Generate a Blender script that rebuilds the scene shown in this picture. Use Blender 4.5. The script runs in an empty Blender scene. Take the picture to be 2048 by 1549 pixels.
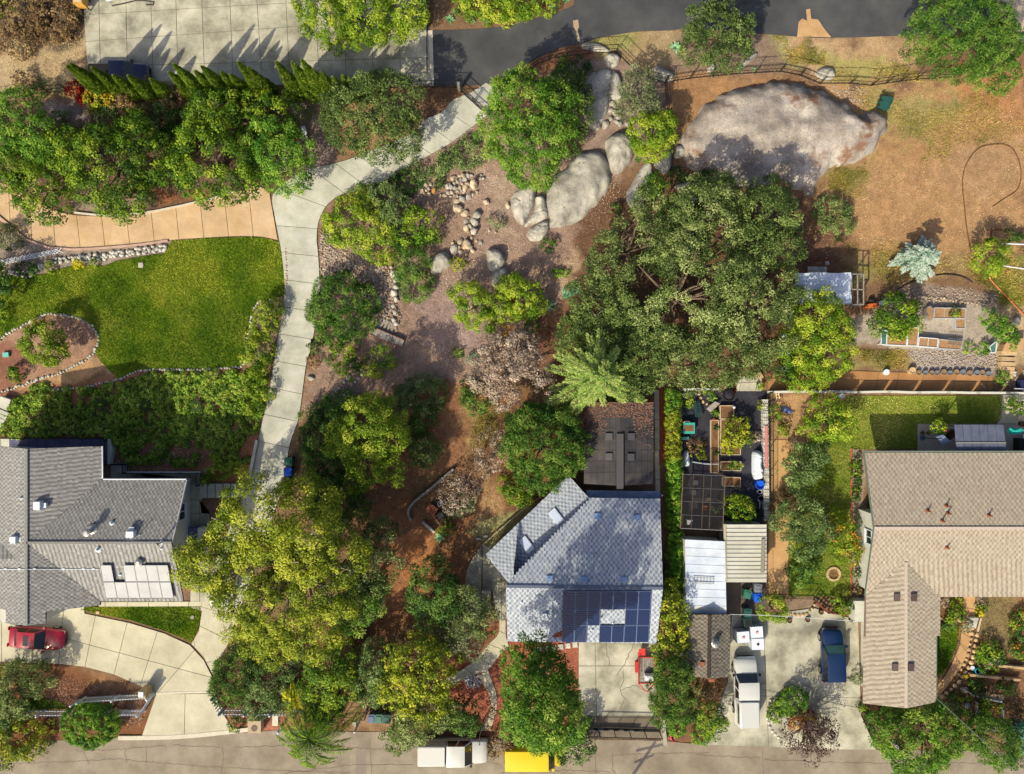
import bpy, math, random
import numpy as np
from mathutils import Vector
# ---------------------------------------------------------------- camera, sky, sun, exposure
S, CX, CY, H = 0.0425, 1024.0, 774.5, 62.0        # metres per photo pixel on the ground, photo centre, drone height
SC = bpy.context.scene
COL = SC.collection
cam_d = bpy.data.cameras.new("drone_camera")
cam_d.sensor_width = 36.0
cam_d.lens = 36.0 * H / (2048 * S)
cam_d.clip_start, cam_d.clip_end = 1.0, 4000.0
cam = bpy.data.objects.new("drone_camera", cam_d)
cam.location = (0, 0, H)
COL.objects.link(cam)
SC.camera = cam
SUN_EL, SUN_AZ = math.radians(40.0), math.atan2(-0.56, -0.83)   # azimuth measured from +Y towards +X
w = bpy.data.worlds.new("World")
SC.world = w
w.use_nodes = True
nt = w.node_tree
sky = nt.nodes.new("ShaderNodeTexSky")
sky.sky_type = 'NISHITA'
sky.sun_disc = False
sky.air_density, sky.dust_density, sky.ozone_density = 0.8, 5.0, 0.2
sky.sun_elevation, sky.sun_rotation = SUN_EL, SUN_AZ
bg = nt.nodes["Background"]
nt.links.new(sky.outputs[0], bg.inputs[0])
bg.inputs[1].default_value = 0.1
sd = bpy.data.lights.new("sun", 'SUN')
sd.energy, sd.angle, sd.color = 4.4, math.radians(0.53), (1.0, 0.85, 0.57)
so = bpy.data.objects.new("sun", sd)
dv = Vector((math.sin(SUN_AZ) * math.cos(SUN_EL), math.cos(SUN_AZ) * math.cos(SUN_EL), math.sin(SUN_EL)))
so.rotation_euler = dv.to_track_quat('Z', 'Y').to_euler()
so.location = dv * 200
COL.objects.link(so)
SC.view_settings.view_transform = 'Standard'
SC.view_settings.look = 'None'
SC.view_settings.exposure = 0.34
SC.view_settings.gamma = 1.0
SC.cycles.max_bounces = 5
SC.cycles.diffuse_bounces = 3
SC.cycles.transparent_max_bounces = 12
# ---------------------------------------------------------------- helpers
RND = random.Random(11)
NR = np.random.default_rng(11)
def P(px, py, z=0.0):
 "photo pixel -> world point at height z"
 k = S * (1 - z / H)
 return ((px - CX) * k, (CY - py) * k, z)
def PL(pts, z=0.0):
 return [P(a, b, z) for a, b in pts]
def lin(r, g, b):
 f = lambda c: ((c / 255 + 0.055) / 1.055) ** 2.4 if c > 10.3 else c / 255 / 12.92
 return (f(r), f(g), f(b))
EF = (1.40, 1.24, 1.02)
def A(r, g, b):
 "albedo of a surface that shows this sRGB colour in full sun"
 return tuple(min(0.85, c / e) for c, e in zip(lin(r, g, b), EF))
def tag(o, label=None, cat=None, group=None, kind=None):
 if label: o["label"] = label
 if cat: o["category"] = cat
 if group: o["group"] = group
 if kind: o["kind"] = kind
 return o
def thing(name, label, cat, loc=(0, 0, 0), rz=0.0, group=None):
 o = bpy.data.objects.new(name, None)
 o.empty_display_size = 0.2
 COL.objects.link(o)
 o.location = loc
 o.rotation_euler = (0, 0, rz)
 return tag(o, label, cat, group)
def link(name, me, parent=None, loc=(0, 0, 0), rz=0.0, scale=None, rot=None):
 o = bpy.data.objects.new(name, me)
 COL.objects.link(o)
 if parent is not None: o.parent = parent
 o.location = loc
 o.rotation_euler = rot if rot is not None else (0, 0, rz)
 if scale is not None: o.scale = scale
 return o
def np_mesh(name, V, F, mats, tone=None, smooth=False, col=None):
 V = np.asarray(V, dtype=np.float32); F = np.asarray(F, dtype=np.int32)
 m, k = F.shape
 me = bpy.data.meshes.new(name)
 me.vertices.add(len(V)); me.vertices.foreach_set("co", V.ravel())
 me.loops.add(m * k); me.loops.foreach_set("vertex_index", F.ravel())
 me.polygons.add(m)
 me.polygons.foreach_set("loop_start", np.arange(0, m * k, k, dtype=np.int32))
 me.polygons.foreach_set("use_smooth", np.full(m, bool(smooth)))
 for mt in (mats if isinstance(mats, (list, tuple)) else [mats]): me.materials.append(mt)
 me.update(calc_edges=True)
 if tone is not None:
  at = me.attributes.new("tone", 'FLOAT', 'FACE')
  at.data.foreach_set("value", np.asarray(tone, dtype=np.float32))
 if col is not None:
  at = me.attributes.new("tint", 'FLOAT_COLOR', 'POINT')
  c4 = np.ones((len(V), 4), dtype=np.float32); c4[:, :3] = col
  at.data.foreach_set("color", c4.ravel())
 return me
class MB:
 "collects simple solids and links them as ONE mesh object"
 def __init__(s): s.V, s.F = [], []
 def add(s, vs, fs):
  n = len(s.V); s.V += [tuple(v) for v in vs]; s.F += [tuple(i + n for i in f) for f in fs]; return s
 def box(s, c, d, rz=0.0, top=1.0):
  x, y, z = c; a, b, h = d[0] / 2, d[1] / 2, d[2]
  ca, sa = math.cos(rz), math.sin(rz); vs = []
  for k, zz in ((1, z), (top, z + h)):
   for u, v in ((-a, -b), (a, -b), (a, b), (-a, b)):
    vs.append((x + (u * ca - v * sa) * k, y + (u * sa + v * ca) * k, zz))
  return s.add(vs, [(3, 2, 1, 0), (4, 5, 6, 7), (0, 1, 5, 4), (1, 2, 6, 5), (2, 3, 7, 6), (3, 0, 4, 7)])
 def prism(s, poly, z0, z1):
  p = [(q[0], q[1]) for q in poly]
  if sum(p[i - 1][0] * p[i][1] - p[i][0] * p[i - 1][1] for i in range(len(p))) < 0: p = p[::-1]
  n = len(p)
  return s.add([(a, b, z0) for a, b in p] + [(a, b, z1) for a, b in p],
                     [tuple(range(n, 2 * n))] + [(i, (i + 1) % n, n + (i + 1) % n, n + i) for i in range(n)])
 def slabp(s, pts, t):
  "planar polygon in space given a thickness downwards"
  n = len(pts)
  a = Vector((0, 0, 0))
  for i in range(n): a += Vector(pts[i - 1]).cross(Vector(pts[i]))
  if a.z < 0: pts = pts[::-1]
  return s.add([tuple(q) for q in pts] + [(q[0], q[1], q[2] - t) for q in pts],
                     [tuple(range(n)), tuple(range(2 * n - 1, n - 1, -1))] + [(i, n + i, n + (i + 1) % n, (i + 1) % n) for i in range(n)])
 def tube(s, path, r0, r1=None, n=6):
  r1 = r0 if r1 is None else r1
  path = [Vector(p) for p in path]; m = len(path); vs, fs = [], []
  for i, p in enumerate(path):
   d = (path[min(i + 1, m - 1)] - path[max(i - 1, 0)])
   d = d.normalized() if d.length > 1e-9 else Vector((0, 0, 1))
   u = d.cross(Vector((0.13, 0.31, 0.94)) if abs(d.z) < 0.9 else Vector((1, 0, 0))).normalized(); v = d.cross(u)
   r = r0 + (r1 - r0) * i / max(1, m - 1)
   for k in range(n):
    t = 2 * math.pi * k / n
    vs.append(p + (u * math.cos(t) + v * math.sin(t)) * r)
  for i in range(m - 1):
   for k in range(n):
    fs.append((i * n + k, i * n + (k + 1) % n, (i + 1) * n + (k + 1) % n, (i + 1) * n + k))
  fs.append(tuple(range(n - 1, -1, -1))); fs.append(tuple(range((m - 1) * n, m * n)))
  return s.add(vs, fs)
 def bar(s, a, b, wd, ht=None):
  "square bar from a to b"
  a, b = Vector(a), Vector(b); d = (b - a).normalized(); ht = ht or wd
  u = d.cross(Vector((0, 0, 1)) if abs(d.z) < 0.95 else Vector((1, 0, 0))).normalized(); v = u.cross(d)
  vs = []
  for p in (a, b):
   for i, j in ((-1, -1), (1, -1), (1, 1), (-1, 1)): vs.append(p + u * (i * wd / 2) + v * (j * ht / 2))
  return s.add(vs, [(3, 2, 1, 0), (4, 5, 6, 7), (0, 1, 5, 4), (1, 2, 6, 5), (2, 3, 7, 6), (3, 0, 4, 7)])
 def lathe(s, c, prof, n=16):
  "prof: list of (radius, z); closed by end caps"
  x, y, z = c; m = len(prof)
  vs = [(x + r * math.cos(2 * math.pi * k / n), y + r * math.sin(2 * math.pi * k / n), z + h) for r, h in prof for k in range(n)]
  fs = [(i * n + k, i * n + (k + 1) % n, (i + 1) * n + (k + 1) % n, (i + 1) * n + k) for i in range(m - 1) for k in range(n)]
  fs += [tuple(range(n - 1, -1, -1)), tuple(range((m - 1) * n, m * n))]
  return s.add(vs, fs)
 def mesh(s, name, m, smooth=False, off=(0, 0, 0)):
  me = bpy.data.meshes.new(name)
  me.from_pydata([(a - off[0], b - off[1], c - off[2]) for a, b, c in s.V], [], s.F)
  me.materials.append(m)
  if smooth: me.polygons.foreach_set("use_smooth", [True] * len(me.polygons))
  me.update()
  return me
 def build(s, name, m, parent=None, smooth=False, at=None, world=True):
  "world: vertices are world coordinates; they are moved into the parent's (unrotated) frame"
  off = (0, 0, 0)
  if at is not None: off = at
  elif parent is not None and world:
   off = tuple(parent.location); q = parent.parent
   while q is not None: off = tuple(a + b for a, b in zip(off, q.location)); q = q.parent
  return link(name, s.mesh(name, m, smooth, off), parent, at if at is not None else (0, 0, 0))
def cat(pts, n=8, closed=False):
 "Catmull-Rom through 2-D points"
 p = [np.array(q, float) for q in pts]; m = len(p); out = []
 for i in range(m if closed else m - 1):
  g = (lambda k: p[k % m]) if closed else (lambda k: p[min(max(k, 0), m - 1)])
  a, b, c, d = g(i - 1), g(i), g(i + 1), g(i + 2)
  for j in range(n):
   t = j / n
   out.append(tuple(0.5 * ((2 * b) + (c - a) * t + (2 * a - 5 * b + 4 * c - d) * t * t + (3 * b - a - 3 * c + d) * t ** 3)))
 if not closed: out.append(tuple(p[-1]))
 return out
def resample(pts, n):
 p = np.array(pts, float); d = np.r_[0, np.cumsum(np.linalg.norm(np.diff(p, axis=0), axis=1))]
 t = np.linspace(0, d[-1], n)
 return [tuple(float(np.interp(x, d, p[:, k])) for k in range(p.shape[1])) for x in t]
def length(pts):
 p = np.array(pts, float); return float(np.linalg.norm(np.diff(p, axis=0), axis=1).sum())
def inside(poly, x, y):
 x, y = np.asarray(x), np.asarray(y); r = np.zeros(x.shape, bool); n = len(poly)
 for i in range(n):
  (x0, y0), (x1, y1) = poly[i - 1][:2], poly[i][:2]
  if y0 == y1: continue
  c = ((y0 > y) != (y1 > y)) & (x < (x1 - x0) * (y - y0) / (y1 - y0) + x0); r ^= c
 return r
def dist_poly(poly, x, y):
 "signed distance to polygon outline, positive inside"
 best = np.full(np.shape(x), 1e9); n = len(poly)
 for i in range(n):
  (x0, y0), (x1, y1) = poly[i - 1][:2], poly[i][:2]
  dx, dy = x1 - x0, y1 - y0; L = dx * dx + dy * dy + 1e-12
  t = np.clip(((x - x0) * dx + (y - y0) * dy) / L, 0, 1)
  best = np.minimum(best, (x - x0 - t * dx) ** 2 + (y - y0 - t * dy) ** 2)
 return np.where(inside(poly, x, y), 1, -1) * np.sqrt(best)
def vnoise(x, y, seed=0):
 "value noise in 0..1"
 xi, yi = np.floor(x).astype(np.int64), np.floor(y).astype(np.int64); fx, fy = x - xi, y - yi
 fx, fy = fx * fx * (3 - 2 * fx), fy * fy * (3 - 2 * fy)
 def h(a, b):
  v = (a * 374761393 + b * 668265263 + seed * 974634777) & 0x7fffffff
  v = ((v ^ (v >> 13)) * 1274126177) & 0x7fffffff
  return ((v ^ (v >> 16)) & 0xffff) / 65535.0
 return (h(xi, yi) * (1 - fx) + h(xi + 1, yi) * fx) * (1 - fy) + (h(xi, yi + 1) * (1 - fx) + h(xi + 1, yi + 1) * fx) * fy
def fbm(x, y, seed=0, o=4):
 v, a, s = 0, 0.5, 0
 for k in range(o):
  v = v + a * vnoise(x * 2 ** k, y * 2 ** k, seed + k); s += a; a *= 0.55
 return v / s
# ---------------------------------------------------------------- materials
def _n(t, ty, **kw):
 n = t.nodes.new(ty)
 for k, v in kw.items(): setattr(n, k, v)
 return n
def _noise(t, vec, scale, detail=4.0, rough=0.6):
 n = _n(t, "ShaderNodeTexNoise"); n.inputs["Scale"].default_value = scale
 n.inputs["Detail"].default_value = detail; n.inputs["Roughness"].default_value = rough
 t.links.new(vec, n.inputs["Vector"]); return n.outputs["Fac"]
def _ramp(t, fac, cols, lo=0.32, hi=0.68):
 r = _n(t, "ShaderNodeValToRGB"); e = r.color_ramp.elements; k = len(cols)
 e[0].position, e[0].color = lo, (*cols[0], 1)
 e[1].position, e[1].color = hi, (*cols[-1], 1)
 for i in range(1, k - 1):
  q = e.new(lo + (hi - lo) * i / (k - 1)); q.color = (*cols[i], 1)
 t.links.new(fac, r.inputs[0]); return r.outputs[0]
def _mul(t, a, fac, lo, hi):
 m = _n(t, "ShaderNodeMapRange"); t.links.new(fac, m.inputs[0])
 m.inputs[1].default_value, m.inputs[2].default_value = 0.3, 0.7
 m.inputs[3].default_value, m.inputs[4].default_value = lo, hi
 x = _n(t, "ShaderNodeVectorMath", operation='SCALE'); t.links.new(a, x.inputs[0]); t.links.new(m.outputs[0], x.inputs[3]); return x.outputs[0]
def mat(name, *cols, rough=0.8, spec=0.3, metal=0.0, sc=1.2, fine=18.0, fk=0.18, bump=0.0, bs=30.0, tone=False, tint=False, stain=0.0, ss=0.35, coat=0.0, spot=None, rnd=0.0):
 m = bpy.data.materials.new(name); m.use_nodes = True; t = m.node_tree
 b = t.nodes["Principled BSDF"]; tc = _n(t, "ShaderNodeTexCoord").outputs["Object"]
 if tint:
  a = _n(t, "ShaderNodeAttribute"); a.attribute_name = "tint"; c = a.outputs["Color"]
 elif tone:
  a = _n(t, "ShaderNodeAttribute"); a.attribute_name = "tone"; c = _ramp(t, a.outputs["Fac"], cols if len(cols) > 1 else cols * 2, 0.0, 1.0)
 elif len(cols) == 1:
  q = _n(t, "ShaderNodeRGB"); q.outputs[0].default_value = (*cols[0], 1); c = q.outputs[0]
 else: c = _ramp(t, _noise(t, tc, sc), cols)
 if fk: c = _mul(t, c, _noise(t, tc, fine, 3.0, 0.7), 1 - fk, 1 + fk)
 if stain: c = _mul(t, c, _noise(t, tc, ss, 5.0, 0.65), 1 - stain, 1 + stain * 0.3)
 if spot:
  colr, scale, thr = spot; mx = _n(t, "ShaderNodeMix", data_type='RGBA'); f = _noise(t, tc, scale, 6.0, 0.7)
  mr = _n(t, "ShaderNodeMapRange"); t.links.new(f, mr.inputs[0]); mr.inputs[1].default_value = thr; mr.inputs[2].default_value = thr + 0.08
  t.links.new(mr.outputs[0], mx.inputs["Factor"]); t.links.new(c, mx.inputs[6]); mx.inputs[7].default_value = (*colr, 1); c = mx.outputs[2]
 if rnd:
  oi = _n(t, "ShaderNodeObjectInfo"); mr = _n(t, "ShaderNodeMapRange"); t.links.new(oi.outputs["Random"], mr.inputs[0])
  mr.inputs[3].default_value, mr.inputs[4].default_value = 1 - rnd, 1 + rnd
  x = _n(t, "ShaderNodeVectorMath", operation='SCALE'); t.links.new(c, x.inputs[0]); t.links.new(mr.outputs[0], x.inputs[3]); c = x.outputs[0]
 t.links.new(c, b.inputs["Base Color"])
 b.inputs["Roughness"].default_value = rough; b.inputs["Metallic"].default_value = metal
 b.inputs["Specular IOR Level"].default_value = spec; b.inputs["Coat Weight"].default_value = coat; b.inputs["Coat Roughness"].default_value = 0.06
 if bump:
  bn = _n(t, "ShaderNodeBump"); bn.inputs["Strength"].default_value = min(1.0, bump); bn.inputs["Distance"].default_value = 0.05
  t.links.new(_noise(t, tc, bs, 5.0, 0.65), bn.inputs["Height"]); t.links.new(bn.outputs[0], b.inputs["Normal"])
 return m
def leafmat(name, *cols, trans=0.25, rough=0.55, spec=0.25, rnd=0.12):
 cols = [tuple(min(.6, c * 1.45) for c in q) for q in cols]
 m = bpy.data.materials.new(name); m.use_nodes = True; t = m.node_tree; b = t.nodes["Principled BSDF"]
 a = _n(t, "ShaderNodeAttribute"); a.attribute_name = "tone"; c = _ramp(t, a.outputs["Fac"], cols, 0.05, 0.95)
 oi = _n(t, "ShaderNodeObjectInfo"); mr = _n(t, "ShaderNodeMapRange"); t.links.new(oi.outputs["Random"], mr.inputs[0])
 mr.inputs[3].default_value, mr.inputs[4].default_value = 1 - rnd, 1 + rnd
 x = _n(t, "ShaderNodeVectorMath", operation='SCALE'); t.links.new(c, x.inputs[0]); t.links.new(mr.outputs[0], x.inputs[3]); c = x.outputs[0]
 t.links.new(c, b.inputs["Base Color"]); b.inputs["Roughness"].default_value = rough; b.inputs["Specular IOR Level"].default_value = spec
 tr = _n(t, "ShaderNodeBsdfTranslucent"); t.links.new(c, tr.inputs[0]); mx = _n(t, "ShaderNodeMixShader"); mx.inputs[0].default_value = trans
 t.links.new(b.outputs[0], mx.inputs[1]); t.links.new(tr.outputs[0], mx.inputs[2]); t.links.new(mx.outputs[0], t.nodes["Material Output"].inputs[0])
 return m
def glass(name, col, rough=0.08, spec=0.8):
 return mat(name, col, rough=rough, spec=spec, fk=0.0)
def sheer(name, col, alpha):
 m = mat(name, col, rough=0.9, fk=0.1); t = m.node_tree; b = t.nodes["Principled BSDF"]; b.inputs["Alpha"].default_value = alpha; return m
M = {}
M['concrete'] = mat("pale_concrete", A(188,184,162), A(208,202,180), A(220,214,194), rough=0.9, sc=0.5, stain=0.24, ss=0.6, bump=0.15, bs=40, rnd=0.045)
M['concrete_old'] = mat("old_concrete", A(164,156,132), A(196,187,160), A(212,202,176), rough=0.9, sc=0.45, stain=0.34, ss=0.45, bump=0.2, bs=30, rnd=0.04)
M['concrete_cream'] = mat("cream_concrete", A(206,194,160), A(220,208,176), rough=0.9, sc=0.5, stain=0.2, ss=0.6, bump=0.1, rnd=0.035)
M['concrete_tan'] = mat("tan_concrete", A(206,168,122), A(220,182,136), A(226,192,150), rough=0.9, sc=0.4, stain=0.2, ss=0.6, bump=0.1, rnd=0.04)
M['joint'] = mat("slab_joint", A(120,112,92), rough=0.95)
M['kerb'] = mat("kerb_concrete", A(216,200,172), A(226,214,190), rough=0.9, sc=2.0, bump=0.2)
M['kerb_pink'] = mat("pink_kerb", A(190,150,130), A(214,176,152), rough=0.9, sc=2.0)
M['asphalt'] = mat("dark_asphalt", A(72,72,74), A(84,84,84), A(98,96,92), rough=0.85, sc=0.35, fine=40, fk=0.22, stain=0.25, ss=0.2, bump=0.3, bs=50)
M['road'] = mat("worn_road", A(150,134,112), A(166,149,126), A(176,160,138), rough=0.9, sc=0.3, fine=45, fk=0.24, stain=0.32, ss=0.5, bump=0.3, bs=60)
M['patch'] = mat("road_patch", A(140,126,108), A(152,138,119), rough=0.9, sc=0.4, fine=45, fk=0.2)
M['crack'] = mat("crack_filler", A(104,92,76), rough=1.0)
M['ground'] = mat("bare_ground", (1, 1, 1), rough=1.0, spec=0.1, tint=True, fine=11, fk=0.36, stain=0.3, ss=1.4, bump=0.9, bs=14)
M['lawn'] = mat("lawn_turf", A(74,98,20), A(108,126,30), A(142,142,50), rough=1.0, spec=0.1, sc=0.30, fine=22, fk=0.32, stain=0.25, ss=0.55, bump=0.8, bs=30)
M['lawn_light'] = mat("sunny_turf", A(96,116,30), A(132,140,52), A(160,156,72), rough=1.0, spec=0.1, sc=0.4, fine=22, fk=0.3, stain=0.25, ss=0.6, bump=0.8, bs=30)
M['white'] = mat("white_paint", A(232,232,230), rough=0.55, fk=0.03)
M['offwhite'] = mat("cream_stucco", A(214,208,186), A(224,219,200), rough=0.9, sc=2, bump=0.2)
M['steel'] = mat("galvanised_steel", (0.42,0.43,0.44), rough=0.4, metal=0.7, fk=0.08)
M['iron'] = mat("black_iron", (0.018,0.018,0.02), rough=0.5, fk=0.05)
M['black'] = mat("black_plastic", (0.012,0.012,0.014), rough=0.5, fk=0.05)
M['rubber'] = mat("tyre_rubber", (0.02,0.02,0.02), rough=0.85, fk=0.1)
M['wood'] = mat("weathered_wood", A(138,112,84), A(166,138,106), rough=0.85, sc=6, fk=0.25)
M['wood_grey'] = mat("grey_wood", A(140,130,118), A(176,164,150), rough=0.9, sc=5, fk=0.25, rnd=0.18)
M['wood_red'] = mat("red_brown_wood", A(112,62,44), A(140,82,58), rough=0.8, sc=5, fk=0.2, rnd=0.15)
M['timber'] = mat("pale_timber", A(206,176,136), A(222,196,160), rough=0.85, sc=4, fk=0.12)
M['bark'] = mat("tree_bark", (0.10,0.075,0.055), (0.19,0.15,0.115), rough=0.95, sc=8, fk=0.3)
M['bark_pale'] = mat("pale_bark", (0.30,0.26,0.21), (0.42,0.38,0.32), rough=0.9, sc=6, fk=0.25)
M['twig'] = mat("dry_twig", A(150,130,112), A(178,158,138), rough=0.95, sc=10, fk=0.25)
M['rock'] = mat("grey_granite", A(160,150,134), A(194,184,166), A(212,202,182), rough=0.95, sc=0.7, fine=14, fk=0.22, stain=0.25, ss=0.6, bump=0.9, bs=5, spot=(A(92,82,72), 2.6, 0.60), rnd=0.1)
M['rock_big'] = mat("weathered_granite", A(150,136,122), A(186,170,154), A(210,194,176), rough=0.95, sc=0.4, fine=9, fk=0.3, stain=0.45, ss=0.7, bump=1, bs=5, spot=(A(140,104,80), 0.28, 0.58))
M['rock_tan'] = mat("tan_fieldstone", A(176,146,112), A(206,180,146), A(222,204,178), rough=0.95, sc=2.5, fine=14, fk=0.2, bump=0.7, bs=8, rnd=0.22)
M['rock_orange'] = mat("orange_stone", A(206,138,66), A(222,168,96), rough=0.95, sc=3, fk=0.2, bump=0.6)
M['stone_white'] = mat("pale_edging_stone", A(190,180,160), A(222,214,198), rough=0.95, sc=3, fk=0.18, bump=0.5, rnd=0.22)
M['gravel'] = mat("river_gravel", A(150,128,112), A(206,184,158), rough=0.95, tone=True, fk=0.15)
M['paver'] = mat("tan_paver", A(196,160,112), A(214,182,138), rough=0.9, sc=3, fk=0.15, rnd=0.14)
M['brick'] = mat("red_brick", A(150,84,60), A(176,108,80), rough=0.9, sc=4, fk=0.18, rnd=0.18)
M['terracotta'] = mat("terracotta", A(196,100,66), rough=0.85, fk=0.12)
M['soil'] = mat("dark_soil", A(112,78,52), A(146,106,72), rough=1.0, sc=3, fine=16, fk=0.35, bump=0.9, bs=14)
M['soil_light'] = mat("dry_soil", A(166,122,80), A(188,146,104), rough=1.0, sc=3, fine=16, fk=0.3, bump=0.8, bs=14)
M['fabric'] = mat("weed_fabric", A(48,46,56), A(66,64,72), rough=0.85, sc=0.9, fine=12, fk=0.3, stain=0.3, ss=0.8, bump=0.4, bs=6)
M['solar'] = glass("solar_glass", (0.008, 0.022, 0.085), 0.12, 0.55)
M['glass'] = glass("dark_glass", (0.012, 0.016, 0.02))
M['glass_teal'] = glass("teal_tinted_glass", (0.06, 0.17, 0.16), 0.1)
M['bin_green'] = mat("green_bin_plastic", A(62,118,96), rough=0.45, fk=0.06)
M['bin_dark'] = mat("dark_green_bin_plastic", A(44,88,80), rough=0.45, fk=0.06)
M['bin_blue'] = mat("blue_bin_plastic", A(30,98,214), rough=0.45, fk=0.06)
M['bin_grey'] = mat("grey_bin_plastic", A(126,128,130), rough=0.45, fk=0.06)
M['bin_slate'] = mat("slate_bin_plastic", A(96,112,140), rough=0.45, fk=0.06)
M['pale_teal'] = mat("pale_teal_plastic", A(120,196,176), rough=0.5, fk=0.06)
M['teal'] = mat("teal_canvas", A(40,190,170), rough=0.7, fk=0.06)
M['turq'] = mat("turquoise_glaze", A(70,190,200), rough=0.3, fk=0.05)
M['tarp'] = mat("white_tarpaulin", A(214,222,236), A(236,240,246), rough=0.6, sc=0.8, fk=0.04, bump=0.5, bs=2)
M['tank_white'] = mat("white_tank_plastic", A(236,238,242), rough=0.4, fk=0.03)
M['red'] = mat("red_paint", A(206,60,52), rough=0.5, fk=0.1)
M['orange'] = mat("orange_paint", A(220,110,50), rough=0.5, fk=0.1)
M['pink'] = mat("pink_plastic", A(240,90,110), rough=0.5, fk=0.05)
M['yellow'] = mat("yellow_paint", A(240,206,24), rough=0.35, coat=0.5, fk=0.03)
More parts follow.
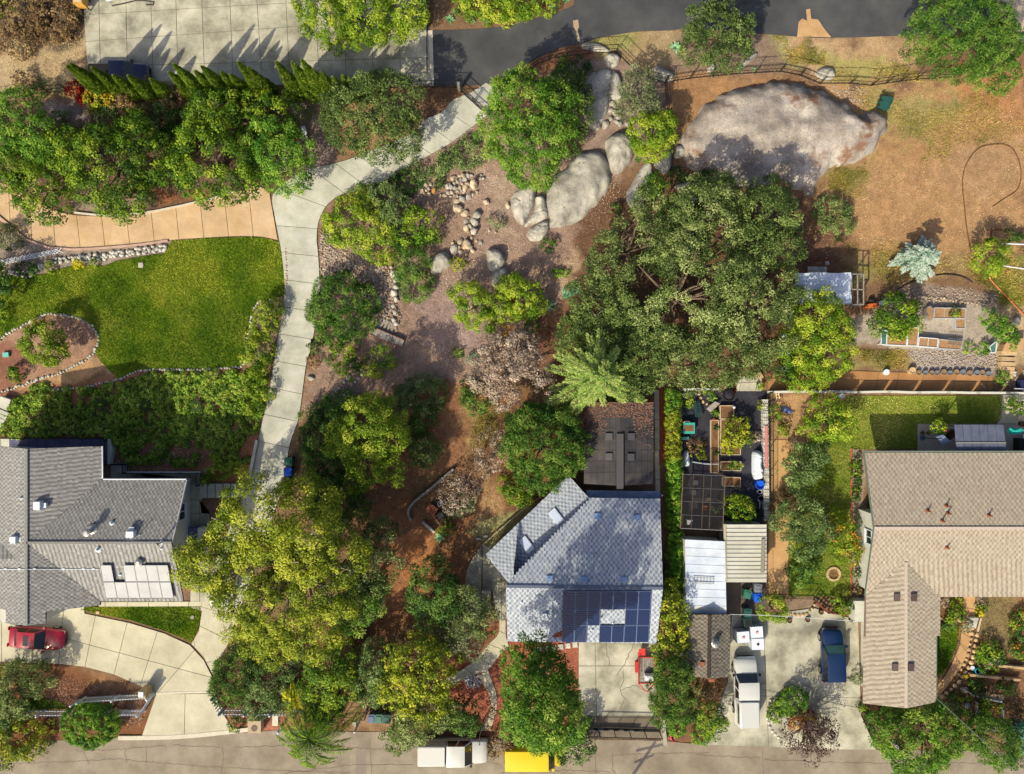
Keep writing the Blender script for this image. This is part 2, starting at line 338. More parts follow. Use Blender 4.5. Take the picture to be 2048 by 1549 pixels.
# ---------------------------------------------------------------- ground: one sheet, soft patches of soil, mulch, dust
PAINT = [  # (outline in photo pixels, sunlit colour, softness px, noise px)
 ([(-200,-200),(2300,-200),(2300,1800),(-200,1800)], (152,112,76), 10, 0),
 ([(-60,90),(60,84),(172,60),(178,196),(-60,205)], (208,174,122), 8, 14),
 ([(-60,-60),(168,-60),(160,60),(120,92),(60,84),(-60,110)], (118,98,74), 10, 18),
 ([(60,165),(180,160),(180,200),(60,205)], (176,160,84), 8, 12),
 ([(-60,195),(640,190),(640,340),(540,410),(0,470),(-60,380)], (128,98,76), 8, 14),
 ([(590,200),(680,190),(680,330),(590,340)], (170,138,122), 8, 10),
 ([(60,200),(190,195),(175,250),(100,245)], (160,138,130), 8, 10),
 ([(150,385),(240,395),(330,405),(240,432),(150,430)], (176,150,116), 8, 8),
 ([(310,380),(420,375),(420,400),(320,418)], (176,104,56), 6, 8),
 ([(620,160),(860,172),(860,300),(680,320)], (170,130,84), 8, 10),
 ([(860,172),(940,172),(900,200),(850,240)], (128,92,62), 5, 6),
 ([(640,440),(700,380),(860,300),(980,220),(1180,320),(1240,330),(1240,420),(1180,480),(1120,620),(1010,680),(940,790),(600,840),(625,690)], (178,142,118), 8, 12),
 ([(655,400),(745,380),(760,400),(680,430),(650,470)], (160,122,88), 8, 8),
 ([(1180,400),(1240,410),(1200,470),(1175,560),(1140,620),(1120,560),(1150,480)], (206,166,128), 9, 12),
 ([(990,350),(1050,340),(1030,470),(960,480)], (190,160,132), 10, 14),
 ([(740,500),(800,490),(790,560),(730,540)], (150,104,76), 8, 10),
 ([(790,560),(860,560),(1010,560),(980,690),(850,690)], (180,146,132), 12, 14),
 ([(1040,640),(1150,600),(1170,760),(1060,760)], (146,98,68), 12, 16),
 ([(1090,120),(1220,100),(1335,150),(1345,330),(1180,330),(1130,200)], (172,142,122), 8, 10),
 ([(1040,140),(1120,100),(1200,84),(1200,110),(1090,140)], (150,98,66), 5, 8),
 ([(1165,86),(1270,64),(1380,62),(1380,150),(1240,120)], (186,154,104), 6, 10),
 ([(1185,84),(1270,68),(1275,86),(1210,100)], (170,164,84), 6, 8),
 ([(1370,60),(1600,66),(1560,140),(1340,160)], (160,130,104), 6, 10),
 ([(1540,70),(1620,74),(1650,130),(1580,130)], (172,160,96), 8, 12),
 ([(1590,74),(1820,72),(1860,160),(1640,160)], (204,160,108), 8, 14),
 ([(1650,110),(1780,120),(1880,165),(1660,165)], (186,168,84), 8, 14),
 ([(1335,165),(1500,155),(1660,190),(1640,210),(1480,190),(1360,270),(1340,250)], (188,134,82), 9, 14),
 ([(1660,190),(2060,130),(2060,520),(1880,560),(1600,500),(1590,400),(1770,280)], (198,146,90), 10, 20),
 ([(1740,200),(1960,180),(1900,260),(1800,300),(1770,240)], (170,152,80), 14, 24),
 ([(1880,120),(2060,120),(2060,260),(1960,230)], (198,132,74), 12, 20),
 ([(1660,350),(1740,340),(1700,400),(1650,390)], (160,140,70), 10, 18),
 ([(1900,300),(2040,290),(2040,400),(1900,380)], (194,146,96), 12, 20),
 ([(1690,540),(1790,500),(1790,560),(1700,570)], (162,144,70), 10, 16),
 ([(1590,430),(1690,400),(1690,540),(1590,540)], (134,92,66), 12, 18),
 ([(1790,500),(1960,480),(1960,570),(1800,560)], (170,138,78), 10, 16),
 ([(1950,560),(2060,480),(2060,650),(1990,600)], (150,164,40), 10, 14),
 ([(1820,570),(2000,575),(1990,620),(1740,620),(1745,600)], (160,136,116), 5, 8),
 ([(1700,640),(1745,610),(2000,606),(2010,690),(2000,712),(1820,705),(1700,690)], (196,174,148), 5, 6),
 ([(1815,700),(2000,706),(1995,748),(1828,748)], (184,166,152), 5, 6),
 ([(1700,694),(1818,700),(1826,745),(1700,742)], (166,142,76), 6, 12),
 ([(1990,620),(2060,600),(2060,730),(2000,730)], (206,170,118), 6, 8),
 ([(1340,730),(1640,730),(1640,785),(1340,785)], (170,112,62), 6, 10),
 ([(1160,370),(1620,380),(1640,780),(1160,790)], (126,88,60), 12, 20),
 ([(700,775),(1175,790),(1170,960),(1010,1100),(960,1180),(720,1300),(700,1000)], (158,104,62), 10, 14),
 ([(860,820),(970,800),(1010,860),(960,1010),(840,960)], (168,112,70), 12, 18),
 ([(930,810),(1010,820),(990,900),(940,900)], (176,150,78), 12, 16),
 ([(930,920),(1010,960),(1030,1020),(980,1070),(940,1000)], (196,146,90), 12, 18),
 ([(815,950),(910,940),(925,1010),(880,1055),(820,1010)], (134,100,62), 5, 8),
 ([(935,1050),(1080,985),(1090,1000),(980,1120)], (176,164,96), 5, 10),
 ([(780,1080),(860,1070),(840,1180),(770,1200)], (196,122,66), 10, 16),
 ([(890,1320),(1008,1230),(1160,1284),(1160,1450),(960,1470),(880,1410)], (186,98,66), 4, 3),
 ([(420,1290),(720,1290),(720,1470),(440,1470)], (134,88,60), 6, 10),
 ([(400,1280),(490,1250),(470,1330),(430,1345)], (178,142,92), 5, 8),
 ([(455,1430),(690,1420),(690,1464),(455,1464)], (190,108,76), 4, 4),
 ([(680,1400),(850,1400),(850,1466),(680,1466)], (180,134,86), 5, 8),
 ([(-60,1315),(90,1318),(300,1385),(300,1470),(90,1484),(-60,1520)], (146,92,54), 5, 6),
 ([(180,1340),(290,1390),(260,1410),(180,1380)], (176,122,76), 10, 14),
 ([(-60,630),(60,640),(190,640),(195,700),(60,780),(-60,790)], (190,140,108), 6, 8),
 ([(-60,690),(60,690),(50,780),(-60,790)], (164,104,78), 6, 10),
 ([(0,790),(70,760),(180,715),(215,735),(140,775),(40,800)], (206,156,100), 4, 5),
 ([(180,710),(250,745),(235,762),(190,735)], (190,146,108), 4, 5),
 ([(0,790),(140,770),(240,750),(520,735),(535,800),(505,960),(220,945),(200,885),(0,880)], (176,112,76), 5, 8),
 ([(250,930),(430,930),(505,900),(495,965),(260,955)], (206,124,72), 6, 6),
 ([(495,600),(570,596),(550,740),(490,740)], (186,152,112), 4, 6),
 ([(-60,440),(120,490),(335,484),(335,510),(200,535),(-60,570)], (170,148,128), 4, 5),
 ([(1310,770),(1340,770),(1340,1200),(1310,1200)], (150,108,76), 4, 6),
 ([(1540,784),(1700,784),(1700,870),(1580,890),(1580,1190),(1536,1190)], (204,152,94), 5, 7),
 ([(1700,895),(1730,900),(1730,1110),(1716,1195),(1700,1195)], (190,160,124), 3, 3),
 ([(1565,1195),(1640,1195),(1640,1230),(1565,1225)], (156,126,96), 4, 5),
 ([(1376,1350),(1450,1340),(1440,1490),(1390,1490)], (184,132,80), 5, 8),
 ([(1868,1190),(2060,1190),(2060,1460),(1868,1460)], (150,104,64), 5, 8),
 ([(1955,1195),(2030,1195),(2030,1310),(1960,1300)], (150,126,74), 6, 12),
 ([(1290,1455),(1390,1440),(1390,1490),(1300,1490)], (146,100,66), 4, 6),
 ([(2000,790),(2060,790),(2060,900),(1990,870)], (214,196,166), 4, 4),
 ([(395,985),(460,985),(440,1200),(370,1200)], (146,108,88), 6, 8),
]
def ground():
 def axis(lo, hi, st):
  core = np.arange(lo, hi + st / 2, st)
  far = np.array([2, 6, 14, 30, 60, 120, 260, 600, 1500.0])
  return np.r_[lo - far[::-1], core, hi + far]
 X, Y = axis(-48, 48, 0.2), axis(-37, 37, 0.2)
 gx, gy = np.meshgrid(X, Y); px, py = gx / S + CX, CY - gy / S
 n1 = fbm(gx * 0.55, gy * 0.55, 3, 5) - 0.5; n2 = fbm(gx * 2.1 + 9, gy * 2.1, 5, 3) - 0.5
 wob = n1 * 1.5 + n2 * 0.9 + (fbm(gx * 0.16, gy * 0.16, 77, 3) - 0.5) * 1.6
 col = np.zeros(gx.shape + (3,)); col[:] = A(*PAINT[0][1])
 for poly, c, soft, noise in PAINT[1:]:
  xs, ys = [p[0] for p in poly], [p[1] for p in poly]; mg = soft + noise + 10
  rx = np.where((px[0] > min(xs) - mg) & (px[0] < max(xs) + mg))[0]; ry = np.where((py[:, 0] > min(ys) - mg) & (py[:, 0] < max(ys) + mg))[0]
  if not len(rx) or not len(ry): continue
  sl = np.ix_(ry, rx)
  d = dist_poly(poly, px[sl], py[sl]) + wob[sl] * noise * 2.6
  sf = soft * 1.7 if noise > 5 else soft; k = np.clip(d / (2 * sf) + 0.5, 0, 1); k = (k * k * (3 - 2 * k))[..., None]
  col[sl] = col[sl] * (1 - k) + np.array(A(*c)) * k
 b = 1 + 0.34 * n1 + 0.22 * n2                                    # mottling of the soil itself
 warm = 1 + (fbm(gx * 0.3 + 40, gy * 0.3, 9, 4)[..., None] - 0.5) * np.array([0.10, 0.0, -0.22])
 col = col * b[..., None] * warm; col = np.clip(col * .80 + col.mean(-1, keepdims=True) * .20, 0.01, 0.8)
 z = (fbm(gx * 0.8, gy * 0.8, 21, 3) - 0.5) * 0.05 - 0.03
 z[(np.abs(gx) > 47) | (np.abs(gy) > 36)] = -0.05
 h, wd = gx.shape; i = np.arange(h * wd).reshape(h, wd)
 F = np.stack([i[:-1, :-1], i[:-1, 1:], i[1:, 1:], i[1:, :-1]], -1).reshape(-1, 4)
 me = np_mesh("ground", np.stack([gx, gy, z], -1).reshape(-1, 3), F, M['ground'], smooth=True, col=col.reshape(-1, 3))
 tag(link("ground", me), kind="structure")
ground()
# ---------------------------------------------------------------- paved surfaces: joint bed + separate slabs
def clip_half(poly, a, b, c):
 out = []; n = len(poly)
 for i in range(n):
  p, q = poly[i - 1], poly[i]; dp, dq = a * p[0] + b * p[1] - c, a * q[0] + b * q[1] - c
  if (dp >= 0) != (dq >= 0):
   t = dp / (dp - dq); out.append((p[0] + (q[0] - p[0]) * t, p[1] + (q[1] - p[1]) * t))
  if dq >= 0: out.append(q)
 return out
def area(p): return 0.5 * sum(p[i - 1][0] * p[i][1] - p[i][0] * p[i - 1][1] for i in range(len(p)))
def inset(poly, d):
 p = [poly[i] for i in range(len(poly)) if math.dist(poly[i], poly[i - 1]) > 1e-3]
 if area(p) < 0: p = p[::-1]
 n = len(p); out = []
 for i in range(n):
  a, b, c = p[i - 1], p[i], p[(i + 1) % n]
  u = ((b[0] - a[0]), (b[1] - a[1])); v = ((c[0] - b[0]), (c[1] - b[1]))
  lu, lv = math.hypot(*u) or 1, math.hypot(*v) or 1
  n1, n2 = (-u[1] / lu, u[0] / lu), (-v[1] / lv, v[0] / lv)
  k = 1 + n1[0] * n2[0] + n1[1] * n2[1]; k = max(k, 0.3)
  out.append((b[0] + (n1[0] + n2[0]) / k * d, b[1] + (n1[1] + n2[1]) / k * d))
 return out
def bed(name, poly, m, z1=0.012, z0=-0.15, kind="structure"):
 return tag(MB().prism(poly, z0, z1).build(name, m), kind=kind)
def slabbed(name, poly_px, lines_px, m, top=0.05, gap=0.022, piece="slab", bed_m=None):
 "poly cut by straight joint lines given as pairs of photo points"
 poly = [p[:2] for p in PL(poly_px)]
 root = bed(name, poly, bed_m or M['joint'], top - 0.03)
 cells = [poly]
 for (a, b) in lines_px:
  (x0, y0, _), (x1, y1, _) = P(*a), P(*b)
  nx, ny = y0 - y1, x1 - x0; c = nx * x0 + ny * y0; new = []
  for q in cells:
   for s in (1, -1):
    r = clip_half(q, s * nx, s * ny, s * c)
    if len(r) > 2 and abs(area(r)) > 0.05: new.append(r)
  cells = new
 for q in cells:
  MB().prism(inset(q, gap), 0.0, top + RND.uniform(-0.004, 0.004)).build(piece, m, root)
 return root
def strip(name, L, Rr, n, m, top=0.05, gap=0.022, sub=6, mid=False, piece="slab"):
 "curved drive between two edges cut into n slabs across (and along the middle)"
 L = resample(cat(L, 8), n * sub + 1); Rr = resample(cat(Rr, 8), n * sub + 1)
 root = bed(name, [P(*q)[:2] for q in L] + [P(*q)[:2] for q in Rr[::-1]], M['joint'], top - 0.03)
 for k in range(n):
  a, b = L[k * sub:(k + 1) * sub + 1], Rr[k * sub:(k + 1) * sub + 1]
  c = [((p[0] + q[0]) / 2, (p[1] + q[1]) / 2) for p, q in zip(a, b)]
  for e, f in (((a, c), (c, b)) if mid else ((a, b),)):
   MB().prism(inset([P(*q)[:2] for q in e] + [P(*q)[:2] for q in f[::-1]], gap), 0.0, top + RND.uniform(-0.004, 0.004)).build(piece, m, root)
 return root
def kerb(name, pts, wd, ht, m, label=None, n=None, piece=None):
 "raised kerb along a photo-pixel line, in lengths"
 q = resample(cat(pts, 6), n or max(2, int(length(pts) * S / 2.0) + 1)); root = None
 bm = MB(); w2 = [P(*p)[:2] for p in q]
 for a, b in zip(w2, w2[1:]):
  bm.bar((a[0], a[1], ht / 2 - 0.02), (b[0], b[1], ht / 2 - 0.02), wd, ht + 0.04)
 return tag(bm.build(name, m), kind="structure")
def offset_line(pts, d):
 out = []
 for i, p in enumerate(pts):
  a, b = pts[max(0, i - 1)], pts[min(len(pts) - 1, i + 1)]; dx, dy = b[0] - a[0], b[1] - a[1]; l = math.hypot(dx, dy) or 1
  out.append((p[0] - dy / l * d, p[1] + dx / l * d))
 return out
def cracks(name, lines, wd, root, z=0.012):
 V, F = [], []
 for ln in lines:
  pts = [P(*q)[:2] for q in ln]; pts = resample(pts, max(3, int(length(pts) / 0.25)))
  pts = [(x + RND.uniform(-.07, .07), y + RND.uniform(-.07, .07)) for x, y in pts]
  for i, (l, r) in enumerate(zip(offset_line(pts, wd / 2 * RND.uniform(.6, 1.2)), offset_line(pts, -wd / 2))):
   V += [(*l, z), (*r, z)]
   if i: k = len(V); F.append((k - 4, k - 3, k - 1, k - 2))
 return tag(link(name, np_mesh(name, V, F, M['crack']), root), kind="stuff")
# street along the bottom
STREET_N = [(-80,1530),(0,1512),(88,1483),(237,1475),(281,1478),(505,1465),(567,1460),(685,1464),(796,1465),(835,1472),(1010,1476),(1178,1479),(1324,1482),(1386,1488),(1520,1493),(1650,1499),(1751,1500),(1901,1501),(2048,1506),(2140,1508)]
street = bed("street", [p[:2] for p in PL(STREET_N + [(2140,1760),(-80,1760)])], M['road'], 0.006, -0.1)
cracks("crack", [[(0,1528),(120,1524),(230,1518),(340,1528),(520,1540),(700,1546)], [(150,1500),(170,1505),(178,1530)], [(250,1498),(253,1528)], [(293,1493),(294,1527)],
                 [(445,1496),(447,1525),(440,1549)], [(470,1495),(560,1492),(690,1495),(800,1500)], [(345,1491),(440,1494)], [(180,1502),(250,1498),(330,1492)],
                 [(740,1475),(742,1549)], [(560,1549),(700,1530),(830,1530)], [(1190,1480),(1192,1549)], [(1226,1505),(1224,1540),(1232,1549)], [(1228,1510),(1300,1507),(1420,1506)],
                 [(1000,1545),(1130,1540),(1220,1544)], [(1525,1500),(1527,1549)], [(1530,1520),(1640,1524),(1760,1527),(1900,1525),(2048,1528)], [(860,1490),(1000,1530)], [(1390,1510),(1520,1516)]], 0.035, street)
bed("street_patch", [p[:2] for p in PL([(712,1496),(730,1494),(733,1549),(733,1580),(712,1580)])], M['patch'], 0.011, -0.05)
# asphalt lane along the top
LANE_N = [(866,61),(920,60),(1000,54),(1060,40),(1110,25),(1145,12),(1149,-5),(1160,-60)]
LANE_S = [(2140,62),(2048,66),(1900,68),(1800,72),(1660,76),(1590,73),(1500,66),(1380,58),(1340,61),(1270,64),(1200,76),(1160,88),(1130,93),(1110,100),(1060,125),(1030,150),(1012,164),(975,170),(866,173)]
bed("asphalt_lane", [p[:2] for p in PL(cat(LANE_N, 4) + [(2140,-60)] + cat(LANE_S, 4))], M['asphalt'], 0.02)
bed("dirt_spill", [p[:2] for p in PL([(1594,74),(1597,45),(1604,38),(1614,42),(1612,20),(1620,18),(1622,38),(1636,40),(1648,58),(1662,75)])], mat("spilled_dirt", A(192,146,96), A(212,170,120), rough=1, fk=0.25), 0.026, 0.0)
bed("gravel_verge", [p[:2] for p in PL([(1985,-40),(2120,-40),(2120,64),(2030,64),(1990,30)])], mat("pale_gravel", A(186,164,138), A(206,186,160), rough=1, fk=0.25), 0.026, 0.0)
bed("dirt_stain", [p[:2] for p in PL([(1146,42),(1156,40),(1158,54),(1155,60),(1160,82),(1155,84),(1152,62),(1147,54)])], mat("sandy_stain", A(186,158,128), rough=1, fk=0.3), 0.026, 0.0)
# concrete pad, upper left
PAD = [(166,-50),(850,-50),(850,61),(856,62),(862,171),(178,171),(174,120),(168,36)]
pl = [((x, 0), (x + dx, 171)) for x, dx in ((198,4),(252,4),(302,5),(352,5),(404,6),(460,7),(514,11),(572,8),(631,8),(688,5),(742,5),(796,6))]
rows = [((178,12),(850,-18)), ((178,83),(465,54)), ((465,54),(850,28)), ((178,133),(500,135)), ((500,135),(860,113))]
slabbed("concrete_pad", PAD, pl + [((170,84),(862,34)), ((170,134),(862,116)), ((170,30),(862,-10))], M['concrete_old'], 0.03)
bed("concrete_apron", [p[:2] for p in PL([(856,62),(865,61),(868,172),(862,172)])], M['kerb'], 0.04)
# long curved concrete drive from the gate down to the left house
for nm, n, L, Rr in (("long_drive", 8, [(972,166),(940,186),(905,201),(885,224),(850,240),(822,268),(742,302),(688,322),(622,338)], [(1012,190),(978,228),(940,258),(900,288),(850,316),(790,350),(750,372),(712,383),(690,388)]),
 ("drive_fork", 2, [(622,338),(590,352),(546,388),(549,430),(553,452)], [(690,388),(672,396),(652,414),(639,440),(635,458)]),
 ("lower_drive", 14, [(553,452),(559,483),(566,530),(569,580),(566,625),(555,680),(547,730),(539,776),(524,847),(514,890),(500,951),(476,1020),(440,1100),(408,1190)], [(635,458),(634,480),(637,510),(639,545),(640,580),(634,630),(624,690),(613,730),(606,780),(597,840),(580,890),(564,978),(540,1050),(482,1215)])): strip(nm, L, Rr, n, M['concrete'], 0.05)
# tan drive to the west
strip("tan_drive", [(540,390),(520,374),(470,385),(420,400),(360,414),(310,424),(250,433),(190,433),(130,427),(70,402),(20,372),(-30,358),(-80,352)],
      [(556,481),(520,474),(470,473),(430,475),(380,478),(340,481),(300,486),(240,492),(170,497),(120,497),(70,484),(30,462),(-60,400)], 13, M['concrete_tan'], 0.045, mid=False)
kerb("tan_drive_kerb", [(337,482),(300,488),(240,494),(170,499),(118,499),(70,488),(38,468),(8,440),(-20,418)], 0.16, 0.16, M['kerb_pink'])
kerb("mulch_kerb", [(470,384),(420,399),(360,413),(300,425),(240,432),(190,431),(150,426)], 0.14, 0.15, M['kerb'])
# forecourt of the left house
FORE = [(-60,1215),(100,1215),(168,1206),(260,1218),(330,1242),(384,1290),(400,1262),(404,1213),(366,1213),(366,1200),(440,1178),(484,1222),(476,1250),(424,1350),(432,1385),(470,1462),(280,1478),(312,1385),(228,1350),(150,1331),(70,1322),(-60,1322)]
slabbed("forecourt", [(-60,1215),(100,1215),(168,1206),(170,1227),(260,1246),(330,1267),(380,1290),(408,1320),(424,1352),(430,1384),(312,1386),(228,1349),(170,1334),(118,1328),(-60,1323)],
  [((4,1200),(4,1330)), ((65,1225),(66,1330)), ((128,1222),(117,1330)), ((192,1230),(170,1336)), ((255,1245),(228,1352)), ((316,1262),(283,1365)), ((120,1274),(330,1330)), ((388,1302),(352,1344))], M['concrete_cream'], 0.05)
slabbed("drive_spur", [(367,1213),(403,1213),(403,1190),(440,1176),(484,1224),(474,1252),(426,1350),(406,1312),(383,1288),(398,1262),(404,1222)],
  [((404,1214),(484,1238)), ((396,1250),(460,1282)), ((388,1280),(390,1302)), ((410,1326),(438,1320))], M['concrete_cream'], 0.046)
slabbed("drive_apron", [(313,1388),(430,1387),(440,1416),(468,1462),(282,1478)], [((371,1388),(369,1476))], M['concrete_cream'], 0.055)
kerb("apron_band", [(312,1387),(372,1385),(430,1384)], 0.16, 0.07, M['kerb'])
kerb("apron_lip", [(237,1476),(282,1476),(370,1473),(468,1463),(506,1458)], 0.35, 0.075, M['kerb'])
slabbed("front_walk", [(198,1204),(404,1203),(404,1213),(198,1214)], [((x,1200),(x,1216)) for x in (211,255,298,337,378)], M['concrete_cream'], 0.06)
# driveway of the middle house
slabbed("middle_driveway", [(1157,1275),(1318,1275),(1312,1432),(1157,1432)], [((1157,1332),(1320,1332)), ((1190,1280),(1191,1332))], M['concrete_old'], 0.045)
md = slabbed("gate_apron", [(1157,1432),(1316,1432),(1322,1476),(1180,1477),(1158,1446)], [((1157,1434),(1318,1436))] + [((1190+27*k,1432),(1178+27*k,1480)) for k in range(6)], mat("brown_apron", A(128,112,94), A(146,130,108), rough=.9, sc=.8, stain=.2, fk=.15), 0.035)
cracks("crack", [[(1213,1286),(1215,1310),(1219,1332)], [(1268,1288),(1250,1325),(1235,1350)], [(1246,1340),(1248,1360),(1240,1380),(1252,1400)], [(1240,1380),(1268,1370),(1290,1380)], [(1250,1400),(1240,1420)]], 0.05, md, 0.054)
# big driveway on the right
BIGD = [(1463,1228),(1500,1228),(1536,1236),(1570,1224),(1628,1216),(1700,1236),(1716,1236),(1722,1430),(1752,1500),(1650,1499),(1537,1494),(1388,1489),(1410,1482),(1456,1362)]
slabbed("right_driveway", BIGD, [((1526,1240),(1537,1494)), ((1456,1366),(1530,1380)), ((1530,1392),(1722,1396))], M['concrete_old'], 0.045)
# walks
def walk(name, L, Rr, n, m, top=0.05): return strip(name, L, Rr, n, m, top)
walk("front_path", [(998,1228),(998,1262),(990,1276),(975,1290),(950,1320),(925,1338),(900,1352),(870,1372)], [(1012,1228),(1012,1270),(1018,1296),(1004,1304),(978,1338),(945,1352),(920,1364),(880,1390)], 6, M['concrete_cream'], 0.045)
walk("gate_path", [(958,1352),(968,1372),(978,1390),(981,1412),(974,1436),(962,1462)], [(975,1336),(984,1362),(992,1384),(994,1410),(990,1434),(980,1462)], 4, M['concrete_cream'], 0.041)
walk("side_patio", [(963,1090),(945,1118),(934,1140),(930,1170),(928,1240)], [(964,1125),(964,1140),(963,1160),(963,1180),(963,1240)], 3, M['concrete_old'], 0.04)
slabbed("side_walk", [(965,1086),(985,1100),(985,1180),(965,1180)], [((960,1130),(990,1130))], M['concrete_old'], 0.05)
slabbed("porch", [(984,1128),(1016,1120),(1016,1240),(996,1240),(990,1215),(984,1180)], [((1003,1100),(1003,1250))], M['concrete_old'], 0.09)
walk("curved_brick_path", [(1926,1190),(1926,1232),(1922,1262),(1919,1288),(1908,1316),(1896,1342),(1872,1374)], [(1950,1190),(1950,1236),(1942,1262),(1938,1290),(1930,1318),(1914,1346),(1872,1400)], 8, mat("salmon_concrete", A(196,148,98), A(212,166,114), rough=.9, sc=1, fk=.12), 0.05)
slabbed("terrace_walk", [(1536,744),(1700,742),(1985,750),(1986,782),(1536,781)], [((x,735),(x-12,790)) for x in (1600,1680,1760,1800,1850,1915,1980)] + [((1500,757),(2000,764))], mat("brown_concrete", A(176,124,76), A(196,142,90), rough=.9, sc=.6, fk=.12, stain=.2, rnd=.06), 0.03)
slabbed("side_path", [(1537,880),(1578,880),(1577,1192),(1536,1192)], [((1546,880),(1546,1192))], mat("packed_sand", A(206,156,100), A(216,170,116), rough=1, sc=.5, fk=.2, stain=.12), 0.02, bed_m=M['soil_light'])
slabbed("house_walk", [(381,1000),(404,1000),(404,1027),(420,1027),(420,1205),(381,1205)], [((381,1027),(420,1027)), ((381,1054),(420,1054)), ((400,1027),(400,1205))], M['concrete_old'], 0.05)
slabbed("ramp_walk", [(222,926),(258,926),(258,945),(405,945),(405,1000),(381,1000),(381,958),(222,958)], [((274,940),(274,960)), ((381,940),(381,1000))], M['concrete_old'], 0.055)
slabbed("pool_patio", [(1834,848),(2060,848),(2060,905),(1834,905)], [((1910,840),(1910,910))], mat("grey_patio", A(176,160,142), A(190,174,154), rough=.9, fk=.12), 0.05)
slabbed("east_patio", [(2004,790),(2060,790),(2060,848),(1992,848),(2002,836)], [((2004,820),(2060,820))], M['concrete_cream'], 0.045)
slabbed("weed_fabric_sheet", [(1362,782),(1534,782),(1528,1052),(1362,1060)], [((1430,780),(1432,1070)), ((1486,780),(1486,1070))], M['fabric'], 0.012, 0.006, piece="fabric_strip")
slabbed("bin_yard", [(1452,1165),(1532,1165),(1536,1236),(1452,1232)], [((1452,1200),(1540,1200)), ((1464,1200),(1464,1236)), ((1474,1200),(1474,1236))], mat("dark_paving", A(92,84,78), A(116,98,82), rough=.9, fk=.15), 0.02)
slabbed("hedge_path", [(1308,780),(1318,780),(1322,1130),(1312,1130)], [((1305,840+60*k),(1330,840+60*k)) for k in range(5)], M['concrete_old'], 0.03)
bed("red_mulch_strip", [p[:2] for p in PL([(1318,778),(1330,778),(1331,930),(1318,930)])], mat("red_mulch", A(136,66,40), A(156,80,50), rough=1, fk=.3, sc=4), 0.03)
# lawns with blades
def blades(name, poly_px, n, hgt, m, seed, fade=0.0):
 rg = np.random.default_rng(seed); poly = np.array([P(*q)[:2] for q in poly_px]); lo, hi = poly.min(0), poly.max(0)
 q = rg.uniform(lo, hi, (int(n * 1.7), 2));
 if fade:
  d = dist_poly(poly.tolist(), q[:, 0], q[:, 1]) / fade + (fbm(q[:, 0] * .5, q[:, 1] * .5, seed + 5, 4) - .5) * 4.5
  q = q[rg.uniform(0, 1, len(q)) < np.clip(d, 0, 1)][:n]
 else: q = q[inside(poly.tolist(), q[:, 0], q[:, 1])][:n]
 k = len(q)
 a = rg.uniform(0, 6.283, k); wv = np.stack([np.cos(a), np.sin(a)], -1) * 0.035; ln = rg.normal(0, 0.05, (k, 2)); z = hgt * rg.uniform(.5, 1.2, k)
 V = np.zeros((k, 3, 3)); V[:, 0, :2] = q - wv; V[:, 1, :2] = q + wv; V[:, 2, :2] = q + ln; V[:, 2, 2] = z + 0.03; V[:, :2, 2] = 0.03
 t = np.clip(fbm(q[:, 0] * .35, q[:, 1] * .35, 31, 4) * 2.4 - .7 + rg.normal(0, .16, k), 0, 1)
 return tag(link(name, np_mesh(name, V.reshape(-1, 3), np.arange(k * 3).reshape(-1, 3), m, tone=t)), kind="stuff")
LM = leafmat("lawn_blades", A(60,100,14), A(112,140,24), A(172,172,56), trans=.2, rnd=0)
LM2 = leafmat("dry_lawn_blades", A(92,124,30), A(148,160,56), A(196,186,100), trans=.2, rnd=0)
LAWN1 = [(343,483),(400,478),(470,475),(520,475),(559,484),(566,530),(569,560),(568,592),(540,600),(516,607),(505,630),(500,660),(494,690),(490,725),(485,733),(440,737),(387,739),(310,739),(271,744),(237,759),(200,722),(188,700),(196,687),(191,661),(175,646),(145,634),(100,628),(60,645),(0,680),(-60,700),(-60,560),(15,552),(85,550),(111,541),(150,531),(207,533),(232,523),(280,514),(330,507)]
bed("west_lawn", [p[:2] for p in PL(LAWN1)], M['lawn'], 0.03); blades("west_lawn_grass", LAWN1, 60000, 0.09, LM, 1)
LAWN2 = [(162,1219),(175,1214),(402,1214),(398,1255),(384,1284),(330,1262),(260,1240),(196,1228)]
bed("front_lawn", [p[:2] for p in PL(LAWN2)], M['lawn'], 0.03); blades("front_lawn_grass", LAWN2, 9000, 0.09, LM, 2)
LAWN3 = [(1694,792),(2000,792),(2003,820),(1998,838),(1984,848),(1833,848),(1833,897),(1700,899),(1700,1192),(1577,1194),(1579,1000),(1590,900),(1640,876)]
bed("east_lawn", [p[:2] for p in PL(LAWN3)], M['lawn_light'], 0.03); blades("east_lawn_grass", LAWN3, 34000, 0.09, LM2, 3)
LAWN4 = [(1880,1252),(1918,1252),(1914,1290),(1902,1318),(1884,1350),(1872,1352),(1872,1260)]
bed("courtyard_lawn", [p[:2] for p in PL(LAWN4)], M['lawn'], 0.03); blades("courtyard_lawn_grass", LAWN4, 3500, 0.08, LM, 4)
LAWN5 = [(40,1400),(90,1396),(122,1404),(134,1418),(40,1420)]
bed("strip_lawn", [p[:2] for p in PL(LAWN5)], M['lawn'], 0.03); blades("strip_lawn_grass", LAWN5, 2500, 0.08, LM, 5)
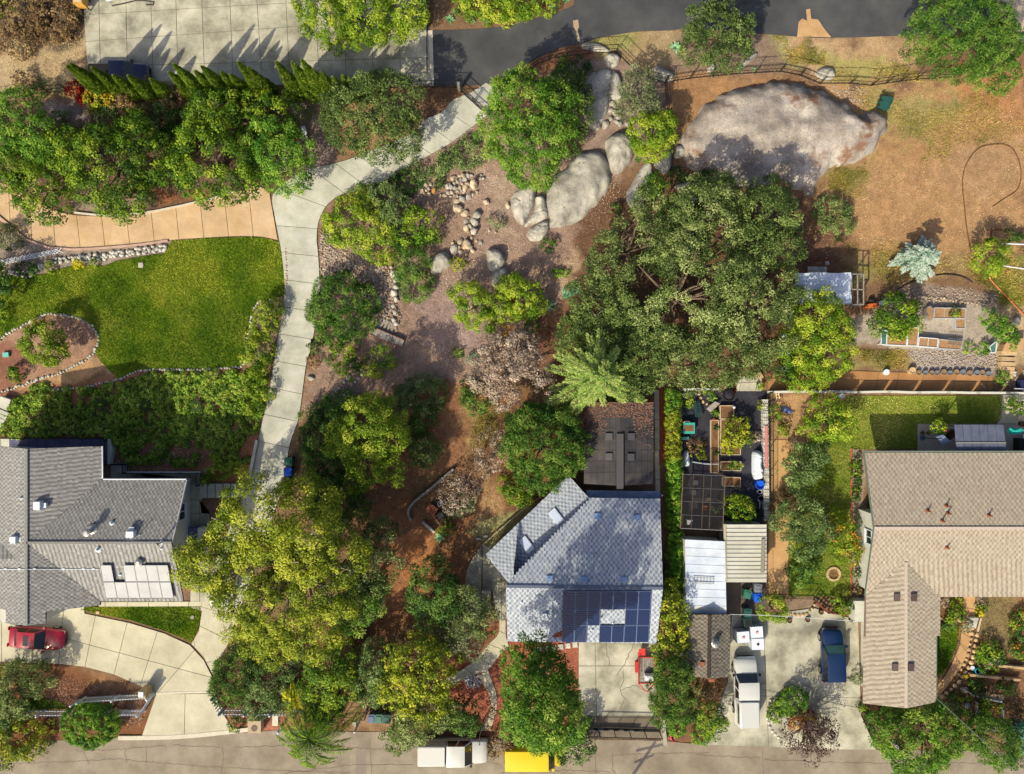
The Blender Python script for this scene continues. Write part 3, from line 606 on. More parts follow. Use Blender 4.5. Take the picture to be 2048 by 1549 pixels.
for i, (pts, n) in enumerate((([(1700,180),(1960,170),(2050,300),(1880,330),(1760,260)], 9000), ([(1650,105),(1780,115),(1880,165),(1660,165)], 5000), ([(1690,500),(1960,480),(1970,560),(1700,575)], 6000), ([(1960,560),(2060,470),(2060,650),(1995,600)], 8000), ([(1190,84),(1275,68),(1280,86),(1210,104)], 2500), ([(1545,72),(1620,78),(1650,130),(1585,130)], 3000), ([(1640,340),(1740,320),(1720,390),(1640,400)], 3000), ([(930,810),(1015,820),(995,905),(940,905)], 3000), ([(1700,700),(1815,700),(1815,740),(1700,740)], 3500))):
 blades("dry_grass", pts, n, 0.10, leafmat("dry_grass_blades", A(110,112,40), A(160,142,60), A(190,160,92), trans=.15, rnd=0), 40 + i, 1.6)
for i, (pts, n) in enumerate((([(640,440),(700,380),(860,300),(980,220),(1180,320),(1240,330),(1240,420),(1180,480),(1120,620),(1010,680),(940,790),(600,840),(625,690)], 26000), ([(60,1330),(300,1390),(280,1470),(60,1475)], 9000), ([(420,1300),(700,1300),(700,1460),(450,1450)], 9000), ([(0,790),(140,770),(520,735),(535,800),(505,960),(220,945),(200,885),(0,880)], 9000))):
 blades("mulch_chips", pts, n, 0.05, leafmat("mulch_chip_colours", A(120,88,74), A(170,134,112), A(206,176,150), trans=0, rnd=0), 60 + i, 0.8)
for i, (pts, n, c) in enumerate((([(700,775),(1175,790),(1170,960),(1010,1100),(960,1180),(720,1300),(700,1000)], 15000, 0), ([(1160,370),(1620,380),(1640,780),(1160,790)], 14000, 0), ([(1340,150),(2048,90),(2048,520),(1600,560),(1590,400),(1640,330),(1760,260),(1660,180)], 7000, 1), ([(0,195),(640,190),(640,340),(540,410),(0,470)], 9000, 0), ([(0,60),(170,60),(175,190),(0,200)], 3500, 1), ([(1868,1190),(2048,1190),(2048,1460),(1868,1460)], 4000, 0), ([(890,1320),(1008,1230),(1160,1284),(1160,1450),(960,1470)], 3500, 2))):
 blades("leaf_litter", pts, n, 0.04, leafmat("litter_colours", *((A(70,50,36), A(120,88,60), A(170,136,98)), (A(120,100,60), A(176,146,100), A(206,180,130)), (A(120,64,44), A(170,96,70), A(206,140,110)))[c], trans=0, rnd=0), 80 + i, 1.0)
# ---------------------------------------------------------------- houses
def ray_plane(px, py, ref, off=0.0):
 "point on the plane through three points, seen at a photo pixel (raised by off)"
 a, b, c = [Vector(r) for r in ref]; n = (b - a).cross(c - a).normalized()
 if n.z < 0: n = -n
 a = a + n * off
 o, q = Vector((0, 0, H)), Vector(P(px, py, 0)); d = q - o
 return tuple(o + d * (n.dot(a - o) / n.dot(d)))
def shingle_arrays(pts, wd, ex, seed, th=0.01):
 rg = np.random.default_rng(seed); p = np.array(pts, float); n = np.zeros(3)
 for i in range(len(p)): n += np.cross(p[i - 1], p[i])
 n /= np.linalg.norm(n); n = n if n[2] > 0 else -n
 u = np.cross([0, 0, 1.0], n); u /= np.linalg.norm(u); v = np.cross(n, u); o = p[0]
 uv = np.stack([(p - o) @ u, (p - o) @ v], -1); v0, v1 = uv[:, 1].min(), uv[:, 1].max(); VV, TT = [], []
 for r in range(int(math.ceil((v1 - v0) / ex))):
  a = v0 + r * ex; b = min(a + ex, v1); m = (a + b) / 2; xs = []
  for i in range(len(uv)):
   (x0, y0), (x1, y1) = uv[i - 1], uv[i]
   if (y0 > m) != (y1 > m): xs.append(x0 + (x1 - x0) * (m - y0) / (y1 - y0))
  if len(xs) < 2: continue
  xa, xb = min(xs), max(xs); e = np.arange(xa - wd * (.5 * (r % 2) + rg.uniform(.4, .6)), xb + wd, wd); e = np.stack([e, e + wd * rg.uniform(.55, .72, len(e))], -1).ravel(); e = e + rg.uniform(-.05, .05, len(e)) * wd; par = np.arange(len(e) - 1) % 2
  l = np.clip(e[:-1], xa, xb); rr = np.clip(e[1:] - 0.012, xa, xb); k = (rr - l) > 0.03; l, rr, par = l[k], rr[k], par[k]; c = len(l)
  if not c: continue
  h = th * rg.uniform(.6, 1.25, c); j = rg.uniform(-.02, .012, c)
  def pt(x, y, z): return o + np.outer(x, u) + np.outer(np.broadcast_to(y, x.shape), v) + np.outer(np.broadcast_to(z, x.shape), n)
  VV.append(np.stack([pt(l, a + j, h + .004), pt(rr, a + j, h + .004), pt(rr, b + .01, .008), pt(l, b + .01, .008), pt(l, a + j, 0.0), pt(rr, a + j, 0.0)], 1))
  TT.append(np.clip(np.where(par == 1, rg.normal(.14, .12, c), rg.normal(.72, .12, c)), 0, 1))
 return np.concatenate(VV), np.concatenate(TT)
class House:
 def __init__(s, name, label, px, py, cat="house", group=None):
  s.root = thing(name, label, cat, P(px, py), 0, group); s.slab = MB(); s.planes = []; s.V, s.T = [], []; s.roof = None
 def roof_face(s, poly, ref, wd=0.32, ex=0.2, th=0.16, lay=0.0, sh=0.03):
  ref = [P(*r) if len(r) == 3 else r for r in ref]; pts = [ray_plane(x, y, ref, lay) for x, y in poly]
  s.slab.slabp(pts, th); s.planes.append((poly, ref, lay))
  if wd:
   V, T = shingle_arrays(pts, wd, ex, len(s.planes) * 7 + int(poly[0][0])); V = V + 0.0; s.V.append(V); s.T.append(T)
 def finish(s, m_base, m_sh):
  s.roof = s.slab.build("roof", m_base, s.root)
  if s.V:
   V = np.concatenate(s.V) - np.array(s.root.location); T = np.concatenate(s.T); k = len(V); i = np.arange(k)[:, None] * 6
   F = np.concatenate([i + np.array([[0, 1, 2, 3]]), i + np.array([[4, 5, 1, 0]])])
   tag(link("shingles", np_mesh("shingles", V.reshape(-1, 3), F, m_sh, tone=np.r_[T, T]), s.roof), kind="stuff")
 def on(s, px, py, off=0.0):
  for poly, ref, lay in s.planes[::-1]:
   if inside(poly, np.array([px]), np.array([py]))[0]: return ray_plane(px, py, ref, off + lay)
  return P(px, py, 3 + off)
 def cap(s, a, b, m, r=0.11):
  q = resample([a, b], max(2, int(math.dist(a, b) / 0.3)))
  bm = MB()
  for p0, p1 in zip(q, q[1:]):
   d = Vector(p1) - Vector(p0); bm.bar(Vector(p0), Vector(p0) + d * 0.96, r * 2.2, 0.05)
  return tag(bm.build("ridge_cap", m, s.root), kind="stuff")
 def walls(s, poly, z1, m, name="wall", z0=-0.2):
  return MB().prism(poly, z0, z1).build(name, m, s.root)
 def window(s, c, wd, ht, nx, ny, panes=2):
  "window in a vertical wall facing (nx, ny)"
  f, g = MB(), None; t = (-ny, nx); fr = None
  def pt(a, b, o): return (c[0] + t[0] * a + nx * o, c[1] + t[1] * a + ny * o, c[2] + b)
  for (a0, b0, a1, b1) in ((-wd/2, -ht/2, wd/2, -ht/2), (-wd/2, ht/2, wd/2, ht/2), (-wd/2, -ht/2, -wd/2, ht/2), (wd/2, -ht/2, wd/2, ht/2)):
   f.bar(pt(a0, b0, .03), pt(a1, b1, .03), .08, .08)
  for k in range(1, panes): x = -wd / 2 + wd * k / panes; f.bar(pt(x, -ht / 2, .03), pt(x, ht / 2, .03), .06, .06)
  w0 = f.build("window", M['white'], s.root)
  for k in range(panes):
   x0, x1 = -wd / 2 + wd * k / panes + .04, -wd / 2 + wd * (k + 1) / panes - .04
   MB().add([pt(x0, -ht/2+.04, .015), pt(x1, -ht/2+.04, .015), pt(x1, ht/2-.04, .015), pt(x0, ht/2-.04, .015)], [(0, 1, 2, 3)]).build("pane", M['glass'], w0)
  MB().bar(pt(-wd/2-.05, -ht/2-.08, .06), pt(wd/2+.05, -ht/2-.08, .06), .14, .06).build("sill", M['white'], w0)
def vent_pipe(h, px, py, r=0.06, ht=0.5, m=None, base=True, cap=False):
 m = m or M['white']; p = h.on(px, py); bm = MB().lathe((p[0], p[1], p[2] - .1), [(r, 0), (r, ht), (r * .7, ht + .02)], 10)
 o = bm.build("vent_pipe", m, h.root)
 if base: MB().lathe((p[0], p[1], p[2] - .12), [(r * 3.2, 0), (r * 2.6, .16), (r * 1.1, .24)], 10).build("flashing", m, o)
 if cap: MB().lathe((p[0], p[1], p[2] + ht - .1), [(r * 1.9, 0), (r * 1.9, .1), (r * .8, .2)], 12).build("cowl", M['steel'], o)
def vent_hood(h, px, py, wd=.55, rz=0.0, m=None):
 p = h.on(px, py); m = m or M['white']
 o = MB().box((p[0], p[1], p[2] - .05), (wd, wd * .8, .42), rz, .82).build("vent_hood", m, h.root)
 MB().box((p[0], p[1], p[2] - .1), (wd * 1.5, wd * .5, .22), rz + math.pi / 2).build("flashing", m, o)
CELL = mat("cell_line_grey", A(104,106,116), rough=.5)
def quad_panel(h, q, off, th, name, m, frame=None, cm=None):
 pts = [h.on(x, y, off) for x, y in q]; o = MB().slabp(pts, th).build(name, m, h.root)
 if frame:
  f = MB(); up = [(p[0], p[1], p[2] + .012) for p in pts]
  for i in range(4): f.bar(up[i - 1], up[i], .035, .03)
  f.build("frame", frame, o); g = MB()
  if cm is False: return o
  lerp = lambda a, b, t: tuple(a[k] + (b[k] - a[k]) * t for k in range(3))
  for k in range(1, 6): g.bar(lerp(up[0], up[1], k / 6), lerp(up[3], up[2], k / 6), .012, .012)
  for k in range(1, 8): g.bar(lerp(up[0], up[3], k / 8), lerp(up[1], up[2], k / 8), .012, .012)
  tag(g.build("cell_line", cm or CELL, o), kind="stuff")
 return o
SH_W = mat("grey_shingles", A(124,119,112), A(152,147,139), A(180,174,164), rough=.95, tone=True, fk=.12)
SH_M = mat("silver_blue_shingles", A(132,138,150), A(176,179,184), A(206,207,206), rough=.95, tone=True, fk=.10)
SH_E = mat("tan_shingles", A(158,140,118), A(182,165,142), A(198,182,156), rough=.95, tone=True, fk=.10)
SH_S = mat("brown_shingles", A(88,80,68), A(122,112,98), A(152,140,122), rough=.95, tone=True, fk=.12)
RB = {k: mat(k + "_roof_base", A(*c), rough=.95, fk=.15) for k, c in (("grey", (96,92,88)), ("blue", (104,110,126)), ("tan", (136,112,98)), ("brown", (70,62,54)))}
# ---- west house
ZE, ZR = 5.3, 7.0
h = House("grey_roof_house", "house with grey shingled cross gable roof and pale solar panels beside the curved forecourt", 200, 1080)
rE = [(53,898,ZR), (53,1228,ZR), (203,961,ZE)]
h.roof_face([(53,898),(53,1086),(203,961),(202,893)], rE)
h.roof_face([(53,1086),(53,1228),(200,1211),(200,1203)], rE)
rN = [(53,1086,ZR), (343,1086,ZR), (372,961,ZE)]; rS = [(53,1086,ZR), (343,1086,ZR), (367,1203,ZE)]
h.roof_face([(53,1086),(343,1086),(372,961),(203,961)], rN); h.roof_face([(53,1086),(343,1086),(367,1203),(200,1203)], rS)
k9 = P(53,898,ZR); zw = ZR - 6.5 * .25; rW = [(53,898,ZR), (53,1228,ZR), ((k9[0] - 6.5) / S / (1 - zw / H) + CX, CY - k9[1] / S / (1 - zw / H), zw)]
h.roof_face([(53,898),(53,1228),(-64,1206),(-64,888)], rW)
zg = ray_plane(30,1118,[P(*r) for r in rW])[2] + .02; rG = [(30,1118,zg), (-60,1118,zg), (-60,1004,zg-1.2)]
h.roof_face([(30,1118),(-60,1118),(-60,1004)], rG)
rG2 = [(30,1118,zg), (-60,1118,zg), (-60,1240,zg-1.2)]
h.roof_face([(30,1118),(-60,1118),(-60,1232)], rG2)
h.roof_face([(53,1226),(53,1252),(90,1247),(91,1219)], rE); h.roof_face([(53,1226),(53,1252),(12,1247),(12,1219)], rW)
h.finish(RB["grey"], SH_W)
CW = mat("grey_ridge", A(146,140,132), rough=.95, fk=.15); h.cap(P(53,898,ZR+.05), P(53,1252,ZR+.05), CW, .08); h.cap(P(53,1086,ZR+.05), P(343,1086,ZR+.05), CW, .08)
wx = -643 * S
def wy(py, z): return P(0, py, z)[1]
yN, yS, yR = wy(961, ZE) - .45, wy(1203, ZE) + .45, wy(1086, ZR)
h.walls([(wx, yN), (wx, yS), (-42, yS), (-42, yN)], ZE - .1, M['offwhite']);
h.walls([P(197,905)[:2], (P(197,905)[0], yS - .04), (-42.04, yS - .04), (-42.04, P(0,893,ZE)[1] - .4)], ZE - .15, M['offwhite'])
h.walls([(-39.3, wy(1246, 5.25) + .25), (-36.2, wy(1246, 5.25) + .25), (-36.2, yS - .2), (-39.3, yS - .2)], ZR - 1.1, M['offwhite'], "porch_wall")
MB().add([(wx + .02, yN, 0), (wx + .02, yS, 0), (wx + .02, yS, ZE), (wx + .02, yR, ZR - .3), (wx + .02, yN, ZE)], [(0, 1, 2, 3, 4)]).build("gable_wall", M['offwhite'], h.root)
h.window((wx + .03, -10.3, 1.75), 1.35, 1.1, 1, 0)
g = MB(); a, b = P(203,961,ZE), P(372,961,ZE); g.bar((a[0], a[1] + .05, a[2] - .06), (b[0], b[1] + .05, b[2] - .06), .12, .12)
a, b = P(203,961,ZE), P(202,893,ZE); g.bar((a[0] + .05, a[1], a[2] - .06), (b[0] + .05, b[1], b[2] - .06), .12, .12)
a, b = P(372,961,ZE), P(343,1086,ZR); g.bar((a[0] + .04, a[1], a[2] - .08), (b[0] + .04, b[1], b[2] - .08), .05, .2)
g.build("gutter", M['white'], h.root)
g = MB(); g.tube([(wx + .12, yN + .05, ZE - .2), (wx + .12, yN - .15, .1)], .05); g.build("downpipe", M['white'], h.root)
MB().box((wx + .5, wy(1069, .5), 0), (1.0, 1.1, .55)).build("slate_step", mat("slate_tile", A(92,96,122), A(116,120,146), rough=.8, sc=3), h.root)
MB().box((wx + 1.25, wy(1068, .5), 0), (.5, 1.15, .9)).build("step_wall", M['offwhite'], h.root)
vent_hood(h, 79, 1011, .75, 1.57); vent_hood(h, 32, 1079, .6, 1.57); vent_hood(h, 264, 1068, .7)
vent_pipe(h, 184, 1062, .16, .75, M['steel'], cap=True); vent_pipe(h, 224, 1047, .07, .3); vent_pipe(h, 279, 1070, .03, 1.1); vent_pipe(h, 324, 1085, .06, .8, cap=True)
vent_pipe(h, 197, 1099, .09, .45, M['white']); vent_pipe(h, 281, 1124, .16, .35, M['steel'], cap=True); vent_pipe(h, 241, 1149, .05, .3); vent_pipe(h, 323, 1097, .05, .3); vent_pipe(h, 43, 996, .05, .35)
pale = mat("pale_glare_solar_glass", A(172,170,166), A(190,188,184), rough=.6, spec=.3, sc=.6, fk=.05)  # light grey panels, with the whitening of sun glare put into the base colour
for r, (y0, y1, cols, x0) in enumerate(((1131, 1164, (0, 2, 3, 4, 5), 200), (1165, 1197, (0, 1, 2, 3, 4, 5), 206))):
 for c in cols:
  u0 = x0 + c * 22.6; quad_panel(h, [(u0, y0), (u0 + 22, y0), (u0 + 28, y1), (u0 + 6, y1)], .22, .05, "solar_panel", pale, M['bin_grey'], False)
con = [h.on(x, 1139, .06) for x in range(-30, 200, 6)]
c0 = MB().tube(con, .025).build("conduit", M['white'], h.root)
for x in (12, 40, 70, 128, 168, 188):
 p = h.on(x, 1138, .0); MB().box(p, (.22, .1, .1)).build("conduit_strap", M['white'], c0)
# slate patio with iron railing behind the west house
slabbed("slate_patio", [(20,877),(222,877),(222,930),(200,930),(200,900),(20,900)], [((x,870),(x,935)) for x in range(40,222,18)] + [((0,889),(230,889)), ((190,905),(230,905)), ((190,918),(230,918))], mat("slate_paving", A(76,76,104), A(100,98,128), A(118,110,124), rough=.8, sc=1.2), 0.06)
slabbed("patio_landing", [(-40,877),(20,877),(20,900),(-40,900)], [((2,870),(2,905))], M['concrete'], .055)
def iron_rail(name, label, pts, ht, step=0.11, m=None, closed=False, balus=True, post=1.6, group=None):
 "railing: posts, two rails, and thin balusters"
 m = m or M['iron']; q = [P(*p) for p in pts]; root = thing(name, label, "railing" if "rail" in name else "fence", q[0], 0, group)
 rail = MB()
 for a, b in zip(q, q[1:]):
  for z in (ht, .12): rail.bar((a[0], a[1], z), (b[0], b[1], z), .05, .04)
 rail.build("rail", m, root)
 for a, b in zip(q, q[1:]):
  n = max(1, round(math.dist(a, b) / post))
  for i in range(n + (b == q[-1])):
   t = i / n; MB().box((a[0] + (b[0] - a[0]) * t, a[1] + (b[1] - a[1]) * t, 0), (.07, .07, ht + .06)).build("post", m, root)
  if balus:
   bb = MB(); n = int(math.dist(a, b) / step)
   for i in range(n): t = (i + .5) / n; bb.box((a[0] + (b[0] - a[0]) * t, a[1] + (b[1] - a[1]) * t, .1), (.018, .018, ht - .1))
   tag(bb.build("baluster", m, root), kind="stuff")
 return root
iron_rail("patio_railing", "black iron railing round the slate patio behind the grey roofed house", [(-30,876),(212,876),(222,880),(222,928),(257,928),(257,944)], 1.0)
iron_rail("ramp_railing", "black iron railing along the ramp below the groundcover bed", [(258,945),(402,945),(402,970)], 1.0)
kw = thing("low_white_wall", "low white stucco wall beside the slate patio and ramp", "wall", P(226,900))
MB().prism([p[:2] for p in PL([(223,878),(228,878),(232,900),(226,928),(223,928)])], 0, .6).build("wall_segment", M['offwhite'], kw)
MB().prism([p[:2] for p in PL([(257,943),(405,943),(405,946),(257,946)])], 0, .5).build("wall_segment", M['offwhite'], kw)
st = thing("concrete_steps", "flight of pale concrete steps between the long drive and the grey roofed house", "steps", P(450,982))
for i in range(6):
 x = 406 + i * 14.5; MB().prism([p[:2] for p in PL([(x,967),(x+13.6,967),(x+13.6,994),(x,995)])], 0, .62 - i * .1).build("tread", M['concrete'], st)
MB().prism([p[:2] for p in PL([(494,964),(502,960),(500,994),(494,994)])], 0, .12).build("tread", M['concrete'], st)
bw = thing("drive_side_wall", "low concrete wall along the west edge of the long drive by orange mulch", "wall", P(510,905))
MB().prism([p[:2] for p in PL([(513,880),(518,881),(503,962),(497,960)])], 0, .35).build("wall_segment", M['concrete'], bw)
# ---- middle house
h = House("silver_roof_house", "house with silver blue shingled roof, dark solar panels and an angled wing", 1170, 1130)
ze, zr = 3.0, 4.8
rN = [(1012,1173,zr),(1326,1177,zr),(1320,998,ze)]; rS = [(1012,1173,zr),(1326,1177,zr),(1313,1286,3.1)]
rwg = [(1137,951,2.1),(971,1110,2.1),(1180,998,2.75)]
h.roof_face([(1137,951),(971,1110),(1020,1170),(1050,1165),(1192,1012)], rwg, .39, .225)
h.roof_face([(1012,1173),(1326,1177),(1320,998),(1180,997),(1036,1143)], rN, .39, .235)
h.roof_face([(1012,1173),(1326,1177),(1313,1286),(1015,1283)], rS, .39, .235)
h.finish(RB["blue"], SH_M)
h.cap(P(1012,1173,zr+.05), P(1326,1177,zr+.05), RB["blue"])
fx = lambda px, py, z: P(px, py, z)[:2]
W2 = mat("grey_siding", A(150,146,138), A(168,164,156), rough=.9, sc=2)
a0, a1 = ray_plane(1180,998,[P(*r) for r in rN]), ray_plane(1036,1143,[P(*r) for r in rN]); a2 = P(1012,1173,zr)
MB().add([(a0[0]+.15,a0[1]-.15,0),(a1[0]+.15,a1[1]-.15,0),(a1[0]+.15,a1[1]-.15,a1[2]-.12),(a0[0]+.15,a0[1]-.15,a0[2]-.12)], [(0,1,2,3)]).build("rake_wall", W2, h.root)
h.walls([fx(1186,1004,ze), fx(1312,1006,ze), fx(1308,1278,3.1), fx(1026,1276,3.1), fx(1026,1170,3.1), fx(1046,1148,3.1)], 2.75, W2)
h.walls([fx(1136,960,2.1), fx(982,1110,2.1), fx(1016,1160,2.1), fx(1060,1150,2.1), fx(1178,1010,2.1)], 1.95, W2)
MB().add([(P(1020,0,3.1)[0]+.3, P(0,1283,3.1)[1]+.3, 2.7), (P(1020,0,3.1)[0]+.3, P(0,1177,zr)[1], zr-.25), (P(1020,0,3.1)[0]+.3, -11.0, 2.7)], [(0,1,2)]).build("gable_wall", W2, h.root)
gx = P(1316,0,3.0)[0]-.35
MB().add([(gx, P(0,1283,3.1)[1]+.3, 2.7), (gx, P(0,1177,zr)[1], zr-.25), (gx, P(0,1000,ze)[1]-.3, 2.7)], [(0,1,2)]).build("gable_wall", W2, h.root)
sk = lambda cx, cy: [(cx-16,cy-7),(cx-3,cy-18),(cx+16,cy+7),(cx+3,cy+18)]
for cx, cy in ((1112,1034),(1053,1090)):
 pts = [h.on(x, y, .16) for x, y in sk(cx, cy)]; o = MB().slabp(pts, .22).build("skylight", M['white'], h.root)
 c = np.mean(pts, 0); q = [tuple(c + (np.array(p) - c) * .84 + np.array([0, 0, .012])) for p in pts]
 MB().slabp(q, .01).build("skylight_dome", mat("milky_acrylic", A(214,222,236), rough=.25, fk=.02), o)
for cx, cy in ((1195,1033),(1274,1036),(1100,1158),(1169,1160),(1248,1160)):
 vm = mat("blue_grey_metal", A(140,164,196), rough=.5, fk=.05) if cx == 1195 else bpy.data.materials["blue_grey_metal"]
 pts = [h.on(cx + a, cy + b, .12) for a, b in ((-7,-6),(7,-6),(7,5),(-7,5))]; MB().slabp(pts, .14).build("roof_vent", vm, h.root)
vent_pipe(h, 1043, 1204, .04, .35); vent_pipe(h, 1107, 1201, .04, .35); vent_hood(h, 1089, 1229, .42); vent_pipe(h, 1203, 1233, .05, .3, M['black'], base=False); vent_pipe(h, 1226, 1246, .04, .35); vent_pipe(h, 1184, 1259, .05, .35)
rows_ = (((1183,1219), (0,1,2,3,4,5,6)), ((1219.5,1251), (0,1,2,5,6)), ((1252,1284.5), (0,1,3,4,5,6)))
for (y0, y1), cols in rows_:
 xa0, xb0 = 1126 - (y0-1183)*.028, 1303 - (y0-1183)*.06; xa1, xb1 = 1126 - (y1-1183)*.028, 1303 - (y1-1183)*.06
 for c in cols:
  f0, f1 = c / 7 + .003, (c + 1) / 7 - .003
  quad_panel(h, [(xa0+(xb0-xa0)*f0,y0),(xa0+(xb0-xa0)*f1,y0),(xa1+(xb1-xa1)*f1,y1),(xa1+(xb1-xa1)*f0,y1)], .14, .04, "solar_panel", M['solar'], M['bin_slate'], mat("cell_line_blue", A(44,56,104), rough=.4))
MB().slabp([P(1172,981,2.2), P(1319,983,2.2), P(1319,1000,2.55), P(1176,1000,2.55)], .06).build("lean_to_roof", mat("blue_grey_sheet", A(112,128,150), A(136,150,170), rough=.6, sc=1.5), h.root)
for x in (1177, 1246, 1314): MB().box(P(x, 984, 0), (.1, .1, 2.15)).build("porch_post", M['white'], h.root)
ll = [h.on(x, y, .03) for x, y in ((1124,1262),(1124,1274),(1105,1276),(1109,1268))]
tag(MB().slabp(ll, .02).build("leaf_litter", mat("rust_leaves", A(130,66,40), A(160,90,60), rough=1, sc=6, fk=.3), h.root), kind="stuff")
# ---- east house
h = House("tan_roof_house", "house with tan shingled gable roof and a long wing beside the white walled driveway", 1850, 1150)
ze, zr = 3.0, 4.15
rN = [(1749,1057,zr),(2140,1057,zr),(2140,906,ze)]; rS = [(1749,1057,zr),(2140,1057,zr),(2140,1194,ze)]
z0 = ray_plane(1812,1123,[P(*r) for r in rS])[2]
rw = [(1812,1123,z0),(1812,1417,z0),(1727,1407,ze)]; re = [(1812,1123,z0),(1812,1417,z0),(1878,1300,ze)]
h.roof_face([(1749,1057),(2140,1057),(2140,906),(1729,906)], rN, .39, .235)
h.roof_face([(1749,1057),(1812,1057),(1812,1123),(1731,1193)], rS, .39, .235)
h.roof_face([(1812,1057),(2140,1057),(2140,1194),(1878,1194),(1812,1123)], rS, .39, .235)
h.roof_face([(1812,1123),(1812,1417),(1726,1407),(1731,1193)], rw, .39, .235)
h.roof_face([(1812,1123),(1878,1194),(1880,1272),(1812,1272)], re, .39, .235); h.roof_face([(1812,1272),(1872,1272),(1871,1405),(1812,1417)], re, .39, .235)
h.finish(RB["tan"], SH_E)
RC = mat("tan_ridge", A(206,186,166), rough=.95, fk=.15)
h.cap(P(1749,1057,zr+.05), P(2140,1057,zr+.05), RC); h.cap(P(1812,1125,z0+.05), P(1812,1416,z0+.05), RC)
xw = 691 * S; yb = lambda py: -(py - CY) * S
h.walls([(xw, yb(1018)), (xw, P(0,1186,ze)[1]), (47, P(0,1186,ze)[1]), (47, yb(1018))], 2.75, M['offwhite'])
h.walls([(31.2, P(0,912,ze)[1]), (31.2, yb(1020)), (46.9, yb(1020)), (46.9, P(0,912,ze)[1])], 2.7, M['offwhite'])
h.walls([(698*S, yb(1195)), (698*S, P(0,1402,ze)[1]), (P(1866,0,ze)[0], P(0,1402,ze)[1]), (P(1872,0,ze)[0], yb(1195))], 2.75, M['offwhite'])
MB().box((xw - .3, yb(1215), 0), (.9, 1.7, 1.1)).build("wall_buttress", M['offwhite'], h.root)
yr_, ya_, yb_ = P(0,1057,zr)[1], yb(1018), P(0,1190,ze)[1]
MB().add([(xw+.02, ya_, 0), (xw+.02, yb_, 0), (xw+.02, yb_, ze-.1), (xw+.02, yr_, zr-.2), (xw+.02, ya_, ze+.4)], [(4,3,2,1,0)]).build("gable_wall", M['offwhite'], h.root)
h.window((xw - .01, yb(1075)*.965, 2.05), 1.15, .95, -1, 0)
g = MB(); q = [P(1729,906,ze), P(1749,1057,zr), P(1731,1193,ze)]
for a, b in zip(q, q[1:]): g.bar((a[0]-.03, a[1], a[2]-.07), (b[0]-.03, b[1], b[2]-.07), .05, .2)
g.bar((P(1729,906,ze)[0], P(0,905,ze)[1]+.05, ze-.08), (P(2140,906,ze)[0], P(0,905,ze)[1]+.05, ze-.08), .12, .12)
g.bar((P(1872,0,ze)[0]+.05, P(0,1272,ze)[1], ze-.08), (P(1871,0,ze)[0]+.05, P(0,1405,ze)[1], ze-.08), .12, .12)
g.build("gutter", mat("sage_trim", A(120,128,112), rough=.6), h.root)
rust = mat("rusty_pipe", A(122,66,40), A(150,86,56), rough=.8, sc=8)
for x, y in ((1855,1022),(1892,1012),(1895,1027),(1884,1042),(1977,1031),(1893,1095)): vent_pipe(h, x, y, .06, .55, rust)
for x, y in ((1795,1196),(1829,1196),(1791,1336),(1823,1336)):
 pts = [h.on(x + a, y + b, .16) for a, b in ((-5.5,-8),(5.5,-8),(5.5,7),(-5.5,7))]; MB().slabp(pts, .2).build("roof_vent", mat("dark_vent", A(96,80,74), rough=.6), h.root)
# ---- small buildings behind the middle house
h = House("patio_shelter", "dark panel roofed patio shelter with four hatches under the conifer", 1240, 890, "shelter")
DR = mat("dark_roof_panels", A(54,52,54), A(72,68,68), A(94,84,78), rough=.75, sc=.5, fk=.2, stain=.2)
rl = [(1240,800,3.1),(1240,975,3.1),(1169,900,2.5)]; rr = [(1240,800,3.1),(1240,975,3.1),(1308,900,2.5)]
h.roof_face([(1240,805),(1240,972),(1168,968),(1170,805)], rl, 0); h.roof_face([(1240,805),(1240,972),(1306,968),(1308,805)], rr, 0)
h.finish(DR, DR)
for side in (0, 1):
 for i in range(5):
  for j in range(7):
   x0 = (1170 if side == 0 else 1248) + i * (62 if side == 0 else 58) / 5; y0 = 812 + j * 22.2
   quad_panel(h, [(x0+.5,y0),(x0+11.6,y0),(x0+11.6,y0+21.4),(x0+.5,y0+21.4)], .03, .03, "roof_panel", DR)
bm = MB(); a, b = P(1240,868,3.2), P(1240,978,3.2); bm.bar(a, b, .55, .12); bm.build("ridge_beam", mat("dark_beam", A(84,80,80), rough=.8), h.root)
for x, y in ((1218,874),(1263,874),(1218,914),(1262,915)):
 pts = [h.on(x + a, y + b, .18) for a, b in ((-7,-7),(7,-7),(7,7),(-7,7))]; MB().slabp(pts, .2).build("roof_hatch", mat("hatch_grey", A(84,82,84), rough=.6), h.root)
bm = MB()
for x in (1172, 1240, 1304):
 for y in (812, 965): bm.box(P(x, y, 0)[:2] + (0,), (.12, .12, 2.5))
for k, (x, y) in enumerate([(x, y) for x in (1174, 1240, 1302) for y in (815, 963)]): MB().box((*P(x, y, 2.3)[:2], 0), (.12, .12, 2.45)).build("post", M['wood_grey'], h.root)
rg = np.random.default_rng(5); n = 1700; xs = rg.uniform(1171,1306,n); ys = 800 + np.abs(rg.normal(0,1,n)) * 34; k = (ys < 905) & ((np.abs(xs-1240) > 26) | (ys < 835)); V = []
for x, y in zip(xs[k], ys[k]):
 p = h.on(x, min(max(y, 806), 960), .06); a = rg.uniform(0, 6.28); V += [(p[0]+math.cos(a+t)*.07-h.root.location[0], p[1]+math.sin(a+t)*.05-h.root.location[1], p[2]+rg.uniform(0,.04)) for t in (0, 1.57, 3.14, 4.71)]
V = np.array(V); tag(link("leaf_litter", np_mesh("leaf_litter", V, np.arange(len(V)).reshape(-1, 4), mat("red_brown_litter", A(112,80,64), A(150,112,94), tone=True, rough=1), tone=rg.uniform(0,1,len(V)//4)), h.root), kind="stuff")
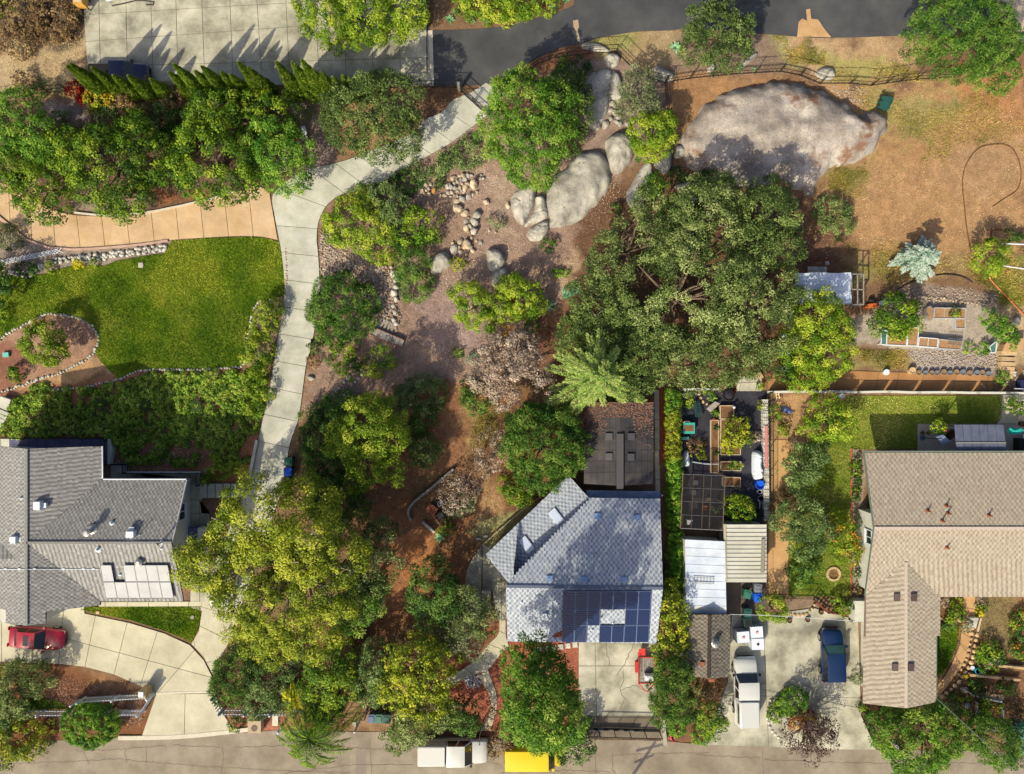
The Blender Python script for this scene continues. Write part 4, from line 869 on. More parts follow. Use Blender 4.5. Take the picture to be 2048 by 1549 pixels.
def ribbed(name, label, quad, z, n, m, ax=0, ht=.06, th=.05, cat="shed", wall_m=None, slope=0.0):
 "flat roof of separate ribbed sheets on walls"
 root = thing(name, label, cat, P(*np.mean(quad, 0)))
 q = [np.array(p, float) for p in quad]
 for i in range(n):
  t0, t1 = i / n, (i + 1) / n
  e = [q[0]+(q[3]-q[0])*t0, q[1]+(q[2]-q[1])*t0, q[1]+(q[2]-q[1])*t1, q[0]+(q[3]-q[0])*t1] if ax == 0 else [q[0]+(q[1]-q[0])*t0, q[0]+(q[1]-q[0])*t1, q[3]+(q[2]-q[3])*t1, q[3]+(q[2]-q[3])*t0]
  pts = [P(*p, z + slope * (0.5 - (t0 if k in ((0,1) if ax == 0 else (0,3)) else t1))) for k, p in enumerate(e)]; c = np.mean(pts, 0)
  bm = MB().slabp([tuple(p) for p in pts], th); a, b = (0, 1) if ax == 0 else (0, 3)
  pa, pb = np.array(pts[a]), np.array(pts[b]); d = (c - (pa + pb) / 2); d = d / np.linalg.norm(d) * .05
  bm.bar(tuple(pa + d + [0, 0, .01]), tuple(pb + d + [0, 0, .01]), .07, ht); bm.build("roof_sheet", m, root)
 w0 = MB().prism([tuple(np.array(P(*p, z)[:2]) * .0 + np.array(P(*(np.mean(quad, 0) + (np.array(p) - np.mean(quad, 0)) * .93), z)[:2])) for p in quad], 0, z - .08); w0.build("wall", wall_m or M['offwhite'], root)
 return root
WR = mat("white_metal_roof", A(214,220,230), A(238,240,246), rough=.45, sc=.4, stain=.2, ss=1.1, fk=.05)
ws = ribbed("white_shed", "flat white roofed shed with stained panels beside the green hedge", [(1370,1079),(1450,1083),(1453,1229),(1372,1227)], 2.5, 9, WR, 0, .03, .05, slope=.2)
ldr = thing("roof_ladder", "thin metal ladder lying on the white shed roof", "ladder", P(1405,1156,2.7))
bm = MB(); bm.bar(P(1386,1155,2.62), P(1428,1157,2.62), .04); bm.bar(P(1386,1166,2.62), P(1428,1168,2.62), .04); bm.build("stile", M['steel'], ldr)
for i in range(7): MB().bar(P(1388+i*6.4,1155.2,2.62), P(1388+i*6.4,1167,2.62), .025).build("rung", M['steel'], ldr)
cp = ribbed("beige_carport", "beige ribbed metal carport roof beside the white shed", [(1452,1049),(1533,1049),(1533,1165),(1454,1165)], 2.4, 14, mat("beige_metal", A(204,196,172), A(222,216,196), rough=.5, sc=.5, stain=.12, fk=.06), 0, .09, .05, wall_m=M['concrete_old'])
MB().slabp([P(1524,1078,2.55),P(1530,1078,2.55),P(1529,1146,2.55),P(1522,1146,2.55)], .15).build("roof_duct", mat("duct_grey", A(150,142,124), rough=.6), cp)
MB().slabp([P(1447,1049,2.5),P(1452,1049,2.5),P(1454,1165,2.5),P(1451,1165,2.5)], .1).build("fascia", mat("fascia_tan", A(190,176,146), rough=.7), cp)
h = House("brown_roof_shed", "small shed with a brown shingled gable roof beside the white camper truck", 1415, 1292, "shed")
rl = [(1419,1232,3.2),(1417,1357,3.2),(1369,1290,2.5)]; rr = [(1419,1232,3.2),(1417,1357,3.2),(1459,1290,2.5)]
h.roof_face([(1419,1230),(1417,1358),(1367,1351),(1372,1229)], rl, .34, .22); h.roof_face([(1419,1230),(1417,1358),(1458,1354),(1461,1229)], rr, .34, .22)
h.finish(RB["brown"], SH_S); h.cap(P(1419,1231,3.26), P(1417,1357,3.26), RB["brown"])
h.walls([p[:2] for p in PL([(1376,1234),(1456,1234),(1453,1348),(1373,1346)], 2.5)], 2.45, W2)
vent_pipe(h, 1428, 1286, .14, .5, M['steel'], cap=True)
p = h.on(1404, 1327); MB().box((p[0], p[1], p[2] - .1), (.32, .32, .3)).build("brick_vent", M['brick'], h.root)
p = P(1423,1361,2.2); MB().box((p[0], p[1], 0), (.45, .25, 2.3)).build("brick_pier", M['brick'], h.root)
pc = thing("patio_cover", "dark grey slatted patio cover on the north side of the tan roofed house", "patio cover", P(1960,878))
for i in range(6):
 f0, f1 = i / 6, (i + 1) / 6 - .012
 MB().slabp([P(1909+99*f0,850,2.5),P(1909+99*f1,850,2.5),P(1914+101*f1,908,2.7),P(1914+101*f0,908,2.7)], .05).build("cover_panel", mat("slate_fabric", A(88,94,110), A(104,110,126), rough=.7, sc=2, fk=.08) if i == 0 else bpy.data.materials["slate_fabric"], pc)
MB().bar(P(1912,886,2.66), P(2012,886,2.66), .12, .05).build("cross_bar", M['steel'], pc)
for x, y in ((1911,853),(2006,853)): MB().box((*P(x,y,2.4)[:2], 0), (.1, .1, 2.45)).build("post", M['iron'], pc)
# ---------------------------------------------------------------- rocks and stones
def boulder(name, label, outline, ht, m, seed, grp=None, ridge=0.0, flat=.5):
 "rounded rock over a photo outline"
 o = [P(*q)[:2] for q in cat(outline, 6, True)]; cx, cy = np.mean(o, 0); pts = np.array(o) - [cx, cy]; lo, hi = pts.min(0), pts.max(0); R_ = (hi - lo).min() * .5
 g = max(.05, (hi - lo).min() / 34); X, Y = np.meshgrid(np.arange(lo[0] - g, hi[0] + 2 * g, g), np.arange(lo[1] - g, hi[1] + 2 * g, g)); gx, gy = X + cx, Y + cy
 d = dist_poly(pts.tolist(), X, Y) + (fbm(gx * 1.6, gy * 1.6, seed + 9, 3) - .5) * R_ * .16; dd = np.maximum(0, d) / R_; e = 1 - np.exp(-(dd / max(.12, .42 * flat)) ** .75)
 nz = fbm(gx * .6, gy * .6, seed, 4) - .5; n2 = fbm(gx * 2.6, gy * 2.6, seed + 3, 4) - .5; cr = np.abs(fbm(gx * .45 + 7, gy * .45, seed + 5, 4) - .5)
 Z = ht * e * (1 + ridge * (X * .56 + Y * .83) / max(1, np.abs(pts).max())) + (nz * ht * .4 + n2 * .16 * min(1, ht)) * np.minimum(1, e * 1.6) - np.exp(-(cr / .012) ** 2) * .16 * min(1, ht) * np.minimum(1, e)
 Z = np.where(d > 0, Z, np.maximum(-.3, d * 3)); V = np.stack([X, Y, Z], -1).reshape(-1, 3); i = np.arange(X.size).reshape(X.shape); F = np.stack([i[:-1, :-1], i[:-1, 1:], i[1:, 1:], i[1:, :-1]], -1).reshape(-1, 4)
 F = F[(d.reshape(-1)[F] > -g * 2).any(1)]; u = np.unique(F); mp = np.zeros(len(V), int); mp[u] = np.arange(len(u)); V, F = V[u], mp[F]
 me = np_mesh(name, np.array(V), np.array(F), m, smooth=True)
 return tag(link(name, me, None, (cx, cy, 0)), label, "boulder" if "boulder" in name else "rock", grp)
def ico(seed, cuts=7, sub=2, rough=.12):
 import bmesh
 rg = np.random.default_rng(seed); bm = bmesh.new(); bmesh.ops.create_icosphere(bm, subdivisions=sub, radius=1)
 N = unit0(rg.normal(size=(cuts, 3))); D = rg.uniform(.62, .95, cuts)
 for v in bm.verts:
  c = np.array(v.co); c *= 1 + rg.normal(0, rough * .35)
  for nn, d in zip(N, D):
   e = c @ nn - d
   if e > 0: c -= nn * e * .9
  v.co = c
 F = [[v.index for v in f.verts] for f in bm.faces]; V = [tuple(v.co) for v in bm.verts]; bm.free(); return np.array(V), np.array(F)
def unit0(v): return v / np.linalg.norm(v, axis=-1, keepdims=True)
ROCKM = {}
def rockmesh(k, key):
 if (k, key) not in ROCKM: V, F = ico(50 + k, 9, 2); ROCKM[(k, key)] = np_mesh("stone", V, F, M[key])
 return ROCKM[(k, key)]
PEB = [ico(90 + k, 6, 1) for k in range(5)]
PEBM = {}
def pebmesh(k, key):
 if (k, key) not in PEBM: PEBM[(k, key)] = np_mesh("stone", *PEB[k], M[key])
 return PEBM[(k, key)]
HUGE = [(1358,290),(1372,258),(1402,220),(1442,190),(1500,173),(1550,168),(1602,173),(1650,190),(1690,213),(1718,234),(1744,218),(1762,236),(1771,262),(1754,288),(1742,312),(1692,330),(1645,346),(1626,388),(1598,380),(1560,362),(1505,376),(1450,370),(1402,352),(1366,322)]
boulder("boulder", "huge weathered granite boulder outcrop at the edge of the dirt yard", HUGE, 1.7, M['rock_big'], 3, None, .5, .6)
B = [("big flat topped pale boulder under the pepper tree", [(1091,392),(1100,362),(1130,340),(1150,312),(1180,302),(1206,312),(1220,345),(1217,372),(1195,405),(1160,440),(1106,457),(1097,430)], 1.2, .5),
     ("rounded pale boulder left of a narrow crack", [(1021,410),(1030,385),(1060,372),(1072,385),(1066,415),(1047,450),(1030,434)], 1.0, .5),
     ("split boulder half between the crack and the flat boulder", [(1071,395),(1088,396),(1094,434),(1062,450),(1050,451),(1068,420)], .8, .45),
     ("small pale boulder below the split pair", [(1053,470),(1062,456),(1094,443),(1099,460),(1086,479),(1062,482)], .7, .6),
     ("egg shaped boulder with dark lichen beside the lime tree", [(1210,292),(1218,276),(1246,268),(1266,285),(1268,310),(1255,332),(1232,350),(1218,336)], 1.4, .7),
     ("long smooth slab of rock sloping into the mulch", [(1252,388),(1275,350),(1292,325),(1305,332),(1300,372),(1282,418),(1262,416)], .5, .4),
     ("dark boulder wedged against the wire fence", [(1308,330),(1325,305),(1342,300),(1340,340),(1326,348)], .9, .6),
     ("round grey boulder standing by the huge outcrop", [(1347,302),(1353,292),(1366,293),(1371,304),(1362,316),(1350,315)], .7, .8),
     ("cracked grey bedrock slab behind the pepper tree", [(1160,190),(1175,165),(1200,142),(1224,142),(1222,172),(1216,215),(1203,250),(1182,260),(1166,228)], .5, .35),
     ("pale bedrock slab right of the crack", [(1222,152),(1238,152),(1246,185),(1240,203),(1219,197)], .5, .4),
     ("flat round rock left of the cracked slab", [(1165,166),(1180,148),(1194,146),(1190,162),(1172,172)], .4, .5),
     ("lichen covered round boulder at the fence corner", [(1208,118),(1216,109),(1232,110),(1240,120),(1232,133),(1216,136)], .8, .8),
     ("blocky pale boulder beside the lane fence", [(1302,146),(1312,132),(1328,138),(1346,148),(1345,161),(1330,165),(1312,158)], .8, .9),
     ("low flat rock on the lane verge", [(1163,90),(1180,86),(1206,92),(1218,105),(1190,102),(1168,98)], .35, .5),
     ("half round boulder with white top at the creek stones", [(862,522),(872,508),(890,505),(903,520),(896,535),(868,551),(861,540)], .9, .7),
     ("tall grey boulder with an orange stain in the clearing", [(973,505),(980,498),(1000,502),(1011,520),(1000,541),(979,542),(975,525)], 1.1, .7),
     ("pale boulder half under the lime tree", [(984,552),(990,540),(1008,537),(1019,548),(1004,568),(988,573)], .8, .6),
     ("long narrow rock beside the lane tree", [(1474,137),(1490,120),(1510,107),(1513,113),(1498,126),(1480,138)], .4, .6),
     ("flat grey rock beside the wire fence gate", [(1630,148),(1645,136),(1665,140),(1668,155),(1648,162)], .5, .5),
     ("small grey rock under the lane tree", [(1413,140),(1422,130),(1430,134),(1426,146)], .5, .8),
     ("pale rock by the photo edge beyond the terrace path", [(2022,640),(2030,632),(2040,640),(2036,652),(2025,652)], .5, .6),
     ("rock among the dark shrubs at the foot of the outcrop", [(1350,372),(1372,365),(1390,372),(1384,386),(1360,388)], .5, .5),
     ("angular grey rock by the fence and the outcrop", [(1358,392),(1380,388),(1398,398),(1388,412),(1364,410)], .5, .5),
     ("shaded rock in the mulch bed by the drive spur", [(508,1308),(518,1297),(530,1298),(526,1312),(516,1316)], .5, .6),
     ("flat shaded rock below the yellow tree", [(563,1298),(572,1290),(590,1298),(580,1306),(570,1308)], .4, .5),
     ("tan rock above the golden palm", [(625,1322),(640,1318),(646,1326),(636,1334),(626,1332)], .4, .7),
     ("pale rock at the edge of the long drive", [(615,752),(626,752),(630,758),(620,762)], .3, .7)]
for k, (l, o, ht, fl) in enumerate(B): boulder("boulder" if k < 17 else "rock", l, o, ht, M['rock'], 20 + k, None, .15, fl)
def rockat(px, py, r, key, label, grp, k=None, flat=.7, par=None):
 p = P(px, py); s = r * S; k = RND.randrange(6) if k is None else k
 o = link("rock", rockmesh(k, key), par, (p[0], p[1], s * flat * .45), scale=(s * RND.uniform(.85, 1.2), s * RND.uniform(.75, 1.05), s * flat), rot=(RND.uniform(-.3, .3), RND.uniform(-.3, .3), RND.uniform(0, 6.28)))
 return tag(o, label, "rock", grp)
PA = [(110,150,18),(130,215,20),(70,270,14),(120,300,33),(165,330,16),(175,230,24),(240,230,18),(215,280,22),(225,345,28),(150,260,12),(95,180,12),(190,300,12)]
PB = [(490,160,25),(550,195,25),(510,140,18),(610,125,28),(630,165,28),(665,125,25),(700,125,20),(800,160,26),(470,260,30),(520,270,25),(570,265,20),(635,270,35),(660,225,30),(400,355,25),(350,350,16),(440,325,22),(680,365,35),(725,345,18),(600,390,35),(540,420,35),(570,130,15),(480,320,20),(430,250,30),(550,310,16),(510,350,14),(470,370,12),(545,365,14),(820,120,16),(840,160,14),(600,225,18),(620,320,15),(770,320,20),(505,215,20),(580,170,18),(455,225,18),(590,300,18)]
PC = [(545,500,52),(630,565,40),(640,650,28),(660,620,20),(740,665,42),(645,730,35),(690,705,22),(740,765,45),(710,845,22),(665,770,14),(575,885,30),(655,920,45),(695,945,24),(490,900,18),(630,950,22),(580,1000,22),(560,945,20),(720,990,25),(650,1030,20),(810,895,22),(910,755,14),(985,775,14),(1050,610,20),(765,875,15)]
for lst, l, g in ((PA, "fieldstone in the small pile beside the rosemary", "small rock pile by the rosemary"), (PB, "fieldstone in the large tumbled rock pile", "large rock pile"), (PC, "stone in the rocky chain running down from the rock pile", "chain of stones down the slope")):
 for x, y, r in lst: rockat(820 + x / 5.74, 330 + y / 5.74, max(3.6, r / 4.5), 'rock_tan' if RND.random() < .62 else 'rock', l, g, flat=RND.uniform(.6, 1.0))
rockat(868.5, 382, 7.5, 'rock_orange', "bright orange stone in the small rock pile", "small rock pile by the rosemary"); rockat(948, 371, 11, 'rock_tan', "tall pale slab, largest stone of the large rock pile", "large rock pile", flat=1.2)
rockat(954, 432, 12, 'rock', "large grey block, biggest of the rocky chain", "chain of stones down the slope"); rockat(908, 499, 10, 'rock', "greenish grey block beside the half round boulder", "chain of stones down the slope"); rockat(973, 404, 7, 'rock_tan', "lone white square stone on the mulch", None); rockat(1016, 412, 7, 'rock_tan', "tan stone against the rounded pale boulder", None)
for x, y, r in ((1224,208,8),(1236,200,7),(1221,222,6),(1229,226,6),(1236,236,7),(1222,238,6),(1232,245,6),(1240,248,5),(1228,214,5),(1242,222,5)): rockat(x, y, r, 'rock', "broken stone below the cracked bedrock", "broken stones below the bedrock")
for x, y, r in ((1194,254,10),(1210,252,9),(1240,250,6),(1255,250,6)): rockat(x, y, r, 'rock', "rounded rock at the foot of the cracked bedrock", "rounded rocks at the bedrock foot")
for x, y, r in ((783,535,5),(788,548,8),(793,560,7),(793,575,6),(789,587,8),(792,600,6),(786,612,5),(790,625,5),(788,640,6),(793,648,5)): rockat(x, y, r, 'stone_white', "pale edging stone on the east bank of the dry creek", "edging stones of the dry creek", flat=.9)
for x, y, r in ((490,1252,5),(494,1262,5),(486,1275,4),(497,1245,4),(480,1286,5),(484,1300,4),(476,1310,4)): rockat(x, y, r, 'rock_tan', "tan stone lining the bed beside the drive spur", "tan stones by the drive spur")
def scatter_stones(name, label, poly_px, n, r0, r1, m, seed, z=0.0, fade=None):
 rg = np.random.default_rng(seed); poly = np.array([P(*q)[:2] for q in poly_px]); q = rg.uniform(poly.min(0), poly.max(0), (n * 2, 2)); d = dist_poly(poly.tolist(), q[:, 0], q[:, 1]) + rg.normal(0, .12, len(q)); q = q[d > 0][:n]; V, F, T = [], [], []
 for x, y in q:
  V0, F0 = PEB[rg.integers(0, 5)]; a = rg.uniform(0, 6.28); s = rg.uniform(r0, r1) * np.array([rg.uniform(.8, 1.3), rg.uniform(.7, 1.1), rg.uniform(.5, .8)]); v = V0 * s; c, sn = math.cos(a), math.sin(a)
  v = np.stack([v[:, 0] * c - v[:, 1] * sn + x, v[:, 0] * sn + v[:, 1] * c + y, v[:, 2] + z + s[2] * .4], -1); F.append(F0 + sum(map(len, V))); V.append(v); T.append(np.full(len(F0), np.clip(rg.normal(.5, .28), 0, 1)))
 return tag(link(name, np_mesh(name, np.concatenate(V), np.concatenate(F), m, tone=np.concatenate(T))), kind="stuff")
CREEK = [(640,462),(652,468),(662,495),(690,505),(745,520),(785,545),(795,600),(800,655),(782,672),(766,655),(742,612),(700,560),(660,580),(642,600)]
scatter_stones("creek_gravel", "", CREEK, 1500, .06, .13, M['gravel'], 3)
for k, (pl_, n) in enumerate((([(1740,605),(1820,575),(2000,580),(1990,612),(1760,615)], 500), ([(1815,700),(2000,708),(1995,735),(1828,730)], 700), ([(1650,172),(1735,180),(1725,212),(1690,205)], 160), ([(640,460),(700,540),(700,560),(640,600)], 250), ([(2005,770),(2048,745),(2048,765),(2010,775)], 80))): scatter_stones("gravel", "", pl_, n, .03, .09, M['gravel'], 30 + k)
scatter_stones("rock_mulch", "", [(928,1356),(934,1352),(950,1350),(962,1356),(962,1368),(950,1378),(938,1376)], 110, .05, .11, mat("white_pebbles", A(170,160,156), A(236,228,222), tone=True, rough=.9), 44)
def border(name, label, lines, size, m_key, cat="stone border", jit=.25, rows=1, gapk=1.02, flat=.75, grp=None):
 first = P(*lines[0][0]); root = thing(name, label, cat, (first[0], first[1], 0), 0, grp)
 for ln in lines:
  pts = [P(*q)[:2] for q in cat2(ln)]; n = max(2, int(length(pts) / (size * gapk)))
  for r in range(rows):
   for x, y in resample(pts, n):
    s = size * RND.uniform(.42, .64)
    link("stone", pebmesh(RND.randrange(5), m_key), root, (x - first[0] + RND.uniform(-jit, jit) * size, y - first[1] + RND.uniform(-jit, jit) * size + r * size * .8, s * .4), scale=(s * RND.uniform(.9, 1.25), s * RND.uniform(.8, 1.05), s * flat), rot=(0, 0, RND.uniform(0, 6.28)))
 return root
def cat2(ln): return globals()['_catmull'](ln, 5) if len(ln) > 2 else ln
_catmull = cat
border("stone_border", "white stone edging between the west lawn and the corner bed", [[(545,601),(530,600),(516,607),(505,630),(500,660),(494,690),(490,722),(484,733)]], .24, 'stone_white')
border("stone_border", "white stone edging between the west lawn and the groundcover bed", [[(484,734),(440,738),(387,740),(310,740),(271,745),(237,760),(200,768),(150,778),(110,780),(60,775)]], .24, 'stone_white')
border("stone_border", "white stone ring round the bed of the bushy lime tree", [[(-4,684),(30,660),(55,648),(88,631),(120,630),(145,634),(175,646),(191,661),(196,687),(181,713),(150,733),(115,748),(70,762),(25,778),(0,786)]], .25, 'stone_white')
border("stone_wall", "dry stone wall of pale rocks along the top of the west lawn", [[(75,541),(110,527),(150,521),(200,517),(258,509),(333,499)], [(20,548),(45,552),(75,548)]], .34, 'stone_white', "stone wall", .35, 2, .8, .9)
border("stone_border", "pale stones along the lawn edge of the long drive", [[(571,500),(573,530),(573,560),(571,590)]], .2, 'rock_tan')
border("stone_border", "pale stone edging of the lower creek, west side", [[(668,790),(684,770),(702,752),(722,742)]], .3, 'stone_white'); border("stone_border", "pale stone edging of the lower creek, east side", [[(690,792),(706,770),(718,755),(730,745)]], .3, 'stone_white')
border("stone_border", "curved pale stone edging in the corner of the vegetable garden", [[(1397,780),(1399,792),(1404,802),(1412,808),(1421,812)]], .3, 'paver', jit=.05)
border("paver_edging", "row of tan pavers curving along the salmon path", [[(1955,1258),(1950,1285),(1945,1310),(1938,1330),(1930,1343),(1920,1358),(1908,1372),(1896,1382),(1882,1392)]], .42, 'paver', "paver edging", .04, 1, 1.05, .6)
border("paver_edging", "inner row of tan pavers along the salmon path", [[(1944,1256),(1940,1284),(1934,1310),(1926,1330),(1916,1348)]], .34, 'paver', "paver edging", .05, 1, 1.2, .6)
border("paver_edging", "scalloped paver edging along the garden strip above the big driveway", [[(1572,1227),(1590,1230),(1608,1229),(1620,1222),(1628,1210)]], .3, 'paver', "paver edging", .05)
border("stone_border", "pale paver rim round the driveway island", [[(1541,1400),(1536,1420),(1536,1440),(1542,1460),(1556,1475)]], .32, 'stone_white', jit=.05); border("stone_border", "courtyard border of tan blocks", [[(1880,1238),(1900,1238),(1918,1239)]], .4, 'paver', jit=.03)
border("stone_border", "loose stones at the foot of the raised garden terrace", [[(1748,612),(1790,602),(1840,596),(1890,600),(1940,606),(1990,608)]], .22, 'rock_tan', jit=.5); border("stone_border", "pale stones by the top of the stone steps", [[(2030,752),(2040,750),(2048,748)]], .3, 'stone_white', rows=2)
def blocks(name, label, pts, bl, wd, ht, key, cat_="wall", piece="block"):
 p = [P(*q)[:2] for q in _catmull(pts, 6)] if len(pts) > 2 else [P(*q)[:2] for q in pts]; n = max(1, round(length(p) / bl)); q = resample(p, n + 1); root = thing(name, label, cat_, (*q[0], 0))
 me = MB().box((0, 0, 0), (bl * .94, wd, ht), 0, .93).mesh(piece, M[key])
 for a, b in zip(q, q[1:]): link(piece, me, root, ((a[0]+b[0])/2 - q[0][0], (a[1]+b[1])/2 - q[0][1], RND.uniform(-.02, 0)), math.atan2(b[1]-a[1], b[0]-a[0]) + RND.uniform(-.03, .03))
 return root
blocks("block_wall", "curved low wall of grey blocks round the fire table terrace", [(908,938),(893,950),(870,970),(845,990),(826,1006),(818,1020),(818,1030),(824,1040)], .27, .2, .45, 'wood_grey')
blocks("block_wall", "short stub of pale blocks at the lower end of the fire table terrace", [(846,1043),(856,1052),(870,1064)], .27, .2, .45, 'stone_white')
blocks("garden_wall", "long white capped wall along the north side of the sunny lawn", [(1532,784),(1700,784),(1860,785),(2060,787)], 2.4, .2, 1.0, 'offwhite', piece="wall_panel")
blocks("garden_wall", "white capped wall at the top of the vegetable garden", [(1358,779),(1436,779)], 1.6, .18, .9, 'offwhite', piece="wall_panel")
blocks("garden_wall", "terraced garden wall of tan blocks, upper one", [(1964,1326),(2045,1334)], .4, .22, .45, 'paver'); blocks("garden_wall", "terraced garden wall of tan blocks, middle one", [(1934,1347),(2034,1357)], .4, .22, .45, 'paver')
blocks("garden_wall", "raised tan block edge beside the lower terrace path", [(1922,1376),(1945,1388),(1970,1396),(2000,1402)], .3, .14, .3, 'stone_white'); blocks("garden_wall", "dark retaining wall in the shade below the terrace garden", [(1950,1455),(2060,1456)], 1.5, .2, .6, 'wood_grey', piece="wall_panel")
blocks("log_border", "pale timber side of the left lower garden bed", [(1951,1402),(1953,1435)], .7, .1, .25, 'stone_white', "bed edging", "timber"); blocks("log_border", "pale timber side of the right lower garden bed", [(2003,1404),(2004,1436)], .7, .1, .25, 'stone_white', "bed edging", "timber")
for i, (x, y, a) in enumerate(((1928,1380,.2),(1946,1387,-.3),(1960,1390,-.2),(1973,1391,0),(1988,1394,0),(2000,1395,.1))): tag(MB().prism([(c[0]*S*8, c[1]*S*6.5) for c in ((1,.2),(.6,.9),(-.3,1),(-1,.5),(-.8,-.6),(0,-1),(.8,-.7))], 0, .08).build("stepping_stone", M['paver'], None, at=None), "cream stepping stone in the lower terrace path", "stepping stone", "stepping stones of the lower terrace").location = P(x, y)
wb = thing("breeze_block_wall", "pale pierced block wall between the vegetable garden and the sandy path", "wall", P(1527,925))
for i in range(17):
 y = 806 + i * 14.2; x = 1526.5 + i * .18; c = P(x, y)
 for k in (-1, 0, 1):
  MB().box((c[0] + k * .15, c[1], 0), (.11, .57, .55)).build("block", M['stone_white'], wb)
 MB().box((c[0], c[1] + .24, .0), (.46, .09, .552)).build("block_web", M['offwhite'], wb); MB().box((c[0], c[1] - .05, .0), (.46, .09, .55)).build("block_web", M['offwhite'], wb)
tag(MB().bar(P(1532.5,852,.62), P(1533,936,.62), .2, .05).build("red_board", mat("faded_red_board", A(220,130,126), rough=.8)), "faded red board lying on the pierced block wall", "board")
rng_ = thing("brick_ring", "ring of tan bricks round a bare planting hole on the sunny lawn", "brick ring", P(1666,1148))
me = MB().box((0, 0, 0), (.26, .2, .16), 0, .95).mesh("brick", M['paver'])
for k in range(14): a = k * 2 * math.pi / 14; link("brick", me, rng_, (math.cos(a) * .52, math.sin(a) * .52, 0), a + math.pi / 2)
MB().lathe((0, 0, .02), [(.42, 0), (.42, .03), (.2, .05)], 20).build("planting_soil", M['soil'], rng_, world=False)
rng2 = thing("brick_ring", "brick ring half hidden by the orange flowering shrub", "brick ring", P(1662,1066))
for k in range(10): a = k * 2 * math.pi / 10; link("brick", me, rng2, (math.cos(a) * .4, math.sin(a) * .4, 0), a + math.pi / 2)
tag(MB().prism([p[:2] for p in PL([(1700,897),(1703,897),(1703,1192),(1700,1192)])], 0, .12).build("brick_kerb", M['brick']), "long red brick kerb between the lawn and the tan house bed", "kerb")
# ---------------------------------------------------------------- fences and gates
def picket_fence(label, pts, ht=1.3, grp="white picket fences"):
 q = [P(*p) for p in pts]; root = thing("picket_fence", label, "fence", q[0], 0, grp); o = q[0]
 pm = MB().box((0, 0, .06), (.085, .022, ht - .12)); pm.add([(-.0375,-.011,ht-.06),(.0375,-.011,ht-.06),(.0375,.011,ht-.06),(-.0375,.011,ht-.06),(0,0,ht+.02)], [(0,1,4),(1,2,4),(2,3,4),(3,0,4)]); pm = pm.mesh("picket", M['white']); po = MB().box((0, 0, 0), (.12, .12, ht + .08)).box((0, 0, ht + .08), (.16, .16, .06), 0, .6).mesh("post", M['white'])
 for a, b in zip(q, q[1:]):
  L = math.dist(a, b); ang = math.atan2(b[1] - a[1], b[0] - a[0]); n = int(L / .23)
  for z in (.3, ht - .25): MB().bar((a[0], a[1], z), (b[0], b[1], z), .04, .09).build("rail", M['white'], root)
  for i in range(n): t = (i + .5) / n; link("picket", pm, root, (a[0] + (b[0] - a[0]) * t - o[0], a[1] + (b[1] - a[1]) * t - o[1], 0), ang)
  m = max(1, round(L / 2.4))
  for i in range(m + 1): t = i / m; link("post", po, root, (a[0] + (b[0] - a[0]) * t - o[0], a[1] + (b[1] - a[1]) * t - o[1], 0), ang)
picket_fence("white picket fence running along the street bed to the drive mouth", [(26,1420),(160,1420),(290,1419),(310,1388)])
picket_fence("short white picket fence by the mailbox pier, above the long one", [(160,1399),(172,1394),(308,1386)])
picket_fence("white picket fence below the feathery shrubs east of the drive mouth", [(433,1388),(449,1418),(600,1419)])
def wire_fence(label, pts, ht=1.3, post=2.2, rails=(1.0, .5, .05), step=.3, m=None, name="wire_fence", pw=.06):
 m = m or M['iron']; q = [P(*p) for p in pts]; root = thing(name, label, "fence", q[0])
 rl = MB(); wr = MB()
 for a, b in zip(q, q[1:]):
  for f in rails: rl.bar((a[0], a[1], ht * f), (b[0], b[1], ht * f), .035)
  L = math.dist(a, b); n = max(1, round(L / post))
  for i in range(n + (b == q[-1])): t = i / n; MB().box((a[0] + (b[0]-a[0])*t, a[1] + (b[1]-a[1])*t, -.05), (pw, pw, ht + .1)).build("post", m, root)
  n = int(L / step)
  for i in range(n): t = (i + .5) / n; wr.box((a[0] + (b[0]-a[0])*t, a[1] + (b[1]-a[1])*t, .05), (.012, .012, ht - .05))
 rl.build("rail", m, root); tag(wr.build("wire", m, root), kind="stuff"); return root
wire_fence("black wire fence following the bend of the asphalt lane", [(1030,168),(1050,146),(1075,128),(1100,119),(1132,113),(1178,108),(1232,105),(1262,135),(1290,155),(1330,166)], 1.4)
wire_fence("dark wire fence running down beside the huge outcrop", [(1330,166),(1336,230),(1341,300),(1342,380)], 1.4, pw=.09)
wire_fence("black wire fence between the lane verge and the huge outcrop", [(1330,166),(1380,158),(1460,150),(1560,144),(1600,152),(1640,168),(1700,168),(1742,172)], 1.4)
wire_fence("black wire fence with a low gate beyond the green bins", [(1742,172),(1800,164),(1830,160),(1905,156)], 1.5, 1.6)
wire_fence("wire fence along the cypress row and the asphalt lane's start", [(740,178),(800,176),(865,175),(920,176)], 1.3)
wire_fence("wire fence between the tan dirt and the feathery trees", [(-20,205),(60,190),(138,182)], 1.3)
wire_fence("dark wire mesh fence along the sandy path", [(1536,786),(1537,900),(1537,1045)], 1.2, 2.0, step=.12)
wire_fence("thin wire fence at the lower end of the sunny lawn", [(1536,1190),(1580,1190),(1626,1192)], 1.1)
wire_fence("low wire fence along the drive side of the tan wing", [(1722,1432),(1738,1464),(1752,1494)], 1.0)
wire_fence("thin iron fence with an open gate by the wheelie bins on the street", [(690,1430),(712,1428),(734,1428),(738,1408)], 1.2, 1.0, step=.5)
wire_fence("bamboo edged low fence along the angled wing", [(965,1088),(995,1062),(1020,1040),(1052,1013),(1085,990)], .5, .9, (1.0, .3), .12, M['timber'])
iron_rail("front_step_railing", "iron handrail where the front path meets the street", [(966,1440),(960,1462),(960,1478)], 1.0, post=1.0)
gt = thing("iron_gate", "open black iron gate across the long drive", "gate", P(920,182))
